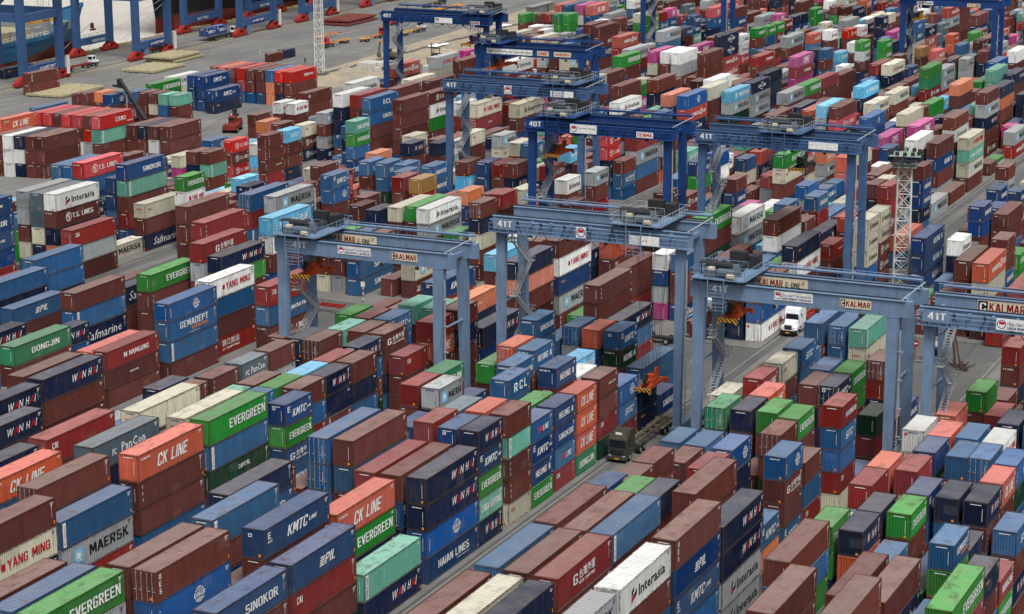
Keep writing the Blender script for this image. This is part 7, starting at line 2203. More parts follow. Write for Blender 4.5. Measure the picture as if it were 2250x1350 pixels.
def rtg(name_label, xl, xr, y, z, dy, mat, style, trx, tcap, spz=None, gh=1.9, lead='left'):
    t = thing('gantry_crane', ((xl+xr)/2, y+dy/2, 0), 0, name_label, 'gantry crane', 'rubber tyred gantry cranes over the stacks')
    ox, oy = (xl+xr)/2, y+dy/2; a, b = xl-ox, xr-ox; y0, y1 = -dy/2, dy/2
    zt = z+gh
    for yy, nm in ((y0, 'near'), (y1, 'far')):
        m = MB(); m.box(a-1.1, yy-.45, z, b+(2.2 if nm == 'far' or style == 'A' else 1.4), yy+.45, zt); m.box(a-1.15, yy-.62, zt, b+1.5, yy+.62, zt+.06)
        for i in range(9): m.box(a+1.5+i*2.6, yy-.47, z+.02, a+1.56+i*2.6, yy+.47, zt-.02)
        g = m.build('girder', mat, t)
        m = MB(); m.box(a-1, yy-.07, zt+.06, b+1.4, yy+.07, zt+.2); m.build('rail', 'dark_metal', t)
        if nm == 'far':
            m = MB(); m.rail([(a-1, yy+1.3, zt), (b+1.2, yy+1.3, zt)], 1.1, .05, 2.4); m.box(a-1, yy+.55, zt-.06, b+1.2, yy+1.4, zt); m.tube((a-.5, yy+1.0, zt+.8), (b+1.2, yy+1.0, zt+.8), .16, 6); m.build('walkway', mat, t)
    for xx in (a, b):
        for yy in (y0, y1):
            s_ = 1 if yy > 0 else -1
            m = MB(); wt, wb = (.74, .5) if style == 'A' else (.6, .46)
            m.hexa([(xx-wb, yy-.42+s_*.55, 2.2), (xx+wb, yy-.42+s_*.55, 2.2), (xx+wb, yy+.42+s_*.55, 2.2), (xx-wb, yy+.42+s_*.55, 2.2)], [(xx-wt, yy-.47, z), (xx+wt, yy-.47, z), (xx+wt, yy+.47, z), (xx-wt, yy+.47, z)])
            m.box(xx-wt-.06, yy-.5, z-.12, xx+wt+.06, yy+.5, z+.04); m.build('leg', mat, t)
        m = MB(); m.box(xx-.45, y0-1.9, 1.25, xx+.45, y1+1.9, 2.25)
        for yy in (y0-1.2, y1+1.2): m.box(xx-.5, yy-1.3, .7, xx+.5, yy+1.3, 1.25)
        m.build('sill_beam', mat, t)
        m = MB(); m.box(xx-.22, y0+.45, z+.25, xx+.22, y1-.45, z+.8); m.tube((xx, y0, z*.62), (xx, y1, z*.62), .14, 6); m.build('cross_tie', mat, t)
        for yy in (y0-1.95, y0-.45, y1+.45, y1+1.95):
            for dx in (-.62, .62): wheel(t, xx+dx, yy, .75, .75, .42)
    # end bracing, cable conduit on the near right leg, lamps
    m = MB(); m.tube((b+.9, y0-.5, zt+.1), (b+1.9, y1-.4, zt+.9), .09, 5); m.tube((b+1.0, y0-.62, 3), (b+1.0, y0-.62, z-1.5), .09, 5)
    for i in range(5): m.box(b+.85, y0-.75, 4+i*3.4, b+1.45, y0-.55, 4.15+i*3.4)
    m.build('conduit', 'galvanised', t)
    for i in range(4):
        m = MB(); xx = a+4.3+i*5.2; m.box(xx-.22, y0-.7, z-.45, xx+.22, y0-.35, z-.1); m.box(xx-.05, y0-.5, z-.12, xx+.05, y0-.4, z+.1); m.build('flood_lamp', 'dark_metal', t)
    stairs(t, a+1.35, y0+.9, y1-.9, 2.3, z-1.5, 'galvanised')
    if style == 'B':   # lattice walkway and festoon cables hung along the near girder
        m = MB(); m.box(a-1.2, y0-1.35, z-.05, b+1.4, y0-.45, z+.05); m.rail([(a-1.2, y0-1.35, z+.05), (b+1.4, y0-1.35, z+.05)], 1.1, .05, 1.3)
        m.tube((a-1.2, y0-1.0, z+1.5), (b+1.4, y0-1.0, z+1.5), .13, 6)
        for i in range(10): m.box(a-.9+i*2.7, y0-1.2, z+1.3, a-.6+i*2.7, y0-.4, z+1.7)
        m.build('walkway', mat, t)
        m = MB(); n = 6; span = (trx-ox-(a-.5)) if lead == 'left' else (b-.5-(trx-ox))
        st_ = a-.5 if lead == 'left' else trx-ox
        for i in range(n):
            x0_, x1_ = st_+span*i/n, st_+span*(i+1)/n; pr = None
            m.box(x0_-.1, y0-1.3, z+1.0, x0_+.1, y0-.9, z+1.6)
            for q in range(9):
                u = q/8; p = (x0_+(x1_-x0_)*u, y0-1.1, z+1.2-2.2*4*u*(1-u)*min(1, abs(x1_-x0_)/3.2))
                if pr: m.tube(pr, p, .055, 4)
                pr = p
        m.build('festoon_cable', 'dark_metal', t)
    # trolley with machinery and railings
    tx = trx-ox; zp = zt+.55; wdt = 3.4
    m = MB(); m.box(tx-wdt, y0-1.5, zp, tx+wdt, y1+1.5, zp+.12)
    for s in (-2.4, 2.4): m.box(tx+s-.2, y0-.8, zp-.35, tx+s+.2, y1+.8, zp)
    for s in (-2.6, 2.6):
        for yy in (y0, y1): m.tube((tx+s, yy-.1, zt+.42), (tx+s, yy+.1, zt+.42), .24, 8)
    tr = m.build('trolley', mat, t)
    m = MB(); m.rail([(tx-wdt, y0-1.5, zp+.1), (tx+wdt, y0-1.5, zp+.1), (tx+wdt, y1+1.5, zp+.1), (tx-wdt, y1+1.5, zp+.1), (tx-wdt, y0-1.5, zp+.1)], 1.15, .035, 1.0)
    m.rail([(tx-wdt+.3, y0+1, zp+.1), (tx+wdt-.5, y0+1, zp+.1)], 1.9, .03, 1.2); m.build('railing', 'galvanised' if style == 'B' else mat, tr)
    m = MB(); m.box(tx-1.9, y0-.9, zp+.12, tx-.5, y0+.5, zp+1.0); m.tube((tx-.2, y0-.6, zp+.8), (tx+1.8, y0-.6, zp+.8), .5, 10); m.tube((tx-2.2, y0+1.6, zp+.9), (tx+1.6, y0+1.6, zp+.9), .55, 10)
    m.box(tx+.4, y0+.5, zp+.12, tx+2.0, y0+1.3, zp+.9); m.build('hoist_motor', 'machinery', tr)
    m = MB(); m.box(tx-1.5, y0-.8, zp+1.0, tx-.8, y0+.2, zp+1.35); m.tube((tx+1.0, y0-1.2, zp+.5), (tx+1.9, y0-1.2, zp+.5), .3, 8); m.tube((tx-2.6, y0+.9, zp+.5), (tx-1.7, y0+.9, zp+.5), .32, 8); m.build('brake_unit', 'cream', tr)
    m = MB(); m.tube((tx-1.4, y0+1.4, zp+.75), (tx-1.4, y1-1.8, zp+.75), .42, 10); m.tube((tx+1.2, y0+1.6, zp+.75), (tx+1.2, y1-1.8, zp+.75), .42, 10); m.build('rope_drum', 'dark_metal', tr)
    m = MB(); m.box(tx-.9, y1-1.4, zp+.12, tx+1.1, y1-.2, zp+2.1); m.box(tx+1.4, y1-1.3, zp+.12, tx+2.6, y1+.6, zp+1.7); m.box(tx-2.8, y0-.4, zp+1.7, tx+1.2, y0+1.0, zp+1.8)
    for s in (-2.7, 1.1): m.box(tx+s, y0+.2, zp+.1, tx+s+.1, y0+.3, zp+1.7)
    m.build('electric_cabinet', 'dark_metal', tr)
    cx = tx+(1.6 if trx < (xl+xr)/2 else -1.6)
    m = MB(); m.box(cx-.9, y1-2.9, z-1.2, cx+.9, y1-1.0, z+.9); m.box(cx-1.0, y1-3.0, z+.9, cx+1.0, y1-.9, z+1.05); cb = m.build('operator_cab', mat, tr)
    m = MB(); m.box(cx-.8, y1-2.93, z-.8, cx+.8, y1-2.9, z+.5); m.box(cx+.9, y1-2.7, z-.8, cx+.92, y1-1.2, z+.5); m.build('window', 'glass', cb)
    m = MB(); m.rail([(tx-1.2, y0-1.6, z-1.4), (tx+.8, y0-1.6, z-1.4), (tx+.8, y0-.6, z-1.4)], 1.2, .04, .8)
    for s in (-1.2, .8): m.box(tx+s-.05, y0-1.65, z-1.5, tx+s+.05, y0-1.55, zp+.1)
    for i in range(8): m.tube((tx-1.2, y0-1.6, z-1.2+i*.42), (tx+.8, y0-1.6, z-1.2+i*.42), .03, 4)
    m.build('ladder', mat, tr)
    # cable reel
    m = MB()
    for k_ in range(18):
        t0, t1 = 2*PI*k_/18, 2*PI*(k_+1)/18; c = (b+1.6, y0+.5, 5.2)
        P0 = (c[0]+1.7*math.cos(t0), c[1], c[2]+1.7*math.sin(t0)); P1 = (c[0]+1.7*math.cos(t1), c[1], c[2]+1.7*math.sin(t1)); m.tube(P0, P1, .07, 4); m.tube(c, P0, .03, 4)
    if style == 'A': m.build('cable_reel', 'galvanised', t)
    m = MB(); put_text(m, tcap, (a+(1.6 if style == 'A' else .0), y0-(.475 if style == 'A' else 1.42), z+gh*.42), (1, 0, 0), (0, 0, 1), 2.1, .85 if style == 'A' else .8, 0, .04)
    if style == 'B': m.box(a-.6, y0-1.40, z+.45, a+2.6, y0-1.36, z+1.85, m=8)
    m.build('lettering', TM+[mat], t)
    return t, ox, oy, y0, y1, a, b
def spreader(x, y, z, ztop, label, mat='orange_steel', L=6.1, dirn='y'):
    t = thing('spreader', (x, y, z), 0 if dirn == 'y' else -PI/2, label, 'spreader', 'crane spreaders hanging on ropes'); h = L/2
    m = MB()
    for s in (-.55, .55): m.box(s-.16, -h+.3, 0, s+.16, h-.3, .42)
    m.box(-.7, -1.3, .05, .7, 1.3, .5); m.build('main_frame', mat, t)
    for s in (-1, 1):
        m = MB(); m.box(-1.15, s*h-.2, -.05, 1.15, s*h+.2, .38); m.box(-1.2, s*h-.25, -.3, -.95, s*h+.25, .4); m.box(.95, s*h-.25, -.3, 1.2, s*h+.25, .4); m.build('end_beam', 'hazard' if s < 0 else mat, t)
    m = MB(); m.box(-.6, -.9, .5, .6, .9, .95); m.tube((0, -.0, .95), (0, 0, 1.5), .55, 12); m.box(-.25, -1.9, .75, .25, 1.9, 1.0); m.build('headblock', mat, t)
    for s in (-1, 1):
        m = MB(); m.tube((-.14, s*1.95, 1.35), (.14, s*1.95, 1.35), .62, 14); m.build('sheave', 'dark_metal' if s < 0 else mat, t)
    m = MB()
    for sx in (-1, 1):
        for sy in (-1, 1): m.tube((sx*.12, sy*1.5, 1.3), (sx*1.3, sy*1.9, ztop-z), .028, 4); m.tube((sx*.12, sy*2.4, 1.3), (sx*1.3, sy*2.3, ztop-z), .028, 4)
    m.build('rope', 'dark_metal', t); return t
A = rtg('nearest blue-grey gantry crane at left with red maker signs and trolley at its left end', -145.6, -122.8, 240.2, 21.7, 6.6, 'blue_light', 'A', -143.2, '41T')
t, ox, oy, y0, y1, a, b = A
sign(t, a+3.9, y1-.46, 21.95, 6.6, 1.4, KE); sign(t, a+8.4, y0-.46, 22.3, 4.8, 1.1, TC_, 't_white'); sign(t, a+16.1, y0-.46, 22.2, 3.8, 1.05, KS, 'cream')
spreader(-143.3, 243.6, 18.3, 23, 'orange spreader hanging under the left end of the nearest left crane')
A = rtg('blue-grey gantry crane at right above the white truck with red maker signs', -87.6, -63.9, 239.6, 21.7, 6.6, 'blue_light', 'A', -84.9, '41T')
t, ox, oy, y0, y1, a, b = A
sign(t, a+5.0, y1-.46, 21.95, 6.4, 1.4, KE); sign(t, a+9.4, y0-.46, 22.3, 4.7, 1.1, TC_, 't_white'); sign(t, a+17.4, y0-.46, 22.2, 3.7, 1.05, KS, 'cream')
spreader(-84.3, 243.2, 18.7, 23, 'orange spreader hanging beside the white truck under the right crane')
A = rtg('blue-grey gantry crane at the right edge with big capacity panel and railed walkway', -59.3, -35.6, 238.2, 21.7, 6.6, 'blue_light', 'B', -39, '41T')
t, ox, oy, y0, y1, a, b = A
sign(t, a+3.9, y1-.46, 21.9, 9.2, 1.55, KK); sign(t, a+7.8, y0-1.43, 22.1, 6.1, 1.3, TC_, 't_white')
A = rtg('blue-grey gantry crane in the centre with looping festoon cables and machinery at its right', -118.2, -93.6, 249, 25.2, 6.4, 'blue_light', 'B', -99.2, '41T')
t, ox, oy, y0, y1, a, b = A
sign(t, a+11.0, y0-1.43, 25.5, 1.3, 1.4, [('#logo', .5, .5, .44)], 't_white'); sign(t, a+18.2, y0-1.43, 25.3, 4.0, 1.2, [('\u2022 \u2022', .45, .6, .3, .6, 2, .1)], 't_white')
spreader(-98.6, 252, 6.0, 26.5, 'orange spreader lowered on long ropes between stacks near the dark truck')
A = rtg('deep blue gantry crane above the middle of the yard with trolley at its left', -145.6, -122.2, 318.5, 25.9, 6.4, 'blue_deep', 'B', -141.2, '40T', lead='right')
t, ox, oy, y0, y1, a, b = A
sign(t, a+7.2, y0-1.43, 26.1, 4.6, 1.4, [('#logo', .14, .5, .4), ('T\u1ed4NG C\u00d4NG TY T\u00c2N C\u1ea2NG', .3, .96, .5, .75, 5, .01)], 't_white'); sign(t, a+18.6, y0-1.43, 26.1, 2.8, .9, [('GENMA', .06, .94, .2, .8, 2, .04)], 't_white')
spreader(-142.2, 321.5, 21.7, 27.2, 'orange-red spreader hanging under the deep blue crane in the middle', 'orange_steel')
A = rtg('grey-blue gantry crane right of the middle with festoon cables and blank white panel', -116.6, -92.6, 319, 25.8, 6.4, 'blue_mid', 'B', -103.6, '41T')
t, ox, oy, y0, y1, a, b = A
sign(t, a+17.6, y0-1.43, 26.2, 4.6, 1.1, [], 't_white')
spreader(-101.4, 322.2, 22.4, 27.2, 'dark spreader on ropes behind the grey-blue crane right of the middle', 'dark_metal')
A = rtg('blue gantry crane left of the middle with capacity panel at left and trolley at right', -177.2, -151.2, 351.5, 26, 6.4, 'blue_mid', 'B', -154.9, '41T')
t, ox, oy, y0, y1, a, b = A
sign(t, a+11.6, y0-1.43, 26.2, 1.4, 1.5, [('#logo', .5, .5, .44)], 't_white'); sign(t, a+20.6, y0-1.43, 26.2, 4.4, 1.1, [], 't_white')
A = rtg('blue gantry crane with long white company name board across its girder', -200.5, -177.2, 412, 24, 7, 'blue_deep', 'A', -198.2, '')
t, ox, oy, y0, y1, a, b = A
sign(t, a+1.8, y0-.46, 24.35, 10.5, 1.1, [('C\u00d4NG TY C\u1ed4 PH\u1ea6N V\u1eacN T\u1ea2I B\u1ed8 T\u00c2N C\u1ea2NG', .02, .98, .2, .82, 1, .03)], 't_white'); sign(t, a+13.4, y0-.46, 24.4, 2.6, 1.0, [('SNP', .1, .9, .2, .8, 2, .04)], 'cream'); sign(t, a+17.2, y0-.46, 24.4, 3.8, 1.0, [('NEWPORT', .1, .9, .3, .7, 2, .02)], 'cream')
spreader(-197.6, 415.5, 21.0, 25.5, 'orange spreader with yellow end under the crane with the name board', 'orange_steel', 12.2)
A = rtg('deep blue gantry crane at the top left of the stacks beside the sandy works', -238.6, -213.2, 441.5, 26.3, 6.4, 'blue_deep', 'B', -215.2, '40T')
t, ox, oy, y0, y1, a, b = A
sign(t, a+13.2, y0-1.43, 26.4, 4.4, 1.2, [('#logo', .14, .5, .4)], 't_white'); sign(t, a+22.0, y0-1.43, 26.4, 2.4, .8, [('GENMA', .06, .94, .2, .8, 2, .04)], 't_white')
spreader(-217.6, 444.5, 21.7, 27.5, 'red spreader hanging under the right end of the top left crane', 'red_steel', 9)
A = rtg('deep blue gantry crane cut by the top edge at right with a yellow spreader', -149, -125.2, 556, 22.2, 7, 'blue_deep', 'A', -146, '')
t, ox, oy, y0, y1, a, b = A
sign(t, a+3.4, y0-.46, 22.4, 4.4, .9, [('TAN CANG', .15, .95, .25, .75, 5, .02)], 't_white'); sign(t, a+16.6, y0-.46, 22.3, 3.4, .9, [('TCMT', .05, .55, .2, .8, 4, .04), ('40', .6, .92, .2, .8, 1, .04)], 'cream')
spreader(-145.6, 560, 18.3, 23, 'yellow spreader hanging under the crane at the top right edge', 'yellow_steel')
A = rtg('small far blue gantry crane whose legs show at the top edge right of centre', -225, -201.5, 566, 26, 7, 'blue_deep', 'A', -204, '')
# ---------------------------------------------------------------- light masts
def mast(x, y, h, label, wb=2.6, wt=1.9, lamps=True, mat='mast_grey'):
    t = thing('light_mast', (x, y, 0), R(12), label, 'light mast'); m = MB(); n = int(h/2.1)
    def c(i, k_): w_ = (wb+(wt-wb)*i/n)/2; return [(-w_, -w_), (w_, -w_), (w_, w_), (-w_, w_)][k_ % 4]+(h*i/n,)
    for i in range(n):
        for k_ in range(4):
            m.tube(c(i, k_), c(i+1, k_), .13, 4); m.tube(c(i, k_), c(i, k_+1), .075, 4)
            m.tube(c(i, k_), c(i+1, k_+1), .075, 4); m.tube(c(i, k_+1), c(i+1, k_), .065, 4)
    m.build('lattice_tower', mat, t)
    MB().box(-1.9, -1.9, 0, 1.9, 1.9, .8).build('foundation', 'concrete', t)
    if lamps:
        m = MB(); m.box(-1.9, -1.9, h, 1.9, 1.9, h+.12); m.rail([(-1.9, -1.9, h), (1.9, -1.9, h), (1.9, 1.9, h), (-1.9, 1.9, h), (-1.9, -1.9, h)], 1.2, .06, .9); m.box(-2.5, -2.5, h+1.9, 2.5, 2.5, h+2.0); m.tube((0, 0, h), (0, 0, h+3.2), .12, 5); m.build('lamp_platform', 'lamp_cage', t)
        for i in range(12):
            an = 2*PI*i/12
            for zz in (.9, 2.1):
                m = MB(); r_ = 2.5; cx, cy = r_*math.cos(an), r_*math.sin(an); m.box(cx-.3, cy-.3, h+zz, cx+.3, cy+.3, h+zz+.5); o = m.build('flood_lamp', 'dark_metal', t)
                MB().box(cx-.22+.12*math.cos(an), cy-.22+.12*math.sin(an), h+zz-.03, cx+.22+.12*math.cos(an), cy+.22+.12*math.sin(an), h+zz).build('lens', 'lamp_glass', o)
    return t
mast(-90.6, 343, 19.9, 'steel lattice mast with a crown of green-tinted floodlights right of the middle', 2.5, 2.1)
mast(-302, 520, 34, 'pale steel lattice mast rising out of the top of the picture by the quay road', 2.2, 1.7)
mast(-262, 424, 3, 'short dark lattice stub left over from a mast beside the sandy works', 2.2, 1.7, False, 'dark_metal') if False else None
# ---------------------------------------------------------------- vehicles
def chassis(x, y, rz, L, label, mat='chassis_steel', cat='trailer', group=None, axles=2):
    t = thing('skeletal_trailer', (x, y, .02), rz, label, cat, group); m = MB()   # front at +Y
    for s in (-.45, .45): m.box(s-.09, -L/2, .95, s+.09, L/2, 1.3)
    for i in range(7): m.box(-1.15 if i in (0, 3, 6) else -.45, -L/2+i*(L-.3)/6, 1.0, 1.15 if i in (0, 3, 6) else .45, -L/2+i*(L-.3)/6+.25, 1.28)
    m.box(-.4, -L/2-.3, .5, .4, -L/2, .95); m.build('frame', mat, t)
    for i in range(axles):
        for s in (-.95, .95): wheel(t, s, -L/2+1.4+i*1.35, .5, .5, .5)
        m = MB(); m.tube((-.95, -L/2+1.4+i*1.35, .5), (.95, -L/2+1.4+i*1.35, .5), .08, 5); m.build('axle', 'dark_metal', t)
    m = MB()
    for s in (-1, 1):
        for i in range(axles): m.poly([(-L/2+1.4+i*1.35-.62, .95), (-L/2+1.4+i*1.35-.45, 1.15), (-L/2+1.4+i*1.35+.45, 1.15), (-L/2+1.4+i*1.35+.62, .95)], s*1.22, s*.7, 'x')
    m.build('mudguard', mat, t); return t
def wheels_truck(t, ys, r=.52):
    for i, yy in enumerate(ys):
        for s in (-1, 1): wheel(t, s*(.98 if i else 1.02), yy, r, r, .34 if i == 0 else .56)
def bonneted_truck(x, y, rz, label):
    """conventional tractor, nose at -Y"""
    t = thing('bonneted_truck', (x, y, .02), rz, label, 'truck')
    m = MB(); m.poly([(2.0, 1.2), (2.0, 3.0), (2.25, 3.75), (3.0, 4.05), (5.2, 4.1), (5.2, 1.2)], -1.15, 1.15, 'x'); fixn(m.build('cab', 'truck_white', t))
    m = MB(); m.hexa([(-.95, 0, .95), (.95, 0, .95), (1.12, 2.0, 1.0), (-1.12, 2.0, 1.0)], [(-.68, .25, 1.85), (.68, .25, 1.85), (.95, 2.0, 2.2), (-.95, 2.0, 2.2)]); m.build('bonnet', 'truck_white', t)
    m = MB(); m.hexa([(-1.0, 2.3, 3.2), (1.0, 2.3, 3.2), (1.12, 4.2, 4.1), (-1.12, 4.2, 4.1)], [(-.7, 3.0, 3.95), (.7, 3.0, 3.95), (1.05, 4.6, 4.75), (-1.05, 4.6, 4.75)]); m.box(-1.1, 4.2, 3.9, 1.1, 5.1, 4.4); m.build('roof_fairing', 'truck_white', t)
    m = MB(); m.hexa([(-1.0, 1.93, 2.25), (1.0, 1.93, 2.25), (1.0, 1.99, 2.25), (-1.0, 1.99, 2.25)], [(-.9, 1.95, 3.05), (.9, 1.95, 3.05), (.9, 2.0, 3.05), (-.9, 2.0, 3.05)]); m.box(-.02, 1.9, 2.25, .02, 1.96, 3.05); m.build('windscreen', 'glass', t)
    for s in (-1, 1):
        MB().box(min(s*1.16, s*1.14), 2.3, 2.25, max(s*1.16, s*1.14), 3.3, 2.95).build('side_window', 'glass', t)
        MB().box(min(s*.62, s*.98), -.02, 1.15, max(s*.62, s*.98), .2, 1.5).build('headlight', 't_white', t)
        m = MB(); m.box(min(s*1.25, s*1.5), 1.7, 2.2, max(s*1.25, s*1.5), 1.85, 3.0); m.tube((s*1.1, 1.95, 2.9), (s*1.35, 1.8, 2.9), .03, 4); m.build('mirror', 'truck_white', t)
        m = MB(); m.poly([(.35, .95), (.5, 1.35), (1.0, 1.55), (1.6, 1.35), (1.85, .95)], s*.7, s*1.22, 'x'); fixn(m.build('wing', 'truck_white', t))
        MB().tube((s*1.0, 3.0, .75), (s*1.0, 4.6, .75), .32, 10).build('fuel_tank', 'galvanised', t)
    m = MB(); m.box(-.55, .0, 1.05, .55, .12, 1.72); m.build('grille', 'dark_metal', t)
    m = MB(); m.hexa([(-1.15, -.25, .45), (1.15, -.25, .45), (1.22, .5, .45), (-1.22, .5, .45)], [(-1.1, -.2, .92), (1.1, -.2, .92), (1.22, .5, .95), (-1.22, .5, .95)]); m.build('bumper', 'rubber', t)
    MB().box(-.3, -.29, .55, .3, -.26, .72).build('number_plate', 'yellow_steel', t)
    m = MB(); m.box(-.45, .4, .75, -.25, 8.0, 1.0); m.box(.25, .4, .75, .45, 8.0, 1.0); m.build('frame', 'dark_metal', t)
    wheels_truck(t, (1.1, 6.2, 7.5)); return t
bonneted_truck(-97.2, 304.2, 0, 'white long-nosed truck parked by the stacks under the right crane')
chassis(-97.2, 318.5, PI, 12.4, 'rust red skeletal trailer behind the white long-nosed truck', 'red_steel')
def cabover(x, y, rz, label, mat='truck_dark', tl=.0):
    t = thing('cabover_truck', (x, y, .02), rz, label, 'truck')   # nose at -Y
    m = MB(); m.poly([(0, .95), (-.02, 1.9), (.12, 3.0), (.45, 3.35), (2.3, 3.4), (2.3, .95)], -1.22, 1.22, 'x'); fixn(m.build('cab', mat, t))
    m = MB(); m.hexa([(-1.05, .55, 3.3), (1.05, .55, 3.3), (1.15, 2.3, 3.35), (-1.15, 2.3, 3.35)], [(-.9, 1.0, 3.8), (.9, 1.0, 3.8), (1.1, 2.3, 4.0), (-1.1, 2.3, 4.0)])
    for s in (-1, 1): m.hexa([(s*1.18-.03, 1.8, 1.2), (s*1.18+.03, 1.8, 1.2), (s*1.18+.03, 2.9, 1.2), (s*1.18-.03, 2.9, 1.2)], [(s*1.18-.03, 1.8, 3.9), (s*1.18+.03, 1.8, 3.9), (s*1.18+.03, 2.7, 3.7), (s*1.18-.03, 2.7, 3.7)])
    m.build('roof_fairing', mat, t)
    m = MB(); m.hexa([(-1.1, -.03, 1.95), (1.1, -.03, 1.95), (1.1, .05, 1.95), (-1.1, .05, 1.95)], [(-1.02, .08, 2.85), (1.02, .08, 2.85), (1.02, .14, 2.85), (-1.02, .14, 2.85)]); m.build('windscreen', 'glass', t)
    m = MB(); m.box(-.42, .5, 3.45, .42, .56, 3.75); m.build('roof_sign', 't_white', t)
    for s in (-1, 1):
        MB().box(min(s*1.23, s*1.215), .35, 2.0, max(s*1.23, s*1.215), 1.3, 2.75).build('side_window', 'glass', t)
        MB().box(min(s*.72, s*1.1), -.1, .75, max(s*.72, s*1.1), 0, 1.0).build('headlight', 'galvanised', t)
        m = MB(); m.box(min(s*1.3, s*1.5), -.15, 2.2, max(s*1.3, s*1.5), .0, 2.95); m.tube((s*1.2, .15, 2.9), (s*1.4, -.05, 2.95), .03, 4); m.build('mirror', mat, t)
    m = MB(); m.box(-.85, -.06, 1.05, .85, 0, 1.75)
    for i in range(4): m.box(-.8, -.1, 1.1+i*.16, .8, -.06, 1.18+i*.16)
    m.build('grille', 'dark_metal', t)
    MB().hexa([(-1.22, -.15, .42), (1.22, -.15, .42), (1.22, .7, .42), (-1.22, .7, .42)], [(-1.22, -.08, .95), (1.22, -.08, .95), (1.22, .7, .95), (-1.22, .7, .95)]).build('bumper', mat, t)
    MB().box(-.28, -.18, .5, .28, -.15, .66).build('number_plate', 'yellow_steel', t)
    m = MB(); m.box(-.45, .4, .75, -.25, 6.6, 1.0); m.box(.25, .4, .75, .45, 6.6, 1.0); m.box(-1.1, 2.6, .6, -.5, 3.6, 1.2); m.tube((0, 5.2, 1.0), (0, 5.2, 1.2), .6, 12); m.build('frame', 'dark_metal', t)
    wheels_truck(t, (1.35, 4.7, 6.0)); return t
cabover(-97.3, 237.6, 0, 'dark grey cab-over truck driving up the lane beside the five-high stacks')
chassis(-97.3, 248.7, PI, 12.4, 'empty skeletal trailer pulled by the dark grey truck', 'chassis_steel', 'trailer', None, 3)
def yard_tractor(x, y, rz, label, mat='truck_white', group='terminal tractors working on the quay'):
    t = thing('terminal_tractor', (x, y, .02), rz, label, 'tractor', group)   # nose at +Y
    m = MB(); m.box(-1.15, 2.4, .6, 1.15, 4.6, 1.25); m.box(-.55, -1.2, .65, .55, 2.4, 1.0); m.build('chassis', 'dark_metal', t)
    m = MB(); m.poly([(2.5, 1.2), (2.5, 3.0), (4.0, 3.0), (4.15, 2.0), (4.2, 1.2)], -1.1, .55, 'x'); fixn(m.build('cab', mat, t))
    m = MB(); m.box(-.95, 4.09, 2.05, .4, 4.14, 2.85); m.box(.55, 2.75, 2.0, .57, 3.85, 2.8); m.box(-.95, 2.47, 2.0, .4, 2.5, 2.8); m.build('window', 'glass', t)
    m = MB(); m.box(.6, 3.0, 1.2, 1.15, 4.6, 1.9); m.build('engine_cover', mat, t)
    for yy in (3.7, -.2):
        for s in (-1, 1): wheel(t, s*1.0, yy, .52, .52, .4)
    return t
def trailer_rig(x, y, rz, lab_t, lab_c, tm='truck_white', cm='red_steel', L=12.4):
    yard_tractor(x, y, rz, lab_t, tm); d = Vector((-math.sin(rz), math.cos(rz)))
    chassis(x-d.x*(L/2-1.2), y-d.y*(L/2-1.2), rz, L, lab_c, cm, 'trailer', 'skeletal trailers on the quay')
trailer_rig(-369.6, 506, .03, 'white terminal tractor heading right behind the hatch covers at left', 'red skeletal trailer behind the white tractor at left')
trailer_rig(-370.2, 582, .03, 'terminal tractor ahead of the two blue boxes on the quay', 'skeletal trailer carrying the two blue boxes on the quay', 'truck_white', 'dark_metal')
trailer_rig(-371.5, 541, .03, 'tractor half hidden behind the second quay crane foot at left', 'short red trailer by the first quay crane feet', 'truck_dark', 'red_steel', 9)
trailer_rig(-329.5, 574, PI+.03, 'red terminal tractor facing left near the lattice mast', 'yellow and red skeletal trailer behind the red tractor', 'truck_red', 'striped')
trailer_rig(-322, 616, .03, 'white terminal tractor beyond the blue leg of the top left crane', 'yellow and red trailer behind that white tractor', 'truck_white', 'striped')
trailer_rig(-326, 598, .03, 'red tractor seen between the legs of the top left crane', 'striped skeletal trailer left of the top left crane leg', 'truck_red', 'striped')
trailer_rig(-338, 640, .03, 'dark tractor at the top edge left of the yellow beam', 'red trailer at the top edge above the red hatch cover', 'truck_dark', 'red_steel')
trailer_rig(-352, 690, .03, 'dark tractor at the very top edge of the quay road', 'long trailer at the very top edge of the quay road', 'truck_dark', 'chassis_steel')
chassis(-340.5, 592, .03, 12.4, 'parked striped trailer just right of the lattice mast and red tractor', 'striped', 'trailer', 'skeletal trailers on the quay')
yard_tractor(-112.2, 293.2, PI/2, 'white tractor cab showing behind the blue box near the centre crane leg')
chassis(-171, 289.2, -PI/2, 12.2, 'bright red trailer end on the cross lane left of the centre', 'red_steel', 'trailer')
def blue_box(x, y, label):
    t = thing('shipping_container', (x, y, 1.35), .03, label, 'container', 'blue containers on the quay trailer')
    P = proto(6.058, 2.591); c = (*lin((28, 62, 130)), 1)
    for n_, k_ in (('side_wall', 'side'), ('side_wall', 'side2'), ('roof', 'roof'), ('frame', 'frame'), ('end_wall', 'end')): link(n_, P[k_], t).color = c
    link('lettering', letter_mesh('KM', 'k', 6.058, 2.591, 1), t)
blue_box(-372.1, 569.8, 'dark blue short container at the rear of the quay trailer, white lettering'); blue_box(-372.3, 576.3, 'dark blue short container at the front of the quay trailer, white lettering')
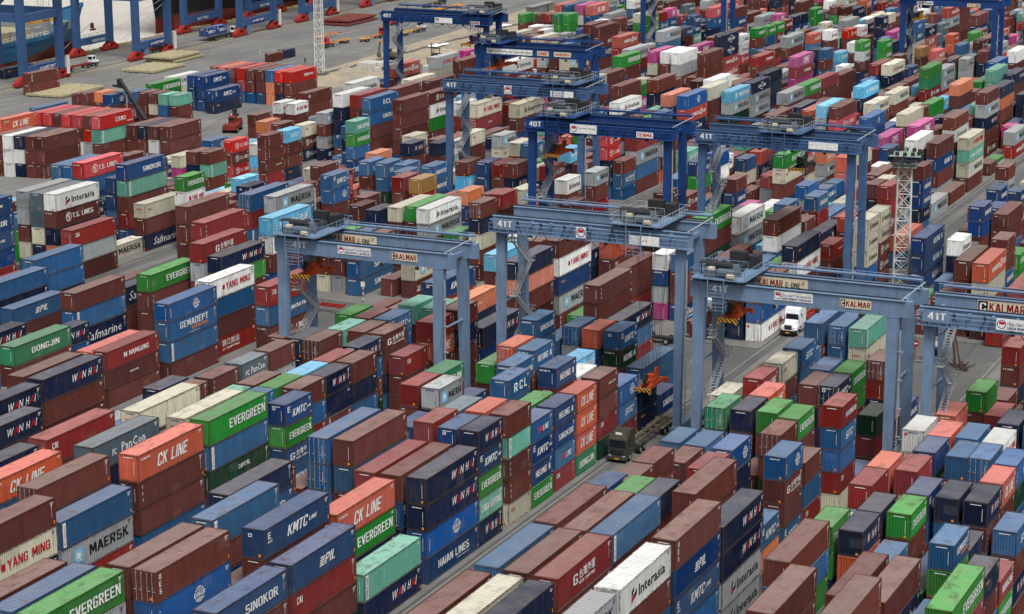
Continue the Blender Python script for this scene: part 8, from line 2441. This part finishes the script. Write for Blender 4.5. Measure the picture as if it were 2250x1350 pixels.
def reach_stacker(x, y, rz, label, mat, tip, boomw=.5):
    t = thing('reach_stacker', (x, y, .02), rz, label, 'reach stacker'); rot = Matrix.Rotation(-rz, 3, 'Z')
    m = MB(); m.box(-1.6, -3.5, .8, 1.6, 3.5, 1.9); m.hexa([(-1.6, -4.2, 1.0), (1.6, -4.2, 1.0), (1.6, -2, 1.0), (-1.6, -2, 1.0)], [(-1.5, -4.0, 2.6), (1.5, -4.0, 2.6), (1.5, -2, 2.7), (-1.5, -2, 2.7)]); m.build('body', mat, t)
    m = MB(); m.poly([(-1.2, 1.9), (-1.2, 3.5), (.6, 3.5), (.9, 2.6), (.9, 1.9)], -.75, .75, 'x'); cb = fixn(m.build('cab', mat, t)); m = MB(); m.box(-.65, .86, 2.6, .65, .93, 3.3); m.box(.75, -1.0, 2.5, .77, .5, 3.3); m.box(-.65, -1.23, 2.5, .65, -1.2, 3.3); m.build('window', 'glass', cb)
    q = rot @ (Vector(tip)-Vector((x, y, .02))); m = MB(); s = Vector((1.2, -3.2, 3.0)); m.beam(s, s+(q-s)*.62, boomw*1.6, boomw*1.9); m.beam(s+(q-s)*.5, q, boomw*1.25, boomw*1.5); m.build('boom', mat, t)
    m = MB(); m.tube((1.2, 1.2, 1.6), s+(q-s)*.45, .18, 8); m.build('lift_cylinder', 'galvanised', t)
    m = MB(); m.box(q.x-.5, q.y-.5, q.z-1.6, q.x+.5, q.y+.5, q.z+.1); m.box(q.x-.4, q.y-3, q.z-1.9, q.x+.4, q.y+3, q.z-1.5); m.build('spreader_head', 'dark_metal', t)
    for yy in (-2.5, 2.4):
        for sx in (-1.35, 1.35): wheel(t, sx, yy, .8, .8, .8)
    return t
reach_stacker(-293.9, 419.9, R(63), 'black reach stacker with its long boom raised over the left depot stacks', 'dark_metal', (-301.8, 426, 11.0), .5)
reach_stacker(-273.5, 430, R(200), 'dark red reach stacker on the open ground left of the stacked white boxes', 'hull_red', (-275, 433.5, 4.6), .3)
def excavator(x, y, rz, label):
    t = thing('excavator', (x, y, .03), rz, label, 'excavator')
    for s in (-1.1, 1.1):
        m = MB(); m.poly([(-1.8, .3), (-1.5, 0), (1.5, 0), (1.8, .3), (1.8, .6), (1.5, .9), (-1.5, .9), (-1.8, .6)], s-.3, s+.3, 'x'); fixn(m.build('track', 'rubber', t))
    m = MB(); m.box(-1.3, -2.0, 1.0, 1.3, 1.2, 2.1); m.build('body', 'chassis_steel', t)
    m = MB(); m.box(-1.25, .2, 2.1, -.2, 1.5, 3.1); m.build('cab', 'dark_metal', t)
    m = MB(); m.beam((.3, 1.0, 1.8), (.3, 3.4, 5.0), .4, .5); m.beam((.3, 3.4, 5.0), (.3, 5.8, 4.6), .35, .45); m.build('boom', 'yellow_steel', t)
    m = MB(); m.beam((.3, 5.8, 4.8), (.3, 6.4, 1.2), .3, .4); m.hexa([(-.2, 5.9, .1), (.8, 5.9, .1), (.8, 6.8, .4), (-.2, 6.8, .4)], [(-.2, 5.9, 1.1), (.8, 5.9, 1.1), (.8, 6.6, 1.3), (-.2, 6.6, 1.3)]); m.build('bucket_arm', 'chassis_steel', t)
excavator(-298.5, 556, R(70), 'brown excavator with bent arm on the sandy works')
def forklift(x, y, rz, label):
    t = thing('forklift', (x, y, .03), rz, label, 'forklift')
    MB().box(-.9, -1.6, .6, .9, 1.2, 1.6).build('body', 'dark_metal', t)
    m = MB()
    for sx in (-.8, .8):
        for yy in (-1.0, .9): m.tube((sx, yy, 1.6), (sx, yy, 3.0), .06, 4)
    m.box(-.9, -1.1, 3.0, .9, 1.0, 3.1); m.build('overhead_guard', 'dark_metal', t)
    m = MB()
    for sx in (-.6, .6): m.box(sx-.1, 1.3, .2, sx+.1, 1.5, 4.6); m.box(sx-.08, 1.5, .3, sx+.08, 2.9, .4)
    m.box(-.7, 1.3, 4.4, .7, 1.5, 4.6); m.build('mast', 'dark_metal', t)
    for sx in (-.8, .8):
        for yy in (-1.1, 1.0): wheel(t, sx, yy, .5, .5, .4)
forklift(-287.5, 562, R(120), 'dark forklift with raised mast beside the sand heap')
# ---------------------------------------------------------------- ship hatch covers, blocks, heaps, booth, signs, people
def hatch(x, y, rz, lx, ly, z, label, mat):
    t = thing('hatch_cover', (x, y, z), rz, label, 'hatch cover', 'ship hatch covers laid on the quay')
    MB().box(-lx/2, -ly/2, .25, lx/2, ly/2, .75).build('plate', mat, t)
    m = MB()
    for i in range(6): m.box(-lx/2+.3+i*(lx-1)/5, -ly/2+.1, 0, -lx/2+.7+i*(lx-1)/5, ly/2-.1, .25)
    m.build('stiffener', mat, t); m = MB()
    for i in range(5):
        for j in (-1, 0, 1): m.box(-lx/2+1+i*(lx-2)/4-.2, j*ly*.36-.3, .75, -lx/2+1+i*(lx-2)/4+.2, j*ly*.36+.3, .9)
    m.build('container_socket', mat, t); return t
hatch(-350.5, 511, .03, 11, 17, .02, 'lower long cream hatch cover in front of the first quay crane', 'hatch_cream')
hatch(-356.5, 531, .03, 10, 16, .02, 'bottom cream hatch cover of the pair right of the first crane', 'hatch_cream'); hatch(-356.9, 530.3, .04, 9.6, 16, .96, 'top cream hatch cover of the pair right of the first crane', 'hatch_cream')
hatch(-346.5, 465, .03, 11, 20, .02, 'cream hatch cover beside the two stacked maroon boxes at left', 'hatch_cream')
hatch(-355, 631, .03, 11, 21, .02, 'lower red-brown hatch cover near the top edge', 'hatch_red'); hatch(-355.4, 632, .035, 10.4, 20, 1.0, 'upper red-brown hatch cover near the top edge', 'hatch_red')
hatch(-362.5, 446, .03, 5, 9, .02, 'small cream hatch cover cut by the left edge', 'hatch_cream')
for i in range(4):
    for j in range(3):
        for k_ in range(2):
            if (i*3+j+k_) % 11 == 10: continue
            tag(MB().box(-296.5+i*1.75, 531+j*2.2, .04+k_*1.12, -294.9+i*1.75, 533+j*2.2, 1.14+k_*1.12).build('concrete_block', 'block'), ('upper' if k_ else 'lower')+' pale concrete block, '+('first', 'second', 'third')[j]+' row away, '+('leftmost', 'second from left', 'third from left', 'rightmost')[i]+' of the stack', 'block', 'pale concrete blocks stacked by the works')
rr = random.Random(8)
def heap(x, y, r, h, label, mat='sand'):
    m = MB(); n, k_ = 22, 6; m.v.append((0, 0, h))
    for j in range(1, k_+1):
        for i in range(n):
            t = 2*PI*i/n; q = j/k_; rd = r*q*(1+rr.uniform(-.12, .12)); m.v.append((rd*math.cos(t), rd*math.sin(t), max(0, h*(1-q)**.9*(1+rr.uniform(-.2, .2))) if j < k_ else -.05))
    for i in range(n): m.f.append((0, 1+i, 1+(i+1) % n)); m.m.append(0)
    for j in range(k_-1):
        for i in range(n): m.f.append((1+j*n+i, 1+(j+1)*n+i, 1+(j+1)*n+(i+1) % n, 1+j*n+(i+1) % n)); m.m.append(0)
    tag(m.build('sand_heap', mat, None, (x, y, .03)), label, 'heap')
heap(-290, 574, 4.5, 2.0, 'grey-brown spoil heap behind the forklift'); heap(-281, 603, 6.5, 2.2, 'wide low heap of grey sand farther along the works'); heap(-296, 545, 3.5, 1.2, 'low rubble heap by the excavator'); heap(-299, 530, 3.0, 1.0, 'rubble heap at the foot of the lattice mast')
for x, y, lx, ly, lb in ((-300, 588, 3, 9, 'white sheeting lying beside the works trench'), (-285, 596, 2, 7, 'small white sheet on the sand'), (-303, 640, 3, 7, 'white tarpaulin bundle near the top edge')):
    m = MB(); n = 7
    for i in range(n+1):
        for j in range(4): m.v.append((lx*(j/3-.5), ly*(i/n-.5), .1+rr.uniform(0, .5)))
    for i in range(n):
        for j in range(3): m.f.append((i*4+j, i*4+j+1, (i+1)*4+j+1, (i+1)*4+j)); m.m.append(0)
    tag(m.build('tarpaulin', 'sheet_white', None, (x, y, .04)), lb, 'tarpaulin')
m = MB()
for i in range(70):
    y = 500+i*3; m.box(-302-.4*math.sin(i), y, .02, -301.2-.4*math.sin(i), y+2.6, .35+.15*rr.random())
tag(m.build('trench_kerb', 'concrete'), 'broken concrete kerb running along the works trench', 'kerb')
m = MB(); m.box(-344.4, 672, .3, -343.2, 690, .8); m.box(-345.5, 671, .05, -342, 673, .5); m.box(-345.5, 688, .05, -342, 690, .5)
tag(m.build('lifting_beam', 'yellow_steel'), 'yellow lifting beam lying on the quay near the top edge', 'lifting beam')
t = thing('site_cabin', (-309, 682, .02), .03, 'long grey site cabin near the top edge above the top left crane', 'cabin')
MB().box(-1.4, -9, 0, 1.4, 9, 2.7).build('wall', 'concrete', t); MB().box(-1.6, -9.2, 2.7, 1.6, 9.2, 2.95).build('roof', 'ship_grey', t); MB().box(1.4, -3, 1.0, 1.43, -1, 2.0).build('window', 'booth_blue', t); MB().box(1.4, 3, 0, 1.43, 4, 2.1).build('door', 'dark_metal', t)
t = thing('guard_booth', (-73.6, 299.6, .02), 0, 'small grey-blue guard booth by the no entry sign', 'booth')
MB().box(-1.1, -1.1, 0, 1.1, 1.1, 2.5).build('wall', 'booth_blue', t); MB().box(-1.4, -1.4, 2.5, 1.4, 1.4, 2.7).build('roof', 'galvanised', t); m = MB(); m.box(-.7, -1.13, 1.1, .7, -1.1, 2.0); m.box(1.1, -.6, 1.1, 1.13, .6, 2.0); m.build('window', 'glass', t)
t = thing('no_entry_sign', (-76.3, 298.4, .02), 0, 'round red no entry sign on a striped post by the booth', 'sign')
m = MB(); m.tube((0, 0, 0), (0, 0, 3.0), .07, 6); m.build('post', 'red_steel', t); m = MB(); m.quad(*[(.55*math.cos(2*PI*i/20), -.1, 2.7+.55*math.sin(2*PI*i/20)) for i in range(20)]); m.quad(*[(.55*math.cos(2*PI*i/20), -.06, 2.7+.55*math.sin(2*PI*i/20)) for i in reversed(range(20))]); d = m.build('disc', 'red_steel', t); MB().box(-.38, -.13, 2.61, .38, -.11, 2.79).build('bar', 't_white', d); MB().box(-1, -.5, 0, 1.4, .5, .25).build('base', 'concrete', t)
t = thing('lane_sign', (-165.2, 296.4, .02), 0, 'white lane board on a red and white post on the cross lane', 'sign')
for i in range(6): MB().tube((0, 0, i*.45), (0, 0, i*.45+.45), .08, 6).build('post', 't_white' if i % 2 else 'red_steel', t)
MB().box(-.35, -.1, 2.7, .35, -.04, 3.5).build('board', 't_white', t)
m = MB()
for i in range(26):
    p = Vector((rr.uniform(-1.6, 1.6), rr.uniform(-1.6, 1.6), .1)); q = p+Vector((rr.uniform(-1.2, 1.2), rr.uniform(-1, 1), rr.uniform(.1, 1.0))); m.tube(p, q, .09, 5)
m.beam((-.6, 0, .3), (-1.4, .6, 5.2), .22, .3); m.beam((.1, 0, .3), (-1.1, .6, 5.2), .16, .2)
tag(m.build('scrap_pile', 'rusty_scrap', None, (-69.6, 297.6, .02)), 'rusty pile of scrap with a leaning jib right of the guard booth', 'scrap')
def person(x, y, rz, label, shirt='shirt'):
    """one continuous skinned body, standing"""
    me = bpy.data.meshes.new('person'); 
    v = [(0, 0, .92), (0, 0, 1.18), (0, 0, 1.42), (0, .02, 1.52), (0, .03, 1.66), (-.2, 0, 1.42), (-.27, .03, 1.15), (-.25, .14, .92), (.2, 0, 1.42), (.27, .05, 1.15), (.22, .2, .96), (-.1, 0, .88), (-.12, .08, .48), (-.13, .02, .08), (-.13, .14, .04), (.1, 0, .88), (.12, -.05, .48), (.13, -.12, .08), (.13, 0, .04)]
    e = [(0, 1), (1, 2), (2, 3), (3, 4), (2, 5), (5, 6), (6, 7), (2, 8), (8, 9), (9, 10), (0, 11), (11, 12), (12, 13), (13, 14), (0, 15), (15, 16), (16, 17), (17, 18)]
    me.from_pydata(v, e, []); o = link('person', me, None, (x, y, .02)); o.rotation_euler = (0, 0, rz)
    sk = o.modifiers.new('skin', 'SKIN'); rad = [.15, .14, .16, .07, .11, .075, .055, .045, .075, .055, .045, .1, .075, .055, .05, .1, .075, .055, .05]
    for i, d in enumerate(me.skin_vertices[0].data): d.radius = (rad[i], rad[i]); d.use_root = i == 0
    o.modifiers.new('sub', 'SUBSURF').levels = 1; me.materials.append(M[shirt]); tag(o, label, 'person')
    m = MB(); m.tube((0, .03, 1.70), (0, .03, 1.80), .13, 10, r2=.07); m.build('helmet', 'yellow_steel', o)
person(-336.9, 545.9, 1.2, 'person in a light shirt and helmet walking left of the maroon trailer box'); person(-317.5, 538.6, .2, 'person in dark clothes standing right of the trailer with the navy box', 'trousers'); person(-353.5, 500.6, 2, 'person in pale clothes beside the hatch cover and the white tractor')
# ---------------------------------------------------------------- quay cranes
def quay_crane(yc, cap, label, wy=21.5, g=20.2):
    """ship-to-shore crane: four legs on bogies, sill beams, portal beams, boom high above; centre y, base at the two rails"""
    xs = qx(yc); t = thing('quay_crane', (xs+4.6, yc, 0), -.045*0+.045, label, 'quay crane', 'blue quay cranes along the river'); h = wy/2-2
    for gx, sd in ((0, 'w'), (g, 'l')):
        for s in (-1, 1):
            m = MB(); lean = 0
            m.hexa([(gx-.8, s*h-1.0, 2.6), (gx+.8, s*h-1.0, 2.6), (gx+.8, s*h+1.0, 2.6), (gx-.8, s*h+1.0, 2.6)], [(gx-.9, s*h-1.1, 46), (gx+.9, s*h-1.1, 46), (gx+.9, s*h+1.1, 46), (gx-.9, s*h+1.1, 46)]); m.build('leg', 'quay_blue', t)
            m = MB()
            for q in (-3.1, -1.05, 1.05, 3.1): m.box(gx-.75, s*h+q-.85, .35, gx+.75, s*h+q+.85, 1.15)
            for q in (-2.1, 2.1): m.hexa([(gx-.7, s*h+q-1.5, 1.15), (gx+.7, s*h+q-1.5, 1.15), (gx+.7, s*h+q+1.5, 1.15), (gx-.7, s*h+q+1.5, 1.15)], [(gx-.6, s*h+q-.6, 1.9), (gx+.6, s*h+q-.6, 1.9), (gx+.6, s*h+q+.6, 1.9), (gx-.6, s*h+q+.6, 1.9)])
            m.hexa([(gx-.7, s*h-2.4, 1.9), (gx+.7, s*h-2.4, 1.9), (gx+.7, s*h+2.4, 1.9), (gx-.7, s*h+2.4, 1.9)], [(gx-.7, s*h-.8, 2.8), (gx+.7, s*h-.8, 2.8), (gx+.7, s*h+.8, 2.8), (gx-.7, s*h+.8, 2.8)])
            bg_ = m.build('bogie', 'red_steel', t)
            for q in (-3.6, -2.6, -1.5, -.6, .6, 1.5, 2.6, 3.6):
                MB().tube((gx-.3, s*h+q, .35), (gx+.3, s*h+q, .35), .33, 10).build('wheel', 'dark_metal', bg_)
        m = MB(); m.box(gx-.7, -h+1, 3.0, gx+.7, h-1, 5.0); m.build('sill_beam', 'quay_blue', t)
        m = MB(); m.box(gx-.6, -h+1, 16.8, gx+.6, h-1, 19.0); m.build('portal_beam', 'quay_blue', t)
        m = MB(); m.rail([(gx+.75, -h+1, 5.0), (gx+.75, h-1, 5.0)], 1.1, .05, 2); m.build('railing', 'quay_blue', t)
    for s in (-1, 1):
        m = MB(); m.box(.8, s*h-.6, 17, g-.8, s*h+.6, 19.2); m.beam((.6, s*h, 19), (g-.6, s*h, 36), .7, .9); m.box(.8, s*h-.7, 38, g-.8, s*h+.7, 40.5); m.build('cross_beam', 'quay_blue', t)
    m = MB(); m.box(-42, -3.2, 41, g+18, -1.8, 44); m.box(-42, 1.8, 41, g+18, 3.2, 44); m.build('boom', 'quay_blue', t)
    MB().box(g-2, -3.5, 44, g+10, 3.5, 49).build('machinery_house', 'quay_blue', t)
    m = MB(); m.box(g+.72, -h+6.0, 3.15, g+.75, -h+14.5, 4.85, m=5); put_text(m, cap, (g+.78, -h+6.5, 3.55), (0, 1, 0), (0, 0, 1), 7.6, .95, 0, .04); m.build('lettering', TM, t)
    m = MB(); put_text(m, 'SAFETY FIRST', (.78, -h+7, 3.5), (0, 1, 0), (0, 0, 1), 7, .8, 0, .03); m.build('lettering', TM, t)
    MB().box(g-1.1, -h+3.4, .1, g+.9, -h+5.4, 2.7).build('ground_cabinet', 'booth_blue', t)
    MB().box(g+.9, h+1.6, 1, g+1.3, h+2.6, 6).build('cable_tube', 'ship_white', t)
    return t
quay_crane(532.6, 'Q11-SAFETY FIRST', 'blue quay crane with the round emblem, first from the left seen whole at its foot')
tag(None, None) if False else None
t = quay_crane(476.6, 'Q12-SAFETY FIRST', 'blue quay crane at the left edge beside the two stacked maroon boxes')
quay_crane(595.2, 'Q10-SAFETY FIRST', 'blue quay crane right of the blue boxes on their trailer', 26); quay_crane(636.5, 'Q9-SAFETY FIRST', 'blue quay crane behind the pale lattice mast', 26); quay_crane(684, 'Q8-SAFETY FIRST', 'blue quay crane cut by the top edge farthest along the quay', 26)
t = [o for o in bpy.data.objects if o.name == 'quay_crane'][0]
m = MB(); m.quad(*[(.75, -1.0+x_*1.0, 18.4+z_*2.3) for x_, z_ in ((-1.6, -1), (1.6, -1), (1.6, 1), (-1.6, 1))]); m.quad(*[(.78, -1.0+1.4*math.cos(2*PI*i/18), 18.6+1.6*math.sin(2*PI*i/18)) for i in range(18)], m=5); m.quad(*[(.80, -1.0+1.2*math.cos(2*PI*i/18), 18.6+1.4*math.sin(2*PI*i/18)) for i in range(18)], m=0); m.quad((.82, -1.9, 18.5), (.82, -.1, 18.6), (.82, -.2, 19.5), (.82, -1.8, 19.4), m=2)
m.build('emblem_board', TM, t)
t = thing('ship_spreader', (-384, 507, 12.2), 0, 'yellow spreader hanging over the blue ship beside the left crane leg', 'spreader')
m = MB(); m.box(-.6, -6, 0, .6, 6, .7); m.box(-1.2, -6.2, -.2, 1.2, -5.7, .5); m.box(-1.2, 5.7, -.2, 1.2, 6.2, .5); m.build('main_frame', 'yellow_steel', t); m = MB(); m.box(-1, -1.6, .7, 1, 1.6, 1.9); m.build('headblock', 'galvanised', t)
m = MB(); [m.tube((sx, sy, 1.8), (sx*1.6, sy*1.3, 29), .05, 4) for sx in (-.8, .8) for sy in (-1.4, 1.4)]; m.build('rope', 'dark_metal', t)
# ---------------------------------------------------------------- ships
def hull(m, secs, mi=0):
    """secs: list of rings (lists of points, same count) along the ship"""
    b = len(m.v); n = len(secs[0])
    for s in secs: m.v += s
    for i in range(len(secs)-1):
        for j in range(n-1):
            m.f.append((b+i*n+j, b+(i+1)*n+j, b+(i+1)*n+j+1, b+i*n+j+1)); m.m.append(mi)
def ship(label, xc, y_stern, y_bow, half, zk, zd, matU, matL, zw, sgn=1, rise=5):
    """hull along Y, bow at y_bow (sgn = +1: bow towards +Y)"""
    t = thing('cargo_ship', (xc, (y_stern+y_bow)/2, -3.6), .045, label, 'ship'); yc = (y_stern+y_bow)/2; U = []; Lw = []
    N_ = 26
    for i in range(N_+1):
        u = i/N_; y = y_stern+(y_bow-y_stern)*u; k_ = 1 if u < .78 else max(0, 1-((u-.78)/.22)**1.9); kb = 1 if u < .70 else max(0, 1-((u-.70)/.24)**1.6)
        zt = zd+rise*max(0, (u-.82)/.18)**1.3; ov = 5.5*max(0, (u-.8)/.2)**2
        hw = half*k_; hb = half*kb; yb = y-yc; s_ = sgn
        ring_u = [(-hb, yb, zw), (-(hb*.4+hw*.6), yb+s_*ov*.5, (zw+zt)/2), (-hw, yb+s_*ov, zt), (hw, yb+s_*ov, zt), ((hb*.4+hw*.6), yb+s_*ov*.5, (zw+zt)/2), (hb, yb, zw)]
        U.append(ring_u); kk = kb*.82+.001; Lw.append([(-hb, yb, zw), (-hb*kk, yb, zk), (hb*kk, yb, zk), (hb, yb, zw)])
    m = MB(); hull(m, U); fixn(m.build('hull', matU, t)); m = MB(); hull(m, Lw); fixn(m.build('hull_bottom', matL, t))
    m = MB()
    for i in range(N_):
        a_, b_ = U[i], U[i+1]
        for sx in (0, 1):
            p, q = (a_[2], b_[2]) if sx == 0 else (a_[3], b_[3]); m.beam(p, (q[0], q[1], q[2]), .25, 1.1)
    m.build('bulwark', matU, t); return t, yc
t, yc = ship('blue cargo ship at the upper left moored with its bow to the right', qx(500)-13.2, 380, 551, 12.0, .2, 9.5, 'hull_blue', 'hull_red', 4.6, 1, 5.5)
m = MB(); m.box(-10, -70, 9.4, 10, 62, 9.9); m.build('deck', 'deck_green', t)
m = MB()
for i in range(11): m.box(9.6, -60+i*11, 9.9, 11.2, -57+i*11, 12.6)
m.box(-9, 58, 9.9, 9, 60, 14.5); m.box(-8, 60, 9.9, 8, 72, 12.2); m.build('stanchion', 'ship_grey', t)
m = MB(); m.rail([(11.6, -75, 10), (11.4, 55, 10)], 1.1, .07, 2); m.build('railing', 'ship_white', t)
m = MB(); m.box(-9, -12, 9.9, 9, 50, 12.4); m.build('hatch_coaming', 'hatch_cream', t)
m = MB(); m.box(-3, 62, 12.2, 3, 66, 15.5); m.tube((0, 68, 12), (0, 68, 21), .4, 8); m.build('foremast', 'ship_white', t)
m = MB(); m.box(10.1, 79.0, 9.2, 10.9, 79.8, 10.8); m.beam((10.6, 78.4, 8.8), (10.6, 80.8, 8.8), .6, .5); m.build('anchor', 'hull_red', t)
for (yy, cc, cd, ll) in ((-2, 'w', 'IA', 'white container on the blue ship deck, nearer the left edge'), (12.6, 'w', '', 'white container on the blue ship deck, nearer the bow'), (28, 'm', '', 'maroon container on the deck of the blue ship near the bow')):
    for xx in ((-2.6,) if yy > 20 else (-5.2, -2.6, 0)):
        c_ = make_container(qx(500)-13.2+xx+W/2+4, yc+yy, 8.9, 12.192, 2.591, cc, cd if xx == 0 else '', False, ll+('' if yy > 20 else {-5.2: ', river row', -2.6: ', middle row', 0: ', quay row'}[xx]), 'containers on the blue ship deck', 2)
t, yc = ship('huge black-hulled ship at the top edge moored beyond the blue ship', qx(680)-21.5, 900, 603, 20.0, .2, 26, 'hull_black', 'hull_red', 5.2, -1, 4)
m = MB(); m.box(10.0, -139.6, 12.6, 12.2, -138.4, 15.2); m.beam((11.5, -141.6, 12.4), (11.5, -137, 12.4), .8, .9); m.build('anchor', 'hull_black', t)
m = MB(); m.tube((-395, 560, .6), (-395.6, 596, 14), .07, 5); m.tube((-394, 541, .6), (-394.5, 597, 15), .07, 5)
tag(m.build('mooring_rope', 'galvanised'), 'thin mooring ropes running from the quay up to the black bow', 'mooring rope')
m = MB(); m.tube((-389.5, 519, .6), (-394, 543, 7.5), .08, 5); tag(m.build('mooring_rope', 'galvanised'), 'mooring rope from the quay to the bow of the blue ship', 'mooring rope')
for y, wh in ((519, 'nearest'), (541, 'second nearest'), (560, 'third nearest'), (580, 'farthest')):
    m = MB(); m.tube((0, 0, 0), (0, 0, .5), .25, 8); m.tube((0, 0, .5), (0, 0, .7), .4, 8); tag(m.build('bollard', 'dark_metal', None, (qx(y, 1.4), y, .01)), wh+' dark mooring bollard on the yellow quay edge', 'bollard', 'mooring bollards along the quay edge')
